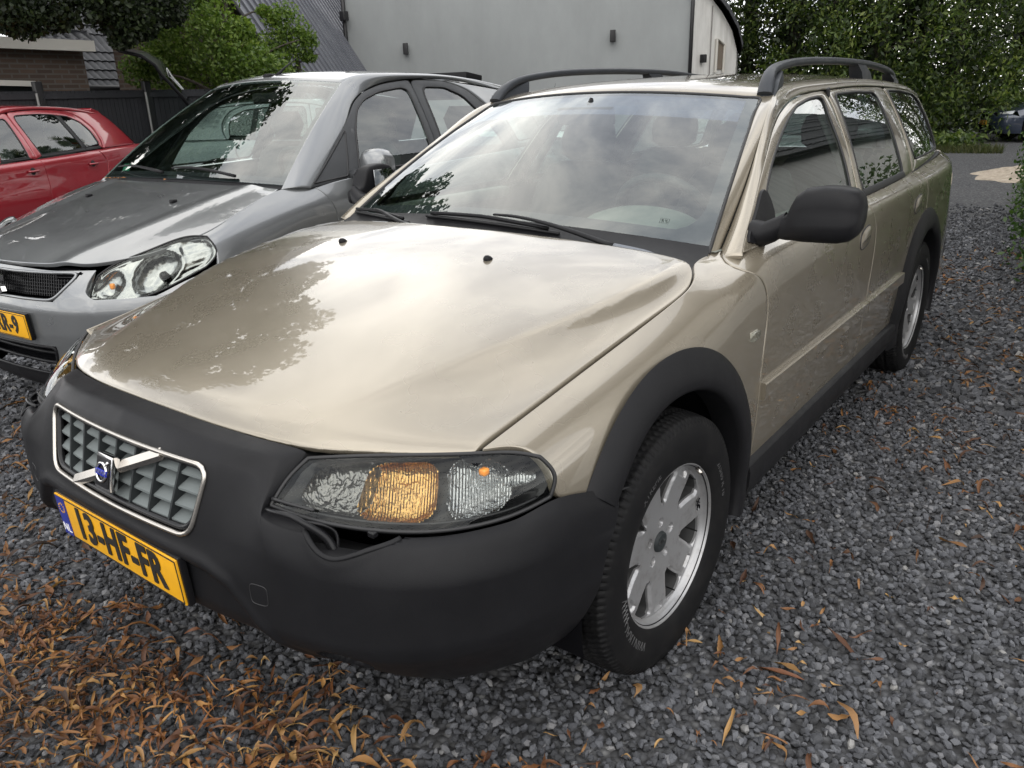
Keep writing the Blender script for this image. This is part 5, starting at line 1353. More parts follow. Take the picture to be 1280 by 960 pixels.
hol = (in_poly(PS[..., 0], PS[..., 2], up) < 0) | (in_poly(PS[..., 0], PS[..., 2], lo) < 0)
fb = make('front_bumper', PS.reshape(-1, 3), cut_grid(PS, hol), P_GREY, sx)
lowm = PS[..., 2] < .36
fb.data.materials.append(M_TRIM)
vz = PS.reshape(-1, 3)[:, 2]
for p in fb.data.polygons:
    if vz[p.vertices[0]] < .335: p.material_index = 1
gp = empty('grille', (0, 0, 0), 0, sx)
for pl_ in (up, lo):
    q = round_outline([(p[0], p[1]) for p in pl_], 120, 3); j = [np.argmin(np.hypot(PS[..., 0].ravel()-a, PS[..., 2].ravel()-b)) for a, b in q]
    q3 = PS.reshape(-1, 3)[j]*.5+np.c_[q[:, 0], PS.reshape(-1, 3)[j][:, 1], q[:, 1]]*.5
    for _ in range(3): q3 = (np.roll(q3, 1, 0)+2*q3+np.roll(q3, -1, 0))/4
    MB().tube(np.vstack([q3, q3[:1]]), .007, 8, False).build('grille_rim', P_GREY if pl_ is up else M_TRIM, gp)
yb_ = lambda x, z: np.interp(np.abs(x), px_, py_)+.012
for z in np.linspace(.680, .765, 7):
    x = np.linspace(-.45, .45, 41); w = np.interp(z, [.662, .770], [.395, .48]); x = x*w/.45
    MB().tube(np.stack([x, yb_(x, z)+.02+(z-.665)*.22, np.full(41, z)], 1), .0028, 5).build('mesh_bar', M_GLOSSBLK, gp)
mb = MB()
for x in np.linspace(-.46, .46, 66):
    zt = np.interp(abs(x), [0, .385, .44], [.768, .768, .668]) if abs(x) > .385 else .768; zb = .668 if abs(x) < .385 else np.interp(abs(x), [.385, .44], [.668, .768])
    mb.box((x, float(yb_(x, .71))+.024+.01, .718), (.0035, .012, .10 if abs(x) < .385 else .05), rotx(-.2))
mb.build('mesh_uprights', M_GLOSSBLK, gp, False)['kind'] = 'stuff'
for zc, hh_, ww in ((.718, .125, .90), (.39, .14, .74)): MB().bbox((0, -.70, zc), (ww, .03, hh_), .004).build('grille_duct', M_DARK, gp)
for z in (.365, .41): x = np.linspace(-.33, .33, 20); MB().tube(np.stack([x, yb_(x, z)+.03, np.full(20, z)], 1), .008, 6).build('lower_bar', M_TRIM, gp)
# chrome badge built from slanted bars
def bar3(p, q, w, d, y):
    p, q = np.array(p), np.array(q); t = (q-p)/np.linalg.norm(q-p); n = np.array([-t[1], t[0]])
    pts = [p+n*w/2, q+n*w/2, q-n*w/2, p-n*w/2]; V = [(a[0], y, a[1]) for a in pts]+[(a[0]*.9, y-d, a[1]) for a in pts]
    return V, [(4, 5, 6, 7), (0, 1, 5, 4), (1, 2, 6, 5), (2, 3, 7, 6), (3, 0, 4, 7)]
mb = MB(); c_ = .715
for p, q, w in (((.062, c_+.028), (.0, c_+.055), .022), ((.0, c_+.055), (-.062, c_+.022), .022), ((-.060, c_+.020), (.060, c_-.018), .026), ((.062, c_-.022), (.0, c_-.055), .022), ((.0, c_-.055), (-.062, c_-.028), .022)):
    mb.add(*bar3((p[0]*1.7, c_+(p[1]-c_)*.92), (q[0]*1.7, c_+(q[1]-c_)*.92), w*1.15, .014, -.838))
mb.build('chrome_badge', M_CHROME, gp, False)
number_plate(sx, (0, -.862, .543), .05, '73-LRR-9'.replace('73-L', '73-L'), True, size=.108, squeeze=.80)
# headlamps
hb_ = [(.507, -.712, .660), (.60, -.660, .652), (.685, -.577, .660), (.745, -.455, .700), (.800, -.335, .752)]
ht_ = [(.535, -.668, .755), (.575, -.608, .795), (.655, -.488, .842), (.735, -.365, .882), (.790, -.300, .878)]
HL2 = coons(curve(hb_, 60), curve(ht_, 60), curve([hb_[0], (.518, -.692, .708), ht_[0]], 20), curve([hb_[-1], (.822, -.287, .810), ht_[-1]], 20))
h2n = grid_normals(HL2); h2n *= np.where(h2n.reshape(-1, 3).mean(0)@np.array([.5, -.8, .4]) < 0, -1, 1); u6, v6 = np.meshgrid(np.linspace(0, 1, 60), np.linspace(0, 1, 20))
HL2 = HL2+h2n*(.012*np.minimum(1, 6*u6*(1-u6))*4*v6*(1-v6))[..., None]
M_SILV = mat('lamp_silver', (.30, .305, .30), .18, 1.0); n_ = N(M_SILV); n_.set(Normal=n_.bump(n_.noise(n_.coord(), 18, 2, .5), .6, .01))
def h2at(u, v, d):
    i = np.clip((np.asarray(v)*19).round().astype(int), 0, 19); j = np.clip((np.asarray(u)*59).round().astype(int), 0, 59); return HL2[i, j]-h2n[i, j]*(np.asarray(d)[..., None] if np.ndim(d) else d)
for s_ in (1, -1):
    hl = empty('headlamp', (0, 0, 0), 0, sx)
    def hb2(mb, nm, m_):
        if s_ < 0: mb = MB().add(mb.verts(), mb.f).flipx()
        return mb.build(nm, m_, hl)
    hb2(MB().grid(HL2, True), 'lens', G_LENS)
    dpt = .020+.060*np.clip(1-((u6-.52)/.20)**2-((v6-.46)/.46)**2, 0, 1)**.5+.030*np.clip(1-((u6-.15)/.11)**2-((v6-.45)/.38)**2, 0, 1)**.5+.012*np.clip(1-((u6-.84)/.12)**4-((v6-.5)/.42)**4, 0, 1)**.5+.0010*np.sin(v6*40)*(u6 > .74)
    dpt = np.where((u6 < .02) | (u6 > .98) | (v6 < .05) | (v6 > .96), .004, dpt)
    hb2(MB().grid(HL2-h2n*dpt[..., None]), 'reflector', M_SILV)
    c = h2at(np.array(.54), np.array(.44), .060); hb2(MB().revolve([(-.006, 0), (-.002, .014), (.006, .018), (.02, .019)], c, 'y', 24), 'projector', M_GLOSSBLK)
    c = h2at(np.array(.16), np.array(.42), .030); hb2(MB().bbox(c, (.020, .018, .026), .008), 'indicator_bulb', M_AMBER)
    ol = np.vstack([HL2[0], HL2[1:, -1], HL2[-1, ::-1][1:], HL2[::-1, 0][1:]]); hb2(MB().tube(ol, .004, 6, False), 'lamp_gasket', M_SEAL)
# mirrors
for s_ in (1, -1):
    mm = empty('door_mirror', (0, 0, 0), 0, sx); n = 30; a = np.linspace(0, 2*np.pi, n, endpoint=False); ca, sa = np.cos(a), np.sin(a)
    rg = [np.stack([np.full(n, x), np.where(ca > 0, cy+.03*np.abs(ca)**.3, cy-ry*np.abs(ca)**.65), cz+rz*np.sign(sa)*np.abs(sa)**.62], 1) for x, ry, rz, cz, cy in ((.855, .03, .055, 1.085, .66), (.875, .05, .078, 1.09, .665), (.91, .068, .088, 1.095, .67), (.96, .07, .088, 1.095, .675), (1.0, .058, .080, 1.09, .68), (1.02, .03, .055, 1.088, .685))]
    mb = MB().loft(rg); (mb if s_ > 0 else mb.flipx()).build('mirror_shell', P_GREY, mm)
    mb = MB().loft([np.stack([np.full(12, x), .66+ry*np.cos(q), cz+rz*np.sin(q)], 1) for x, ry, cz, rz in ((.79, .06, 1.045, .035), (.83, .045, 1.05, .03), (.875, .04, 1.06, .03)) for q in [np.linspace(0, 2*np.pi, 12, endpoint=False)]]); (mb if s_ > 0 else mb.flipx()).build('mirror_foot', MP, mm)
# wipers and cowl
MB().grid(np.array([np.stack([np.linspace(-.73, .73, 21), .125+.08*np.linspace(-1, 1, 21)**2, 1.040-.02*np.linspace(-1, 1, 21)**2], 1), sb_(np.linspace(-1, 1, 21))+np.array([0, .02, .012])])).build('cowl', M_TRIM, sx)
for a, b in (((.62, .02), (-.02, .06)), ((-.10, .02), (-.80, .07))):
    q = np.array([SW(np.array(a[0]+(b[0]-a[0])*t), np.array(a[1]+(b[1]-a[1])*t))+np.array([0, -.5, .8])*(.02+.02*math.sin(math.pi*t)) for t in np.linspace(0, 1, 10)])
    w_ = MB().tube(q, np.linspace(.014, .008, 10), 8, flat=.6).build('windscreen_wiper', M_TRIM, sx)
# cabin
inn2 = empty('interior', (0, 0, 0), 0, sx)
x_ = np.linspace(-.72, .72, 31); MB().grid(np.array([np.stack([x_, np.full(31, y)+.07*(x_/.72)**2*(y < .3), np.full(31, z)+.03*np.exp(-((x_-.35)/.2)**4)*(y > .4)], 1) for y, z in ((.16, 1.02), (.35, 1.02), (.55, 1.0), (.62, .95), (.63, .6))])).build('dashboard', M_DASH, inn2)
simple_seat(inn2, .36, 1.15, .06); simple_seat(inn2, -.36, 1.15, .06); simple_seat(inn2, .38, 2.05, .06); simple_seat(inn2, -.38, 2.05, .06)
a = np.linspace(0, 2*np.pi, 40); Rw = rotx(math.radians(-60)); MB().tube(np.stack([.18*np.cos(a), .18*np.sin(a), 0*a], 1)@Rw.T+np.array([.36, .74, 1.02]), .016, 8, False).build('steering_wheel', M_SEAT, inn2)
MB().bbox((0, .84, 1.44), (.22, .03, .06), .012).build('rear_view_mirror', M_TRIM, inn2)
MB().bbox((0, 1.6, .42), (1.5, 2.7, .06), .01).build('floor', M_CARPET, inn2)
y = np.linspace(.40, 3.1, 24); mirrored(MB().grid(np.array([np.stack([SX.fx[0](y)-.05, y, SX.fz[0](y)-.01], 1), np.stack([SX.fx[0](y)-.06, y, np.full(24, .45)], 1)])), 'door_card', M_INNER, inn2)
MB().grid(np.array([np.stack([np.linspace(-.5, .5, 9), np.full(9, y), np.full(9, z)], 1) for y, z in ((.92, 1.515), (1.5, 1.535), (2.2, 1.50), (2.9, 1.40))])).build('headlining', M_LINER, inn2)
MB().bbox((0, 1.5, .30), (1.5, 3.0, .16), .05).build('underbody', M_UNDER, sx); MB().bbox((0, -.15, .5), (.95, .9, .34), .05).build('engine_bay', M_DARK, sx)
for x, y, fl_ in ((.745, 0, False), (-.745, 0, True), (.745, 2.5, False), (-.745, 2.5, True)): simple_wheel(sx, (x, y, .315), .322, .205, fl_)
for cy in (0, 2.5):
    t = np.radians(np.linspace(-10, 190, 30)); mirrored(MB().grid(np.array([[(x, cy+.385*math.cos(q), .315+.385*math.sin(q)) for q in t] for x in (.84, .5)])), 'wheel_housing', M_DARK, sx)
# fallen leaves caught on the cowl
LEAFB = mat('leaf_on_car', (.30, .12, .03), .7)
for k, (x, y) in enumerate(((-.69, .20), (-.55, .175), (-.50, .16), (-.46, .165), (-.02, .12), (-.63, .185))):
    z = 1.055-.02*(x/.73)**2; a_ = k*1.3; d_ = np.array([math.cos(a_), math.sin(a_), 0])*.022; e_ = np.array([-math.sin(a_), math.cos(a_), .5])*.009
    o = make('leaf_on_car', (np.array([(x, y-.01, z)])+np.array([-d_, e_, d_, -e_+np.array([0, 0, .01])]))@rotz(.086).T+np.array([-2.305, .556, 0]), [(0, 1, 2, 3)], LEAFB, None, False)
    tag(o, 'small brown leaf lying at the windscreen foot of the grey hatchback', 'leaf', 'leaves on the grey hatchback')
# ---- a plain five-door hatchback, used for the cars further back -----------------------------------
def hatch(name, label, loc, rz, pm, k=1.0, seats=True, lamps=True, plate=None, tail_up=False, group=None):
    c = empty(name, loc, rz); tag(c, label, 'car', group)
    Y = [-.62, -.4, -.15, .15, .45, .9, 1.3, 1.8, 2.3, 2.8, 3.2, 3.36]
    bx_ = [.60, .70, .74, .755, .795, .805, .808, .800, .780, .74, .68, .64]; bz_ = [.70, .76, .83, .90, .93, .945, .955, .970, .985, 1.0, 1.0, .99]
    R_ = [list(zip(bx_, bz_)), [(x+.045, z-.045) for x, z in zip(bx_, bz_)], [(x, .74) for x in (.70, .79, .83, .845, .853, .857, .858, .856, .845, .81, .745, .69)],
          [(x, .55) for x in (.72, .81, .85, .862, .868, .87, .87, .868, .858, .825, .76, .70)], [(x, .30) for x in (.70, .79, .83, .845, .85, .852, .852, .85, .84, .81, .74, .68)]]
    R_[0] = [(x, z) for x, z in R_[0]]; R_[2] = [(x, min(.78, z-.10)) for (x, _), (_, z) in zip(R_[2], R_[0])]; R_[3] = [(x, min(.58, z-.2)) for (x, _), (_, z) in zip(R_[3], R_[0])]
    B_ = P2(R_, Y); fb_ = cspline([.3, .9, 1.5, 2.1, 2.7, 3.2], [.775, .795, .798, .785, .74, .66]); ft_ = cspline([.3, .9, 1.5, 2.1, 2.7, 3.2], [.50, .535, .548, .54, .50, .43])
    G_ = lambda yz, off=0: local_flat(yz, fb_, ft_, .95, 1.40, .014, off)
    bl = lambda a, b, n=10: [(t, float(B_.fz[0](t))-.002) for t in np.linspace(a, b, n)]
    g1 = [(.42, .925), (.42, .75), (.40, .31)]; g2 = [(1.27, .950), (1.295, .75), (1.26, .31)]; g3 = [(2.20, .98), (2.28, .85), (2.24, .72)]
    panel('fender', B_.patch(bl(-.45, .415), arc2(0, .31, .37, 150, 8)+[(.397, .31)], [(-.45, .745), (-.42, .62), (-.33, .50)], off(g1, -.003), 24, 20, (True, False, True, True)), pm, c, mirror=True)
    fd = panel('front_door', B_.patch(bl(.422, 1.266), [(.404, .31), (1.257, .31)], off(g1, .003), off(g2, -.003), 24, 20), pm, c, mirror=True)
    rd = panel('rear_door', B_.patch(bl(1.274, 2.196), [(1.263, .31), (2.23, .31)], off(g2, .003), off(g3+arc2(2.614, .31, .38, 130, 176)+[(2.233, .31)], -.003), 24, 24, (True, True, True, False)), pm, c, mirror=True)
    panel('rear_quarter', B_.patch(bl(2.204, 3.34), arc2(2.614, .31, .38, 128, 0)+[(3.34, .31)], off(g3, .003), [(3.34, .985), (3.34, .31)], 24, 20, (True, False, True, True)), pm, c, mirror=True)
    for d_, cy in ((fd, 1.12), (rd, 2.02)):
        for o, s_ in zip(d_, (1, -1)):
            q = B_.at(cy+.07*np.linspace(-1, 1, 10), np.full(10, .845)); q[:, 0] += .010+.016*(1-np.linspace(-1, 1, 10)**4); q[:, 0] *= s_
            MB().tube(q, .011, 8).build('door_handle', pm, o); cupc = B_.at([cy], [.845])[0]*np.array([s_, 1, 1]); MB().revolve([(.004*s_, 0), (.002*s_, .032), (0, .036)], cupc, 'x', 20).build('handle_cup', M_SEAL, o)
    hz_ = lambda x, y: B_.fz[0](y)+(.05+.03*np.clip((.15-y), 0, 1))*(1-np.clip(np.abs(x)/B_.fx[0](y), 0, 1.1)**2.4)
    hf = [(0, -.82), (.3, -.79), (.5, -.70), (.60, -.60)]; hr2 = [(0, .22), (.4, .25), (.735, .33)]; hs2 = [(.60, -.60)]+[(float(B_.fx[0](t))-.004, t) for t in (-.4, -.15, .1, .25)]+[(.735, .33)]
    D_ = coons(curve(hf, 24), curve(hr2, 24), curve([(0, -.82), (0, .22)], 20, False), curve(hs2, 20)); H_ = np.stack([D_[..., 0], D_[..., 1], hz_(D_[..., 0], D_[..., 1])-.06*np.exp(-(D_[..., 1]+.80)/.06)], -1)
    panel('hood', np.concatenate([H_[:, :0:-1]*np.array([-1, 1, 1.0]), H_], 1), pm, c, (0, 0, 1))
    sb2 = lambda u: np.stack([.73*u, .25+.11*u**2, .985-.05*u**2], -1); st2 = lambda u: np.stack([.515*u, .98+.10*u**2, 1.425-.03*u**2], -1); W_ = screen(sb2, st2)
    u_, v_ = np.meshgrid(np.linspace(-1, 1, 21), np.linspace(0, 1, 11)); panel('windscreen', W_(u_, v_), G_CLEAR, c, (0, -.5, .8), 0)
    e_ = W_(np.ones(10), np.linspace(-.03, 1, 10)); dd_ = np.array([(.520, 1.25, 1.442), (.525, 1.6, 1.450), (.520, 2.0, 1.440), (.505, 2.4, 1.415), (.475, 2.75, 1.375)])
    dl_ = [(.40, .93), (.62, 1.075), (.85, 1.22), (1.02, 1.32), (1.15, 1.375), (1.35, 1.405), (1.6, 1.418), (2.0, 1.412), (2.4, 1.385), (2.75, 1.345)]
    panel('roof_frame', strip3(np.vstack([e_, dd_]), G_(dl_, .001), 50, 6, .010, (.8, -.2, .5)), pm, c, (.8, -.2, .5), .012, mirror=True)
    uu = np.linspace(-1, 1, 25); f0 = st2(uu)+np.array([0, .01, .004]); l_ = curve(np.vstack([f0[-1], dd_]), 30); r_ = l_*np.array([-1, 1, 1.0]); bk = np.stack([uu*l_[-1, 0], np.full(25, l_[-1, 1])+.03*(1-uu**2), l_[-1, 2]+.035*(1-uu**2)], 1); bk[0], bk[-1] = r_[-1], l_[-1]
    rf_ = panel('roof', coons(f0, bk, r_, l_), pm, c, (0, 0, 1))[0]
    MB().tube([(0, 2.45, 1.44), (0, 2.52, 1.52), (0, 2.60, 1.60)], np.array([.010, .004, .002]), 6).build('aerial', M_TRIM, rf_)
    side_glass(c, G_, [(.60, .962), (.78, 1.10), (.98, 1.24), (1.10, 1.315), (1.19, 1.345), (1.215, 1.33), (1.205, 1.15), (1.19, .975)], 'front_window', G_SIDE)
    side_glass(c, G_, [(1.365, .985), (1.345, 1.15), (1.335, 1.30), (1.355, 1.365), (1.7, 1.372), (1.925, 1.360), (1.94, 1.34), (2.03, 1.01)], 'rear_window', G_SIDE)
    side_glass(c, G_, [(2.085, 1.015), (2.00, 1.30), (1.99, 1.352), (2.12, 1.335), (2.26, 1.27), (2.325, 1.17), (2.335, 1.04)], 'quarter_window', G_DARK)
    gstrip('front_door_frame', G_, [(.40, .928), (.70, 1.118), (.95, 1.272), (1.10, 1.348), (1.22, 1.384), (1.285, 1.392), (1.28, 1.30), (1.275, 1.10), (1.268, .955)], [(.59, .96), (.80, 1.112), (.99, 1.245), (1.10, 1.313), (1.18, 1.342), (1.213, 1.338), (1.212, 1.27), (1.20, 1.10), (1.19, .965)], pm, c)
    gstrip('rear_door_frame', G_, [(1.276, .955), (1.283, 1.10), (1.288, 1.30), (1.293, 1.393), (1.40, 1.402), (1.7, 1.413), (1.95, 1.407), (2.12, 1.392), (2.30, 1.33), (2.41, 1.20), (2.41, 1.08), (2.37, .99)], [(1.365, .98), (1.35, 1.10), (1.338, 1.29), (1.355, 1.362), (1.45, 1.370), (1.7, 1.374), (1.9, 1.365), (2.08, 1.345), (2.24, 1.28), (2.325, 1.18), (2.337, 1.10), (2.335, 1.01)], pm, c)
    gstrip('window_divider', G_, [(1.935, 1.352), (2.035, .99)], [(1.985, 1.352), (2.090, .99)], M_SEAL, c, sm=0)
    gstrip('rear_pillar', G_, [(2.0, 1.41), (2.13, 1.397), (2.31, 1.334), (2.42, 1.20), (2.42, 1.08), (2.38, .992)], [(2.75, 1.345), (2.80, 1.32), (2.86, 1.26), (2.93, 1.18), (3.0, 1.10), (3.08, 1.0)], pm, c)
    gstrip('front_sill_trim', G_, [(.59, .968), (1.19, .982)], [(.59, .945), (1.19, .955)], M_SEAL, c, sm=0); gstrip('rear_sill_trim', G_, [(1.365, .99), (2.33, 1.02)], [(1.365, .962), (2.33, .99)], M_SEAL, c, sm=0)
    # tailgate: window and panel
    tg = np.array([[(x, y, z) for x in np.linspace(-w, w, 13)] for y, z, w in ((2.76, 1.365, .46), (2.90, 1.25, .54), (3.05, 1.10, .60), (3.12, 1.02, .63))])
    tp = np.array([[(x, y-.08*(x/w)**2, z) for x in np.linspace(-w, w, 13)] for y, z, w in ((3.12, 1.02, .64), (3.30, .95, .67), (3.38, .80, .69), (3.40, .55, .70), (3.34, .32, .68))])
    if tail_up:
        Rq = rotx(math.radians(100)); piv = np.array([0, 2.76, 1.37]); tg2 = (tg-piv)@Rq.T+piv; tp2 = (tp[:4]-piv)@Rq.T+piv
        MB().grid(tg2).build('tailgate_window', G_DARK, c); mb = MB().grid(tp2[:, ::1]); mb.build('tailgate', pm, c)
        for s_ in (0, -1): MB().tube(np.vstack([tg2[:, s_], tp2[1:, s_]]), .022, 6).build('tailgate_edge', M_SILV if s_ else M_TRIM, c)
    else:
        MB().grid(tg).build('tailgate_window', G_DARK, c); panel('tailgate', tp, pm, c, (0, 1, .2), .01)
    MB().bbox((0, 2.80, 1.385), (.84, .14, .03), .012, rotx(-.3)).build('roof_spoiler', pm if not tail_up else M_TRIM, c)
    # nose
    s_ = np.array([0, .4, .7, 1.0]); T_2 = np.array([(0, -.83, .70), (.35, -.80, .70), (.58, -.67, .69), (.80, -.42, .62)]); rows_ = [T_2]+[np.array([(0, -.92+d, z), (.38, -.88+d, z), (.66, -.70+d, z), (.84, -.34, z)]) for z, d in ((.60, .0), (.45, -.01), (.32, .01), (.22, .06))]
    Pn = shell(s_, rows_, 40, 24); hl_ = (in_poly(Pn[..., 0], Pn[..., 2], [(-.30, .655), (.30, .655), (.25, .56), (-.25, .56)]) < 0) | (in_poly(Pn[..., 0], Pn[..., 2], [(-.42, .40), (.42, .40), (.36, .28), (-.36, .28)]) < 0)
    make('front_bumper', Pn.reshape(-1, 3), cut_grid(Pn, hl_), pm, c); MB().bbox((0, -.80, .45), (1.0, .06, .5), .01).build('grille_duct', M_DARK, c)
    for q in (-1, 1):
        lp_ = np.array([[(q*x, y, z) for x, y, z in row] for row in ([(.42, -.80, .63), (.56, -.70, .64), (.68, -.53, .67)], [(.44, -.77, .69), (.57, -.655, .715), (.69, -.47, .745)])]); MB().grid(lp_+np.array([q*.012, -.016, .012])).build('headlamp', M_SILV, c)
        n = 20; a = np.linspace(0, 2*np.pi, n, endpoint=False); ca, sa = np.cos(a), np.sin(a)
        MB().loft([np.stack([np.full(n, q*x), .60-ry*ca, cz+rz*sa], 1) for x, ry, rz, cz in ((.80, .02, .02, .99), (.83, .05, .06, 1.0), (.90, .06, .07, 1.005), (.96, .04, .055, 1.005), (.975, .015, .03, 1.0))]).build('door_mirror', pm, c)
    if plate: number_plate(c, (0, -.938, .47), 0.0, plate, True, size=.11, squeeze=.8)
    i_ = empty('interior', (0, 0, 0), 0, c)
    MB().bbox((0, 1.6, .40), (1.45, 2.8, .06), .01).build('floor', M_CARPET, i_); MB().bbox((0, .62, .86), (1.4, .34, .22), .06).build('dashboard', M_INNER, i_)
    if seats:
        for sx_, sy_ in ((.36, 1.10), (-.36, 1.10), (.36, 2.0), (-.36, 2.0)): simple_seat(i_, sx_, sy_, -.03)
    y = np.linspace(.45, 3.2, 12); mirrored(MB().grid(np.array([np.stack([B_.fx[0](y)-.05, y, B_.fz[0](y)-.01], 1), np.stack([B_.fx[0](y)-.05, y, np.full(12, .4)], 1)])), 'door_card', M_INNER, i_)
    MB().bbox((0, 1.5, .30), (1.45, 3.2, .16), .05).build('underbody', M_UNDER, c)
    for x, y, f_ in ((.745, 0, False), (-.745, 0, True), (.745, 2.614, False), (-.745, 2.614, True)): simple_wheel(c, (x, y, .308), .315, .20, f_)
    return c
hatch('red_hatchback', 'dark red hatchback at the left edge seen from its side', (-7.24, .57, 0), .47, P_RED)
hatch('silver_hatchback', 'silver car behind the red one, only its roof and rear showing', (-11.2, 4.2, 0), .95, P_SILVER)
hatch('open_hatchback', 'grey car with its tailgate raised in front of the green bush', (-6.85, 7.0, 0), 2.5, P_GREY, tail_up=True)
hatch('white_hatchback', 'white car mostly hidden behind the grey hatchback and the estate', (-5.3, 7.6, 0), .35, P_WHITE)
hatch('silver_car', 'pale silver car in the back row, showing through the estate windows', (-1.9, 7.1, 0), -.05, P_SILVER)
hatch('navy_hatchback', 'dark blue car parked far back by the trees on the right', (-.62, 22.9, .0), -1.08, P_NAVY, plate='37-JX-ZB')
# ================================================================== the place
def at(px, py, D):
    """a point D metres away (on the ground plan) along the view through a pixel of the 1280 x 960 picture"""
    d = _f+_r*(px-640)/FPX+_u*(480-py)/FPX; return np.array(CAM_LOC)+d/math.hypot(d[0], d[1])*D
def pol(az, D, z=0.0):
    a = math.radians(az); return np.array([CAM_LOC[0]+D*math.sin(a), CAM_LOC[1]+D*math.cos(a), z])
# ---- ground -----------------------------------------------------------
M_GND = mat('gravel_ground', (.06, .06, .065), .95); n = N(M_GND); o = n.coord('Object')
v1 = n.new('TexVoronoi'); n.link(o, v1.inputs['Vector']); v1.inputs['Scale'].default_value = 44
v2 = n.vor(o, 44, 'F1')
stone = n.ramp(v1.outputs['Color'], [(0.0, (.035, .036, .040)), (.45, (.075, .077, .083)), (.75, (.12, .122, .128)), (.93, (.17, .17, .17)), (1.0, (.30, .30, .29))])
stone = n.mix(n.ramp(v2, [(.32, 0.0), (.70, .75)]), stone, (.014, .014, .015))
big = n.noise(o, .35, 6, .6)
n.set(Base_Color=n.mix(n.ramp(big, [(.35, 0.0), (.75, .22)]), stone, (.12, .118, .115)), Normal=n.bump(n.math('SUBTRACT', 1.0, v2), 1.0, .016))
gx = np.linspace(-90, 90, 61); gy = np.linspace(-60, 150, 71)
GXm, GYm = np.meshgrid(gx, gy); gz = .0*GXm
tag(MB().grid(np.stack([GXm, GYm, gz], -1), True).build('ground', M_GND, None, False), kind='structure')
# ---- sand heap ----------------------------------------------------------
M_SAND = mat('sand', (.42, .36, .28), .95); n = N(M_SAND); n.set(Base_Color=n.ramp(n.noise(n.coord(), 9, 8, .7), [(.3, (.26, .22, .17)), (.6, (.46, .39, .31)), (.8, (.52, .46, .38))]), Normal=n.bump(n.noise(n.coord(), 25, 6, .7), .8, .05))
A, R_ = np.meshgrid(np.linspace(0, 2*np.pi, 60), np.linspace(0, 1, 22)); c = at(1262, 214, 15.2)[:2]
rad = 1+.12*np.sin(3*A+1)+.08*np.sin(7*A)+.05*np.sin(13*A); X = c[0]+.25+.80*R_*rad*np.cos(A); Y = c[1]+.95*R_*rad*np.sin(A)
Z = .15*np.clip(1-R_**1.6, 0, 1)+.018*np.sin(17*X)*np.sin(13*Y)*(1-R_)+.006-.01*(R_ > .97)
tag(MB().grid(np.stack([X, Y, Z], -1)).build('sand_heap', M_SAND), 'low heap of pale sand on the gravel near the hedge', 'sand heap')

# ---- materials of the buildings -------------------------------------------
M_STUC = mat('grey_render', (.27, .285, .285), .9); n = N(M_STUC); o = n.coord('Object')
n.set(Base_Color=n.mix(n.ramp(n.noise(n.mapping(o, (1, 1, .45)), .9, 8, .68), [(.3, 0.0), (.7, .65)]), (.30, .315, .315), (.215, .225, .225)), Normal=n.bump(n.noise(o, 60, 5, .6), .25, .01))
M_WREN = mat('white_render', (.62, .61, .58), .9); n = N(M_WREN); o = n.coord('Object')
n.set(Base_Color=n.mix(n.ramp(n.noise(n.mapping(o, (3, 3, .5)), 2.2, 8, .7), [(.4, 0.0), (.75, .55)]), (.66, .65, .62), (.34, .33, .30)))
def brick_mat(name, c1, c2, mortar, scale=1.0):
    m = mat(name, c1, .9); n = N(m); b = n.new('TexBrick'); b.inputs['Color1'].default_value = (*c1, 1); b.inputs['Color2'].default_value = (*c2, 1); b.inputs['Mortar'].default_value = (*mortar, 1)
    b.inputs['Scale'].default_value = scale; b.inputs['Mortar Size'].default_value = .012; b.inputs['Brick Width'].default_value = .22; b.inputs['Row Height'].default_value = .068
    sp = n.new('SeparateXYZ'); n.link(n.coord('Object'), sp.inputs[0]); cb = n.new('CombineXYZ'); n.link(n.math('ADD', sp.outputs[0], sp.outputs[1]), cb.inputs[0]); n.link(sp.outputs[2], cb.inputs[1]); n.link(cb.outputs[0], b.inputs['Vector'])
    n.set(Base_Color=n.mix(n.ramp(n.noise(n.coord('Object'), 3, 6, .6), [(.35, 0.0), (.7, .4)]), b.outputs['Color'], tuple(a*.6 for a in c1)), Normal=n.bump(b.outputs['Fac'], -.5, .01)); return m
M_BRICK = brick_mat('brown_brick', (.095, .062, .045), (.062, .042, .032), (.10, .092, .082))
M_TILE = mat('roof_tile', (.040, .042, .047), .55); n = N(M_TILE); n.set(Base_Color=n.ramp(n.noise(n.coord(), 2.5, 7, .7), [(.3, (.030, .031, .035)), (.7, (.070, .072, .078))]))
M_ZINC = mat('metal_roof', (.125, .13, .15), .38, .35); n = N(M_ZINC); n.set(Base_Color=n.ramp(n.noise(n.coord(), 1.2, 6, .6), [(.3, (.105, .11, .13)), (.7, (.15, .155, .175))]))
M_WOODW = mat('painted_board', (.55, .53, .48), .7); M_BLACKM = mat('black_metal', (.012, .012, .013), .45)
M_FENCE = mat('fence_board', (.017, .018, .022), .6); n = N(M_FENCE); n.set(Base_Color=n.ramp(n.noise(n.mapping(n.coord(), (1, 1, .1)), 6, 5, .6), [(.3, (.012, .013, .016)), (.7, (.026, .027, .032))]))
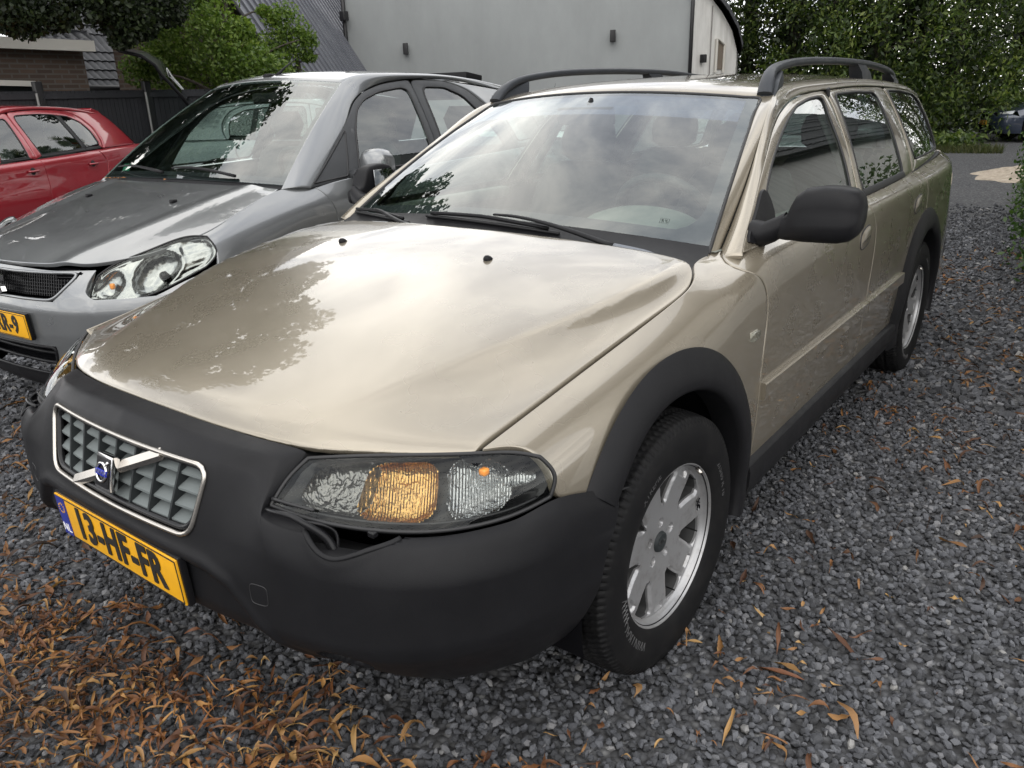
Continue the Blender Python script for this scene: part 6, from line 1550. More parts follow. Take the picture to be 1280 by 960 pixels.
def tile_roof(name, O, ex, es, W, L, pitch=.22, row=.30, parent=None, amp=.030, step=.028):
    """corrugated tile field: O corner at the eave, ex along the eave, es up the slope"""
    ex = np.array(ex, float)/np.linalg.norm(ex); es = np.array(es, float)/np.linalg.norm(es); nn = np.cross(ex, es); nn = nn if nn[2] > 0 else -nn
    nu_ = max(8, int(W/pitch*8)); k = max(2, int(L/row)); v = np.unique(np.r_[[i*row for i in range(k+1)], [i*row+row*.97 for i in range(k)]]); u = np.linspace(0, W, nu_)
    U_, V_ = np.meshgrid(u, v); h = amp*np.abs(np.sin(np.pi*U_/pitch))**.8+step*(1-(V_ % row)/row)
    P = np.array(O)+U_[..., None]*ex+V_[..., None]*es+h[..., None]*nn
    ob = MB().grid(P).build(name, M_TILE, parent, False); ob['kind'] = 'stuff'; return ob
def slab(mb, a, b, z0, z1, t=.12, d=None):
    """upright wall slab between plan points a and b"""
    a = np.array(a[:2]); b = np.array(b[:2]); q = (b-a)/np.linalg.norm(b-a); nn = np.array([q[1], -q[0]])*t if d is None else np.array(d[:2])*t
    V = [(*p, z) for z in (z0, z1) for p in (a, b, b-nn, a-nn)]
    return mb.add(V, [(0, 1, 5, 4), (1, 2, 6, 5), (2, 3, 7, 6), (3, 0, 4, 7), (4, 5, 6, 7), (0, 3, 2, 1)])

# ---- rendered building in the middle ------------------------------------------
gb = empty('rendered_building', (0, 0, 0)); tag(gb, 'grey rendered building with a plain wall behind the parked cars', 'building')
wR, wL = pol(-25.05, 20.0), pol(-47.75, 21.8)
back = np.array([-.36, .93, 0])
slab(MB(), wL, wR, 0, 5.6, .3).build('wall', M_STUC, gb, False)
mb = MB(); mb.tube([at(863.5, 60, 19.92)*np.array([1, 1, 0])+np.array([0, 0, z]) for z in (0, 5.6)], .045, 8); mb.build('downpipe', M_BLACKM, gb)
mb = MB(); mb.tube([at(433.5, 60, 21.72)*np.array([1, 1, 0])+np.array([0, 0, z]) for z in (0, 5.6)], .05, 8); mb.build('downpipe', M_BLACKM, gb)
MB().bbox(at(430, 20, 21.6), (.16, .16, .22), .02).build('pipe_hopper', M_BLACKM, gb)
rl_ = (wL+wR)/2+back*4; mb = MB().add([wL+np.array([0, 0, 5.6]), wR+np.array([0, 0, 5.6]), wR+back*4+np.array([0, 0, 8]), wL+back*4+np.array([0, 0, 8])], [(0, 1, 2, 3)]); mb.build('roof', M_TILE, gb, False)
slab(MB(), wR+back*.3, wR+back*8, 0, 5.6, .25).build('wall', M_STUC, gb, False)
for px_l, py_l, who in ((507, 61, 'left'), (766, 45, 'right')):
    e_ = at(px_l, py_l, 1.0)-np.array(CAM_LOC); w_ = (wR-wL)[:2]; A_m = np.array([[e_[0], -w_[0]], [e_[1], -w_[1]]]); D = np.linalg.solve(A_m, wL[:2]-np.array(CAM_LOC[:2]))[0]-.10; p = at(px_l, py_l, D); lw_ = empty('wall_lamp', (0, 0, 0))
    tag(lw_, 'small black wall lamp, the %s one on the grey wall' % ('one nearer the metal roof' if who == 'left' else 'one nearer the white gable'), 'wall lamp', 'wall lamps on the grey wall')
    lw_['label'] = 'small black wall lamp on the grey wall near the metal roof' if who == 'left' else 'small black wall lamp on the grey wall near the white gable'
    q = rotz(math.radians(36)); MB().bbox(p, (.12, .10, .26), .01, q).build('lamp_body', M_BLACKM, lw_); MB().bbox(p+q@np.array([0, .09, 0]), (.08, .10, .10), .01, q).build('lamp_bracket', M_BLACKM, lw_)
# ---- white gabled shed to its right ---------------------------------------------
ws_ = empty('white_shed', (0, 0, 0)); tag(ws_, 'white rendered gable with dark roof edge beside the grey wall', 'building')
z_ = lambda px, py, D=20.4: at(px, py, D)[2]
pa, pb = at(866, 60, 20.35), at(921, 60, 21.6); pa0 = lambda z: np.array([pa[0], pa[1], z]); lerp = lambda t, z: np.array([pa[0]+(pb[0]-pa[0])*t, pa[1]+(pb[1]-pa[1])*t, z])
prof = [(0, 0), (1, 0), (1, z_(920, 62, 21.6)), (.86, z_(913, 38, 21.4)), (.62, z_(900, 16, 21.1)), (.3, z_(884, -6, 20.7)), (0, z_(866, -24))]
V0 = np.array([lerp(t, z) for t, z in prof]); V1 = V0+back*6; k = len(prof)
MB().add(np.concatenate([V0, V1]), [list(range(k))]+[(i, (i+1) % k, k+(i+1) % k, k+i) for i in range(k)]).build('wall', M_WREN, ws_, False)
tp_ = np.array([lerp(t, z)+np.array([0, 0, .03]) for t, z in prof[2:]]); mb = MB(); nb_ = np.array([pb[1]-pa[1], -(pb[0]-pa[0]), 0]); nb_ /= np.linalg.norm(nb_)
mb.loft([np.array([q+nb_*.18, q+nb_*.18+np.array([0, 0, .12]), q+back*6+np.array([0, 0, .12]), q+back*6]) for q in tp_]); mb.build('roof', M_TILE, ws_, False)
mb = MB(); w0, w1 = .50, .68
mb.add([lerp(w0, z_(893, 86))+nb_*.02, lerp(w1, z_(903, 86))+nb_*.02, lerp(w1, z_(903, 54))+nb_*.02, lerp(w0, z_(893, 47))+nb_*.02], [(0, 1, 2, 3)]); mb.build('doorway', mat('doorway_shade', (.16, .13, .10), .8), ws_, False)
MB().tube([lerp(w0, z_(893, 90))+nb_*.04, lerp(w0, z_(893, 47))+nb_*.04, lerp(w1, z_(903, 54))+nb_*.04, lerp(w1, z_(903, 90))+nb_*.04], .035, 6).build('door_frame', M_WOODW, ws_, False)
MB().bbox(lerp(.20, z_(876, 73))+nb_*.06, (.13, .10, .18), .01).build('lamp_box', M_BLACKM, ws_)
mb = MB(); mb.tube([lerp(.38, 0)+nb_*.02, lerp(.38, z_(887, 5))+nb_*.02], .012, 5); mb.build('wall_joint', mat('joint_grey', (.20, .19, .18), .9), ws_)
# ---- house with the standing seam roof ---------------------------------------------
mh = empty('metal_roof_house', (0, 0, 0)); tag(mh, 'brick house with steep grey standing seam metal roof', 'house')
V0 = at(284, -8, 14.0); V1 = at(378, 128, 13.8); far = np.array([math.sin(math.radians(-36)), math.cos(math.radians(-36)), 0]); sl = V0-V1; V2 = V1+sl*2.2
L_ = 16.0
MB().add([V1-sl*.15, V1-sl*.15+far*L_, V2+far*L_, V2], [(0, 1, 2, 3)]).build('roof', M_ZINC, mh, False)
rn = np.cross(far, sl); rn /= np.linalg.norm(rn); rn = rn if rn[2] > 0 else -rn
for i in range(38):
    p = V1-sl*.15+far*(.05+.41*i); q = V2+far*(.05+.41*i)
    MB().loft([np.array([x-far*.012, x+far*.012, x+far*.010+rn*.035, x-far*.010+rn*.035]) for x in (p, q)]).build('seam', M_ZINC, mh, False)
lft = -np.cross(far, np.array([0, 0, 1.0])); 
lft = lft if (lft@(V1-V0)) < 0 else -lft
g0 = V1*np.array([1, 1, 0])+far*.12; g1 = V2*np.array([1, 1, 0])+far*.12
MB().add([g0, g0+np.array([0, 0, V1[2]]), g1+np.array([0, 0, V2[2]]), g1+lft*.8+np.array([0, 0, V2[2]]), g1+lft*.8, ], [(0, 1, 2, 3, 4)]).build('gable_wall', M_BRICK, mh, False)
MB().tube([V1-sl*.15-far*.02, V2-far*.02], .05, 6).build('verge', M_BLACKM, mh)
# ---- tiled house at the left ----------------------------------------------------------
th = empty('tiled_house', (0, 0, 0)); tag(th, 'dark brick house with grey wavy tiled roof at the upper left', 'house')
a, b = at(-160, 80, 13.2), at(106, 80, 14.4); zt = at(106, 66, 14.4)[2]
slab(MB(), a, b, 0, zt+.15, .3).build('wall', M_BRICK, th, False)
ax_ = (b-a)*np.array([1, 1, 0]); ax_ /= np.linalg.norm(ax_); inn_ = np.array([-ax_[1], ax_[0], 0]); inn_ = inn_ if inn_@(a-np.array(CAM_LOC)) > 0 else -inn_
slab(MB(), b-ax_*.02, b+inn_*5, 0, zt+.1, .3).build('wall', M_BRICK, th, False)
f0, f1 = at(-160, 36, 13.0), at(120, 64.5, 14.2)
f0[2] = f1[2]+.02
MB().loft([np.array([p, p+np.array([0, 0, .15]), p+inn_*.12+np.array([0, 0, .15]), p+inn_*.12]) for p in (f0, f1)]).build('gutter_board', M_WOODW, th, False)
tile_roof('roof_tiles', f0+np.array([0, 0, .14]), f1-f0, inn_*1.0+np.array([0, 0, .75]), np.linalg.norm(f1-f0), 5.5, .17, .20, th, .024, .022)
lw2 = at(-40, 106, 12.9); MB().loft([np.array([p, p+np.array([0, 0, .07]), p+inn_*.1+np.array([0, 0, .07]), p+inn_*.1]) for p in (lw2, at(46, 108, 13.4))]).build('window_sill', M_WOODW, th, False)
mb = MB(); p0, p1 = at(-40, 104, 13.02), at(42, 104, 13.5); mb.add([p0-np.array([0, 0, .9]), p1-np.array([0, 0, .9]), p1, p0], [(0, 1, 2, 3)]); mb.build('window_pane', mat('dark_pane', (.02, .022, .025), .1), th, False)
# second wing: big tiled slope coming down to the fence
tw = empty('tiled_wing', (0, 0, 0)); tag(tw, 'long tiled roof slope coming down behind the dark fence', 'house')
e0, e1 = at(78, 112, 15.6), at(268, 112, 18.6); dz_ = np.array([0, 0, 1.0]); ax2 = (e1-e0)*np.array([1, 1, 0]); ax2 /= np.linalg.norm(ax2); in2 = np.array([-ax2[1], ax2[0], 0]); in2 = in2 if in2@(e0-np.array(CAM_LOC)) > 0 else -in2
e1[2] = e0[2]
tile_roof('roof_tiles', e0, ax2, in2*.62+dz_*.79, np.linalg.norm(e1-e0), 6.5, .17, .20, tw, .024, .022)
slab(MB(), e0+in2*.2, e1+in2*.2, 0, e0[2], .2).build('wall', M_BRICK, tw, False)
MB().tube([e0-in2*.06, e1-in2*.06], .07, 8).build('gutter', M_BLACKM, tw)

# ---- dark board fence ----------------------------------------------------------------
fe = empty('board_fence', (0, 0, 0)); tag(fe, 'black board fence with posts behind the red car', 'fence')
fz = [at(-90, 112, 11.2), at(46, 106, 11.6), at(182, 106, 12.2), at(330, 108, 13.0)]
for k in range(3):
    p, q = fz[k], fz[k+1]; zt = at(115, 107, 11.9)[2]; d_ = (q-p)*np.array([1, 1, 0]); Lw = np.linalg.norm(d_); d_ /= Lw; nb = 26
    for i in range(nb):
        c_ = p+d_*(Lw*(i+.5)/nb); c_[2] = .06+(zt-.12)/2
        MB().box(c_, (Lw/nb*.94, .022, zt-.12), rotz(math.atan2(d_[1], d_[0]))).build('board', M_FENCE, fe, False)
    for zz in (.4, zt-.12): MB().box(((p+q)/2)*np.array([1, 1, 0])+np.array([0, 0, zz])-np.array([d_[1], -d_[0], 0])*.03*-1, (Lw*.98, .03, .06), rotz(math.atan2(d_[1], d_[0]))).build('rail', M_FENCE, fe, False)
for p in fz:
    MB().bbox((p[0], p[1], (zt+.05)/2), (.09, .09, zt+.05), .01).build('post', M_BLACKM, fe)
    MB().bbox((p[0]+.07, p[1]-.06, .85), (.03, .02, 1.5), .004).build('post_brace', mat('galv', (.35, .35, .34), .4, .5) if 'galv' not in MATS else MATS['galv'], fe)

# ---- building on the right, outside the frame, mirrored in the side windows ------------------
rb_ = empty('white_barn', (0, 0, 0)); tag(rb_, 'long white barn with dark tiled roof, mirrored in the side windows', 'building')
slab(MB(), (2.75, 1.5), (2.75, 21.0), 0, 3.45, .3, (-1, 0)).build('wall', M_WREN, rb_, False)
tile_roof('roof_tiles', (2.66, 1.2, 3.30), (0, 1, 0), (.24, 0, .970), 20.1, 5.0, .26, .34, rb_, .035, .03)
MB().tube([(2.60, 1.2, 3.28), (2.60, 21.3, 3.28)], .055, 8).build('gutter', M_BLACKM, rb_)
for y in (3.2, 15.5):
    MB().bbox((2.73, y, 1.45), (.06, .9, 1.0), .01).build('window', mat('barn_pane', (.02, .022, .024), .08) if 'barn_pane' not in MATS else MATS['barn_pane'], rb_)

# ---- foliage -------------------------------------------------------------------------------------
def leaf_mat(name, cols, trans=.35, rough=.55, per_object=False):
    m = bpy.data.materials.new(name); m.use_nodes = True; n = N(m); t = m.node_tree
    geo = n.new('NewGeometry'); col = n.ramp(n.new('ObjectInfo').outputs['Random'] if per_object else geo.outputs['Random Per Island'], [(i/(len(cols)-1), c) for i, c in enumerate(cols)])
    col = n.mix(1.0, col, n.ramp(n.noise(n.coord('Object'), .55, 4, .6), [(.30, (.42, .45, .42)), (.50, (.85, .88, .8)), (.68, (1.35, 1.28, 1.1))]), 'MULTIPLY') if not per_object else col
    n.set(Base_Color=col, Roughness=rough); tr = n.new('BsdfTranslucent'); mx = n.new('MixShader'); mx.inputs[0].default_value = trans
    n.link(n.mix(1.0, col, (1.0, 1.15, .6), 'MULTIPLY'), tr.inputs[0])
    out = [q for q in t.nodes if q.type == 'OUTPUT_MATERIAL'][0]; n.link(n.b.outputs[0], mx.inputs[1]); n.link(tr.outputs[0], mx.inputs[2]); n.link(mx.outputs[0], out.inputs[0]); MATS[name] = m; return m
L_DARK = leaf_mat('foliage_dark', [(.010, .017, .007), (.018, .030, .010), (.028, .045, .014), (.045, .065, .020)])
L_CON = leaf_mat('foliage_conifer', [(.014, .028, .007), (.036, .066, .013), (.066, .108, .022), (.11, .155, .032), (.17, .205, .05)])
L_LIGHT = leaf_mat('foliage_light', [(.055, .10, .014), (.10, .17, .024), (.15, .225, .038), (.21, .28, .06)])
L_HEDGE = leaf_mat('foliage_hedge', [(.025, .06, .012), (.05, .10, .02), (.085, .14, .03)])
M_BARK = mat('bark', (.06, .048, .038), .9); n = N(M_BARK); n.set(Base_Color=n.ramp(n.noise(n.mapping(n.coord(), (1, 1, .2)), 18, 6, .7), [(.3, (.03, .024, .018)), (.7, (.10, .085, .07))]), Normal=n.bump(n.noise(n.mapping(n.coord(), (1, 1, .2)), 25, 6, .7), .8, .03))
def leaves(C, size, rg, aspect=.55, droop=0.0):
    """C (n,3) leaf centres -> one diamond-shaped folded leaf each (2 tris)"""
    n_ = len(C); a = rg.random(n_)*2*np.pi; z = rg.uniform(-1, 1, n_); s = np.sqrt(1-z*z); d = np.stack([s*np.cos(a), s*np.sin(a), z-droop], 1); d /= np.linalg.norm(d, axis=1)[:, None]
    u = np.cross(d, rg.normal(size=(n_, 3))); u /= np.linalg.norm(u, axis=1)[:, None]+1e-9
    L = size*(.6+.8*rg.random(n_))[:, None]
    V = np.stack([C-d*L/2, C+u*L*aspect/2, C+d*L/2, C-u*L*aspect/2], 1).reshape(-1, 3); i = np.arange(n_)*4
    return V, np.stack([i, i+1, i+2, i+3], 1)
def fast_mesh(name, V, F, m, parent=None, smooth=False):
    me = bpy.data.meshes.new(name); nf, k = F.shape; me.vertices.add(len(V)); me.vertices.foreach_set('co', np.asarray(V, np.float32).ravel())
    me.loops.add(nf*k); me.loops.foreach_set('vertex_index', F.astype(np.int32).ravel()); me.polygons.add(nf); me.polygons.foreach_set('loop_start', np.arange(0, nf*k, k, dtype=np.int32)); me.polygons.foreach_set('loop_total', np.full(nf, k, np.int32))
    me.update(calc_edges=True)
    if not smooth: me.shade_flat()
    me.validate(); me.materials.append(m); o = bpy.data.objects.new(name, me); COL.objects.link(o)
    if smooth: me.polygons.foreach_set('use_smooth', [True]*nf)
    if parent: o.parent = parent
    return o
def limb_tree(root, base, top, r0, seed, nlimb=9, spread=2.2, start=.35):
    rg = np.random.default_rng(seed); base = np.array(base, float); top = np.array(top, float); t = np.linspace(0, 1, 12)
    P = base+(top-base)*t[:, None]+np.stack([.12*np.sin(5*t+seed), .12*np.cos(4*t+seed), 0*t], 1)*t[:, None]; MB().tube(P, r0*(1-.85*t)+.02, 10).build('trunk', M_BARK, root); ends = []
    for k in range(nlimb):
        f_ = start+(1-start)*(k+.5)/nlimb; p = base+(top-base)*f_; a = k*2.4+seed; L = spread*(1.15-.7*f_)*(.7+.6*rg.random()); e = p+np.array([math.cos(a)*L, math.sin(a)*L, L*(.35+.3*rg.random())]); m_ = (p+e)/2+np.array([0, 0, .12*L])
        c = curve([p, m_, e], 8); MB().tube(c, np.linspace(r0*.35*(1.1-f_)+.012, .008, 8), 6).build('limb', M_BARK, root); ends.append(e)
    return ends
def crown(centres, radii, n_per, rg, size, parent, m, name='crown', aspect=.55, droop=0.0, shell=.35):
    C = []
    for c, r in zip(centres, radii):
        d = rg.normal(size=(n_per, 3)); d /= np.linalg.norm(d, axis=1)[:, None]; q = rg.random(n_per)**shell; C.append(c+d*q[:, None]*np.array(r))
    return fast_mesh(name, *leaves(np.concatenate(C), size, rg, aspect, droop), m, parent)
def clumps(c, R, n_, rg, rr=(.3, .6), flat=.8):
    d = rg.normal(size=(n_, 3)); d /= np.linalg.norm(d, axis=1)[:, None]; q = rg.random(n_)**.4; P = np.array(c)+d*q[:, None]*np.array(R); r = rg.uniform(*rr, n_); return P, [(a, a, a*flat) for a in r]
# big tree at the left, its branches hang into the picture
bt = empty('broadleaf_tree', (0, 0, 0)); tag(bt, 'large dark broadleaf tree whose branches hang into the upper left', 'tree'); rg = np.random.default_rng(3)
tb = pol(-76, 13.2); limb_tree(bt, tb, tb+np.array([.3, .2, 7.8]), .26, 5, 12, 4.2, .28)
P1, R1 = clumps(tb+np.array([.4, .3, 5.6]), (4.2, 4.2, 2.9), 150, rg, (.45, .85))
hang = [(at(px_, py_, D_), r_) for px_, py_, D_, r_ in ((15, -4, 10.6, .42), (52, 6, 10.8, .40), (88, 2, 10.9, .36), (30, 26, 10.7, .26), (8, 20, 10.6, .25), (72, 24, 10.9, .18), (120, -12, 11.0, .40), (135, -4, 11.2, .36), (168, 8, 11.2, .42), (158, 34, 11.2, .30), (205, -4, 11.4, .38), (150, 52, 11.2, .12), (178, 36, 11.3, .18), (140, 20, 11.2, .28), (210, 16, 11.4, .22))]
P1 = np.vstack([P1, [h[0] for h in hang]]); R1 = list(R1)
crown(P1[:150], R1, 260, rg, .20, bt, L_DARK, aspect=.65); crown(np.array([h[0] for h in hang]), [(h[1], h[1], h[1]*.8) for h in hang], 850, rg, .060, bt, L_DARK, 'hanging_foliage', .6, .4, .45)
for h in hang[::2]: MB().tube(curve([h[0]+np.array([-.1, .0, .6]), h[0]+np.array([0, 0, .2]), h[0]], 6), np.linspace(.02, .006, 6), 5).build('twig', M_BARK, bt)
# light green tree
lt = empty('green_tree', (0, 0, 0)); tag(lt, 'bright green leafy tree in front of the metal roof', 'tree'); rg = np.random.default_rng(11)
c0 = at(285, 70, 13.2); base = c0*np.array([1, 1, 0]); limb_tree(lt, base, base+np.array([0, 0, 3.3]), .09, 2, 9, 1.3, .3)
spots = [(195, 66, .42), (180, 88, .36), (222, 50, .45), (240, 82, .45), (262, 30, .42), (275, 62, .48), (252, 6, .36), (300, 88, .45), (315, 62, .40), (332, 84, .42), (285, 96, .42), (215, 98, .42), (345, 100, .35), (270, -20, .5), (235, -12, .35), (300, 36, .22), (205, 30, .26)]
crown(np.array([at(x, y, 13.1+.5*math.sin(x)) for x, y, r in spots]), [(r*.95, r*.95, r*.75) for x, y, r in spots], 900, rg, .062, lt, L_LIGHT, shell=.55)
spots = [(358, 18, .26), (372, 38, .26), (350, 42, .24), (340, 22, .20), (384, 50, .20), (366, 62, .22), (345, 62, .22), (358, 88, .28), (385, 70, .14), (330, 14, .12)]
st = empty('sapling', (0, 0, 0)); tag(st, 'small rounded light green tree standing before the metal roof', 'tree')
b2 = at(362, 60, 13.5)*np.array([1, 1, 0]); limb_tree(st, b2, b2+np.array([0, 0, 2.4]), .05, 4, 7, .6, .4); crown(np.array([at(x, y, 13.4) for x, y, r in spots]), [(r, r, r*.8) for x, y, r in spots], 420, rg, .055, st, L_LIGHT, shell=.6)
# conifers closing the yard at the right
cons = [(-21.4, 27.0, 13.5, 2.3, 'behind the white gable'), (-18.6, 25.0, 12.5, 2.1, 'right of the white gable'), (-16.2, 24.2, 14.0, 2.2, 'above the front of the roof rail'), (-13.6, 23.6, 12.0, 2.0, 'above the middle of the roof rail'), (-11.2, 24.6, 14.5, 2.3, 'just right of the estate roof'), (-9.4, 25.5, 12.5, 2.1, 'left of the dark blue car'), (-6.2, 28.5, 14.0, 2.4, 'behind the dark blue car'), (-3.4, 28.0, 13.0, 2.4, 'at the right edge behind the dark blue car'), (-.9, 27.5, 13.5, 2.2, 'beyond the right edge of the hedge'), (2.0, 29.5, 13, 2.4, 'furthest to the right, beyond the hedge')]
for k, (az, D_, H_, R_, wh) in enumerate(cons):
    t = empty('conifer', (0, 0, 0)); tag(t, 'tall dense conifer '+wh, 'tree', 'conifers closing the yard'); rg = np.random.default_rng(40+k); b = pol(az, D_)
    MB().tube([b, b+np.array([.1, 0, H_*.5]), b+np.array([0, .1, H_*.95])], np.array([.22, .14, .03]), 8).build('trunk', M_BARK, t)
    nb = 150; f_ = rg.random(nb)**1.25; a = rg.random(nb)*2*np.pi; rad = R_*(1-f_*.78)*(.55+.5*rg.random(nb)); C = b+np.stack([rad*np.cos(a), rad*np.sin(a), .25+f_*(H_-.6)], 1)
    rr = rg.uniform(.35, .75, nb)*(1-.45*f_); crown(C, [(x, x, x*1.15) for x in rr], 165 if k < 8 else 70, rg, .135, t, L_CON, aspect=.38, droop=.5, shell=.55)
    fi = rg.random(6000); C2 = b+np.stack([R_*.42*(1-.75*fi)*np.clip(rg.normal(size=6000), -1.6, 1.6), R_*.42*(1-.75*fi)*np.clip(rg.normal(size=6000), -1.6, 1.6), .2+fi*(H_-1.5)], 1); fast_mesh('inner_foliage', *leaves(C2, .15, rg, .6, .3), L_DARK, t)
    for q in range(0, nb, 12): MB().tube([b+np.array([0, 0, C[q, 2]-.3]), C[q]], np.array([.04, .012]), 5).build('limb', M_BARK, t)
# low scrub and grass along the foot of the conifers
rg = np.random.default_rng(77); C = []
for k in range(46):
    p = pol(rg.uniform(-19, -7.6), rg.uniform(20.8, 21.8)); d = rg.normal(size=(120, 3)); d /= np.linalg.norm(d, axis=1)[:, None]; C.append(p+np.array([0, 0, .12])+d*(rg.random(120)**.5)[:, None]*np.array([.45, .35, .30]))
C = np.concatenate(C); C[:, 2] = np.abs(C[:, 2]); o = fast_mesh('scrub', *leaves(C, .13, rg, .4), L_CON); tag(o, 'low scrub and weeds along the foot of the conifers', 'scrub', kind='stuff')
n_ = 5200; az = rg.uniform(-18, -6, n_); D_ = rg.uniform(20.0, 21.2, n_); b = np.stack([CAM_LOC[0]+D_*np.sin(np.radians(az)), CAM_LOC[1]+D_*np.cos(np.radians(az)), 0*D_], 1); h = .06+.16*rg.random(n_); lean = rg.normal(size=(n_, 2))*.06; sd = rg.normal(size=(n_, 2)); sd /= np.linalg.norm(sd, axis=1)[:, None]; w = np.c_[sd*.008, 0*h]
V = np.stack([b-w, b+w, b+np.c_[lean, h]], 1).reshape(-1, 3); o = fast_mesh('grass', V, np.arange(n_*3).reshape(-1, 3), leaf_mat('grass_blades', [(.035, .055, .015), (.075, .085, .028), (.12, .11, .045)])); tag(o, 'dry grass fringe along the far edge of the gravel', 'grass', kind='stuff')
# clipped hedge at the right edge of the yard
def hedge(name, label, pts, hgt, wid, n_l, size, m, seed):
    h = empty(name, (0, 0, 0)); tag(h, label, 'hedge'); rg = np.random.default_rng(seed); P = np.array(pts, float); s_ = rg.random(n_l)*(len(P)-1); i = np.clip(s_.astype(int), 0, len(P)-2); f_ = (s_-i)[:, None]; c = P[i]*(1-f_)+P[i+1]*f_
    a = rg.random(n_l)*np.pi; q = rg.random(n_l)**.3; nx = np.array([1.0, 0]); r = q*(.85+.3*np.sin(s_*9+seed)*np.sin(s_*4)); C = np.c_[c[:, 0]+wid*np.cos(a)*r, c[:, 1]+rg.normal(size=n_l)*.12, .04+hgt*np.sin(a)**.6*r]
    fast_mesh('foliage', *leaves(C, size, rg, .55), m, h)
    for k in range(0, len(P)):
        for e in range(3): MB().tube([(P[k][0]+.05*e, P[k][1]+.1*e, 0), (P[k][0]+.25*math.sin(k+e*2), P[k][1]+.2*math.cos(k*2+e), hgt*.8)], np.array([.025, .006]), 5).build('stem', M_BARK, h)
hedge('hedge', 'green hedge along the right edge of the gravel yard', [(1.66, 4.9), (1.56, 6.0), (1.40, 7.5), (1.26, 9.0), (1.12, 10.5)], 1.40, .55, 28000, .048, L_HEDGE, 5)
hedge('barn_hedge', 'low hedge before the white barn, mirrored in the side windows', [(2.35, 11.5), (2.35, 14.0), (2.35, 16.5), (2.35, 19.0)], 1.2, .35, 12000, .06, L_HEDGE, 6)
# ================================================================== loose gravel and fallen leaves
def ground_px(P):
    d = P-np.array(CAM_LOC); z = d@_f; return 640+FPX*(d@_r)/z, 480-FPX*(d@_u)/z, z
ICO = None
def ico():
    bm = bmesh.new(); bmesh.ops.create_icosphere(bm, subdivisions=1, radius=1.0); V = np.array([v.co for v in bm.verts]); F = np.array([[v.index for v in f.verts] for f in bm.faces]); bm.free(); return V, F
IV, IF = ico()
CBV = np.array([(x, y, z) for x in (-1, 1) for y in (-1, 1) for z in (-1, 1)])*.72; CBF = np.array([(0, 1, 3), (0, 3, 2), (4, 6, 7), (4, 7, 5), (0, 4, 5), (0, 5, 1), (2, 3, 7), (2, 7, 6), (0, 2, 6), (0, 6, 4), (1, 5, 7), (1, 7, 3)])
def stones(n_try, box, dmin, dmax, r0, r1, zmax, seed, IV=IV, IF=IF):
    rg = np.random.default_rng(seed); P = np.c_[rg.uniform(box[0], box[1], n_try), rg.uniform(box[2], box[3], n_try), np.zeros(n_try)]
    px, py, z = ground_px(P); d = np.hypot(P[:, 0]-CAM_LOC[0], P[:, 1]-CAM_LOC[1])
    ok = (z > .1) & (px > -420) & (px < 1640) & (py > 60) & (py < 1180) & (d >= dmin) & (d < dmax)
    ok &= rg.random(n_try) > np.clip((d-dmax*.72)/(dmax*.28), 0, 1)*(dmax > 5)
    ok &= ~((np.abs(P[:, 0]) < .62) & (P[:, 1] > -.35) & (P[:, 1] < 3.3))
    P = P[ok]; k = len(P); r = rg.uniform(r0, r1, k)*np.where(rg.random(k) < .12, 1.35, 1.0)
    sc = np.stack([np.ones(k), rg.uniform(.6, .95, k), rg.uniform(.40, .7, k)], 1)*r[:, None]
    nz = 1+rg.uniform(-.28, .28, (k, len(IV))); L = IV[None]*nz[..., None]*sc[:, None]
    q = rg.normal(size=(k, 4)); q[:, 0] *= 1.0; q[:, 1:3] *= .35; q /= np.linalg.norm(q, axis=1)[:, None]
    w, x, y, zz = q.T; R_ = np.stack([1-2*(y*y+zz*zz), 2*(x*y-zz*w), 2*(x*zz+y*w), 2*(x*y+zz*w), 1-2*(x*x+zz*zz), 2*(y*zz-x*w), 2*(x*zz-y*w), 2*(y*zz+x*w), 1-2*(x*x+y*y)], 1).reshape(-1, 3, 3)
    V = np.einsum('kij,kvj->kvi', R_, L); P[:, 2] = rg.uniform(0, zmax, k)+r*.12; V = V+P[:, None]
    return V.reshape(-1, 3), (IF[None]+(np.arange(k)*len(IV))[:, None, None]).reshape(-1, 3), k
M_STONE = mat('gravel_stone', (.08, .08, .085), .85); n = N(M_STONE); geo = n.new('NewGeometry')
cc = n.ramp(geo.outputs['Random Per Island'], [(0.0, (.022, .023, .026)), (.35, (.039, .041, .047)), (.65, (.068, .071, .081)), (.87, (.100, .104, .115)), (.985, (.15, .15, .157)), (1.0, (.24, .235, .225))])
n.set(Base_Color=n.mix(n.ramp(n.noise(n.coord(), 160, 4, .7), [(.35, 0.0), (.75, .4)]), cc, n.mix(.5, cc, (.14, .14, .14))), Normal=n.bump(n.noise(n.coord(), 220, 4, .6), .5, .004))
A_ = stones(150000, (-4.2, 2.6, -1.9, 4.2), 0.0, 3.9, .0085, .0135, .010, 21); B_ = stones(120000, (-5.2, 2.7, -1.6, 13.0), 3.9, 11.5, .0125, .0205, .010, 22, CBV, CBF)
V = np.concatenate([A_[0], B_[0]]); F = np.concatenate([A_[1], B_[1]+len(A_[0])]); o = fast_mesh('gravel', V, F, M_STONE); tag(o, 'crushed dark grey gravel covering the yard', 'gravel', kind='stuff')
print('stones', A_[2], B_[2])
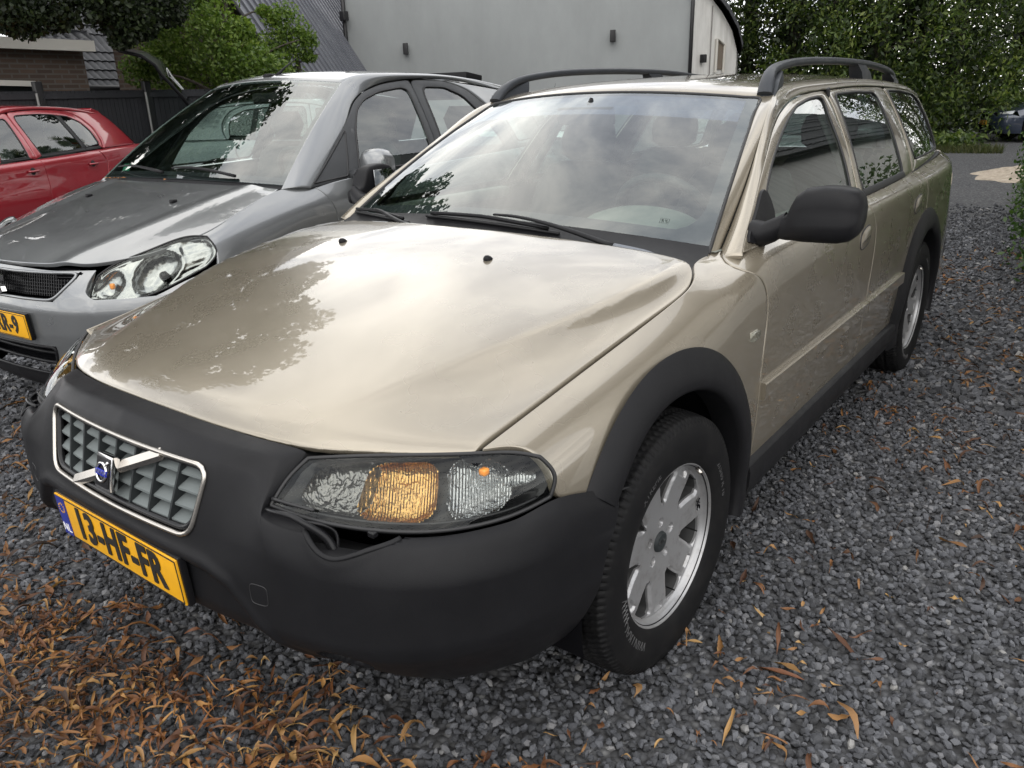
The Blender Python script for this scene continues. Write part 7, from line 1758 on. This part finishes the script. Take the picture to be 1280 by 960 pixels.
# ---- leaves ----------------------------------------------------------------------
L_FALL = leaf_mat('fallen_leaf', [(.030, .014, .008), (.075, .029, .012), (.130, .050, .018), (.185, .076, .024), (.24, .110, .036), (.34, .19, .07)], .18, .65)
L_ONE = leaf_mat('single_leaf', [(.060, .024, .012), (.135, .055, .022), (.22, .10, .035), (.30, .16, .055), (.42, .26, .10), (.14, .05, .02)], .18, .6, True)
def leaf_shape(L, W, curl, twist, rg, n_=7):
    t = np.linspace(0, 1, n_); w = W*np.sin(np.pi*np.clip(t*.94+.05, 0, 1))**.8*.5; x = (t-.5)*L; bow = curl*(1-(2*t-1)**2)
    mid = np.stack([x, .12*L*np.sin(3*t+rg.random()*6)*rg.random(), bow], 1); ang = twist*(t-.5)
    up_ = w*rg.uniform(-.3, 1.1)
    w = w*(1+.35*np.sin(t*rg.uniform(4, 16)+rg.random()*6)); mid = mid+np.stack([0*t, .10*L*rg.uniform(-1, 1)*np.sin(np.pi*t), .05*L*rg.normal()*np.sin(2*np.pi*t)], 1)
    l = mid+np.stack([0*t, w*np.cos(ang), w*np.sin(ang)+up_], 1); r = mid+np.stack([0*t, -w*np.cos(ang), -w*np.sin(ang)+up_], 1)
    V = np.concatenate([l, mid, r]); F = []
    for i in range(n_-1): F += [(i, i+1, n_+i+1, n_+i), (n_+i, n_+i+1, 2*n_+i+1, 2*n_+i)]
    return V, np.array(F)
rgl = np.random.default_rng(5)
SH = [leaf_shape(rgl.uniform(.022, .082)*(.6 if q % 3 == 0 else 1), rgl.uniform(.004, .0135), rgl.uniform(-.006, .024), rgl.uniform(-7, 7), rgl) for q in range(40)]
LM = []
for k, (V, F) in enumerate(SH):
    me = bpy.data.meshes.new('fallen_leaf'); me.from_pydata((V-np.array([0, 0, V[:, 2].min()])).tolist(), [], F.tolist()); me.polygons.foreach_set('use_smooth', [True]*len(F)); me.materials.append(L_ONE); LM.append(me)
def dens(P):
    """heaped litter near the front left, scattered elsewhere"""
    A0, B0 = np.array([-.93, -.60]), np.array([.66, -.60]); A0 = at(0, 742, 1)[:2]*0+np.array([-.72, -.86]); B0 = np.array([.70, -.60])
    d = (B0-A0)/np.linalg.norm(B0-A0); nn_ = np.array([d[1], -d[0]]); s_ = (P[:, :2]-A0)@nn_      # >0 towards the camera
    wob = .05*np.sin(P[:, 0]*9)+.04*np.sin(P[:, 0]*23+P[:, 1]*17)
    return sstep(-.10, .16, s_+wob)
n_try = 190000; P = np.c_[rgl.uniform(-3.4, 2.3, n_try), rgl.uniform(-1.7, 6.5, n_try), np.zeros(n_try)]; px, py, z = ground_px(P)
ok = (z > .1) & (px > -60) & (px < 1340) & (py > 120) & (py < 1040) & ~((np.abs(P[:, 0]) < .80) & (P[:, 1] > -.55) & (P[:, 1] < 3.4)) & ~((P[:, 0] < -1.5) & (P[:, 1] > -.1))
P = P[ok]; px, py = px[ok], py[ok]; de = dens(P)
patch_ = .5+.5*np.sin(P[:, 0]*2.3+1.3)*np.sin(P[:, 1]*1.7+.4)+.4*np.sin(P[:, 0]*6.1+P[:, 1]*4.3)
prob = 1.0*de*(.35+.65*np.clip(.5+.8*np.sin(P[:, 0]*11+3*np.sin(P[:, 1]*9))*np.sin(P[:, 1]*13), 0, 1))+.016+.034*np.clip(patch_, 0, 1.4)*(1-de)+.05*(P[:, 0] < -.75)*(P[:, 1] < -.3)
keep = rgl.random(len(P)) < prob; P = P[keep]; px, py = px[keep], py[keep]; de = de[keep]
P[:, 2] = .013+.004*rgl.random(len(P))+.022*rgl.random(len(P))*de
vis = (px > 0) & (px < 1280) & (py < 960); order = np.lexsort((np.hypot(P[:, 0]-CAM_LOC[0], P[:, 1]-CAM_LOC[1]), ~vis))
print('leaves', len(P))
single = set(); right = [i for i in order if vis[i] and de[i] < .3][:150]; single.update(right)
for i in order:
    if len(single) >= 290: break
    single.add(i)
mbV, mbF, nv = [], [], 0
for i in range(len(P)):
    k = int(rgl.integers(len(LM))); rz = rgl.random()*6.28; ax_r, ay_r = rgl.normal()*.22, rgl.normal()*.22; s_ = rgl.uniform(.75, 1.15)*(rgl.uniform(.75, 1.55) if de[i] < .3 else 1.0)
    if i in single:
        o = bpy.data.objects.new('fallen_leaf', LM[k]); COL.objects.link(o); o.location = P[i]; o.rotation_euler = (ax_r, ay_r, rz); o.scale = (s_,)*3
        if de[i] < .3: tag(o, 'single curled brown leaf lying on the grey gravel', 'leaf', 'single leaves strewn over the gravel')
        else: tag(o, 'curled brown leaf in the heaped litter at the front left', 'leaf', 'leaves in the heaped litter')
    else:
        V, F = SH[k]; R_ = rotz(rz)@roty(ay_r)@rotx(ax_r); V = (V-np.array([0, 0, V[:, 2].min()]))*s_@R_.T+P[i]; mbV.append(V); mbF.append(F+nv); nv += len(V)
o = fast_mesh('leaf_litter', np.concatenate(mbV), np.concatenate(mbF), L_FALL, None, True); tag(o, 'brown leaf litter strewn over the gravel', 'leaf litter', kind='stuff')
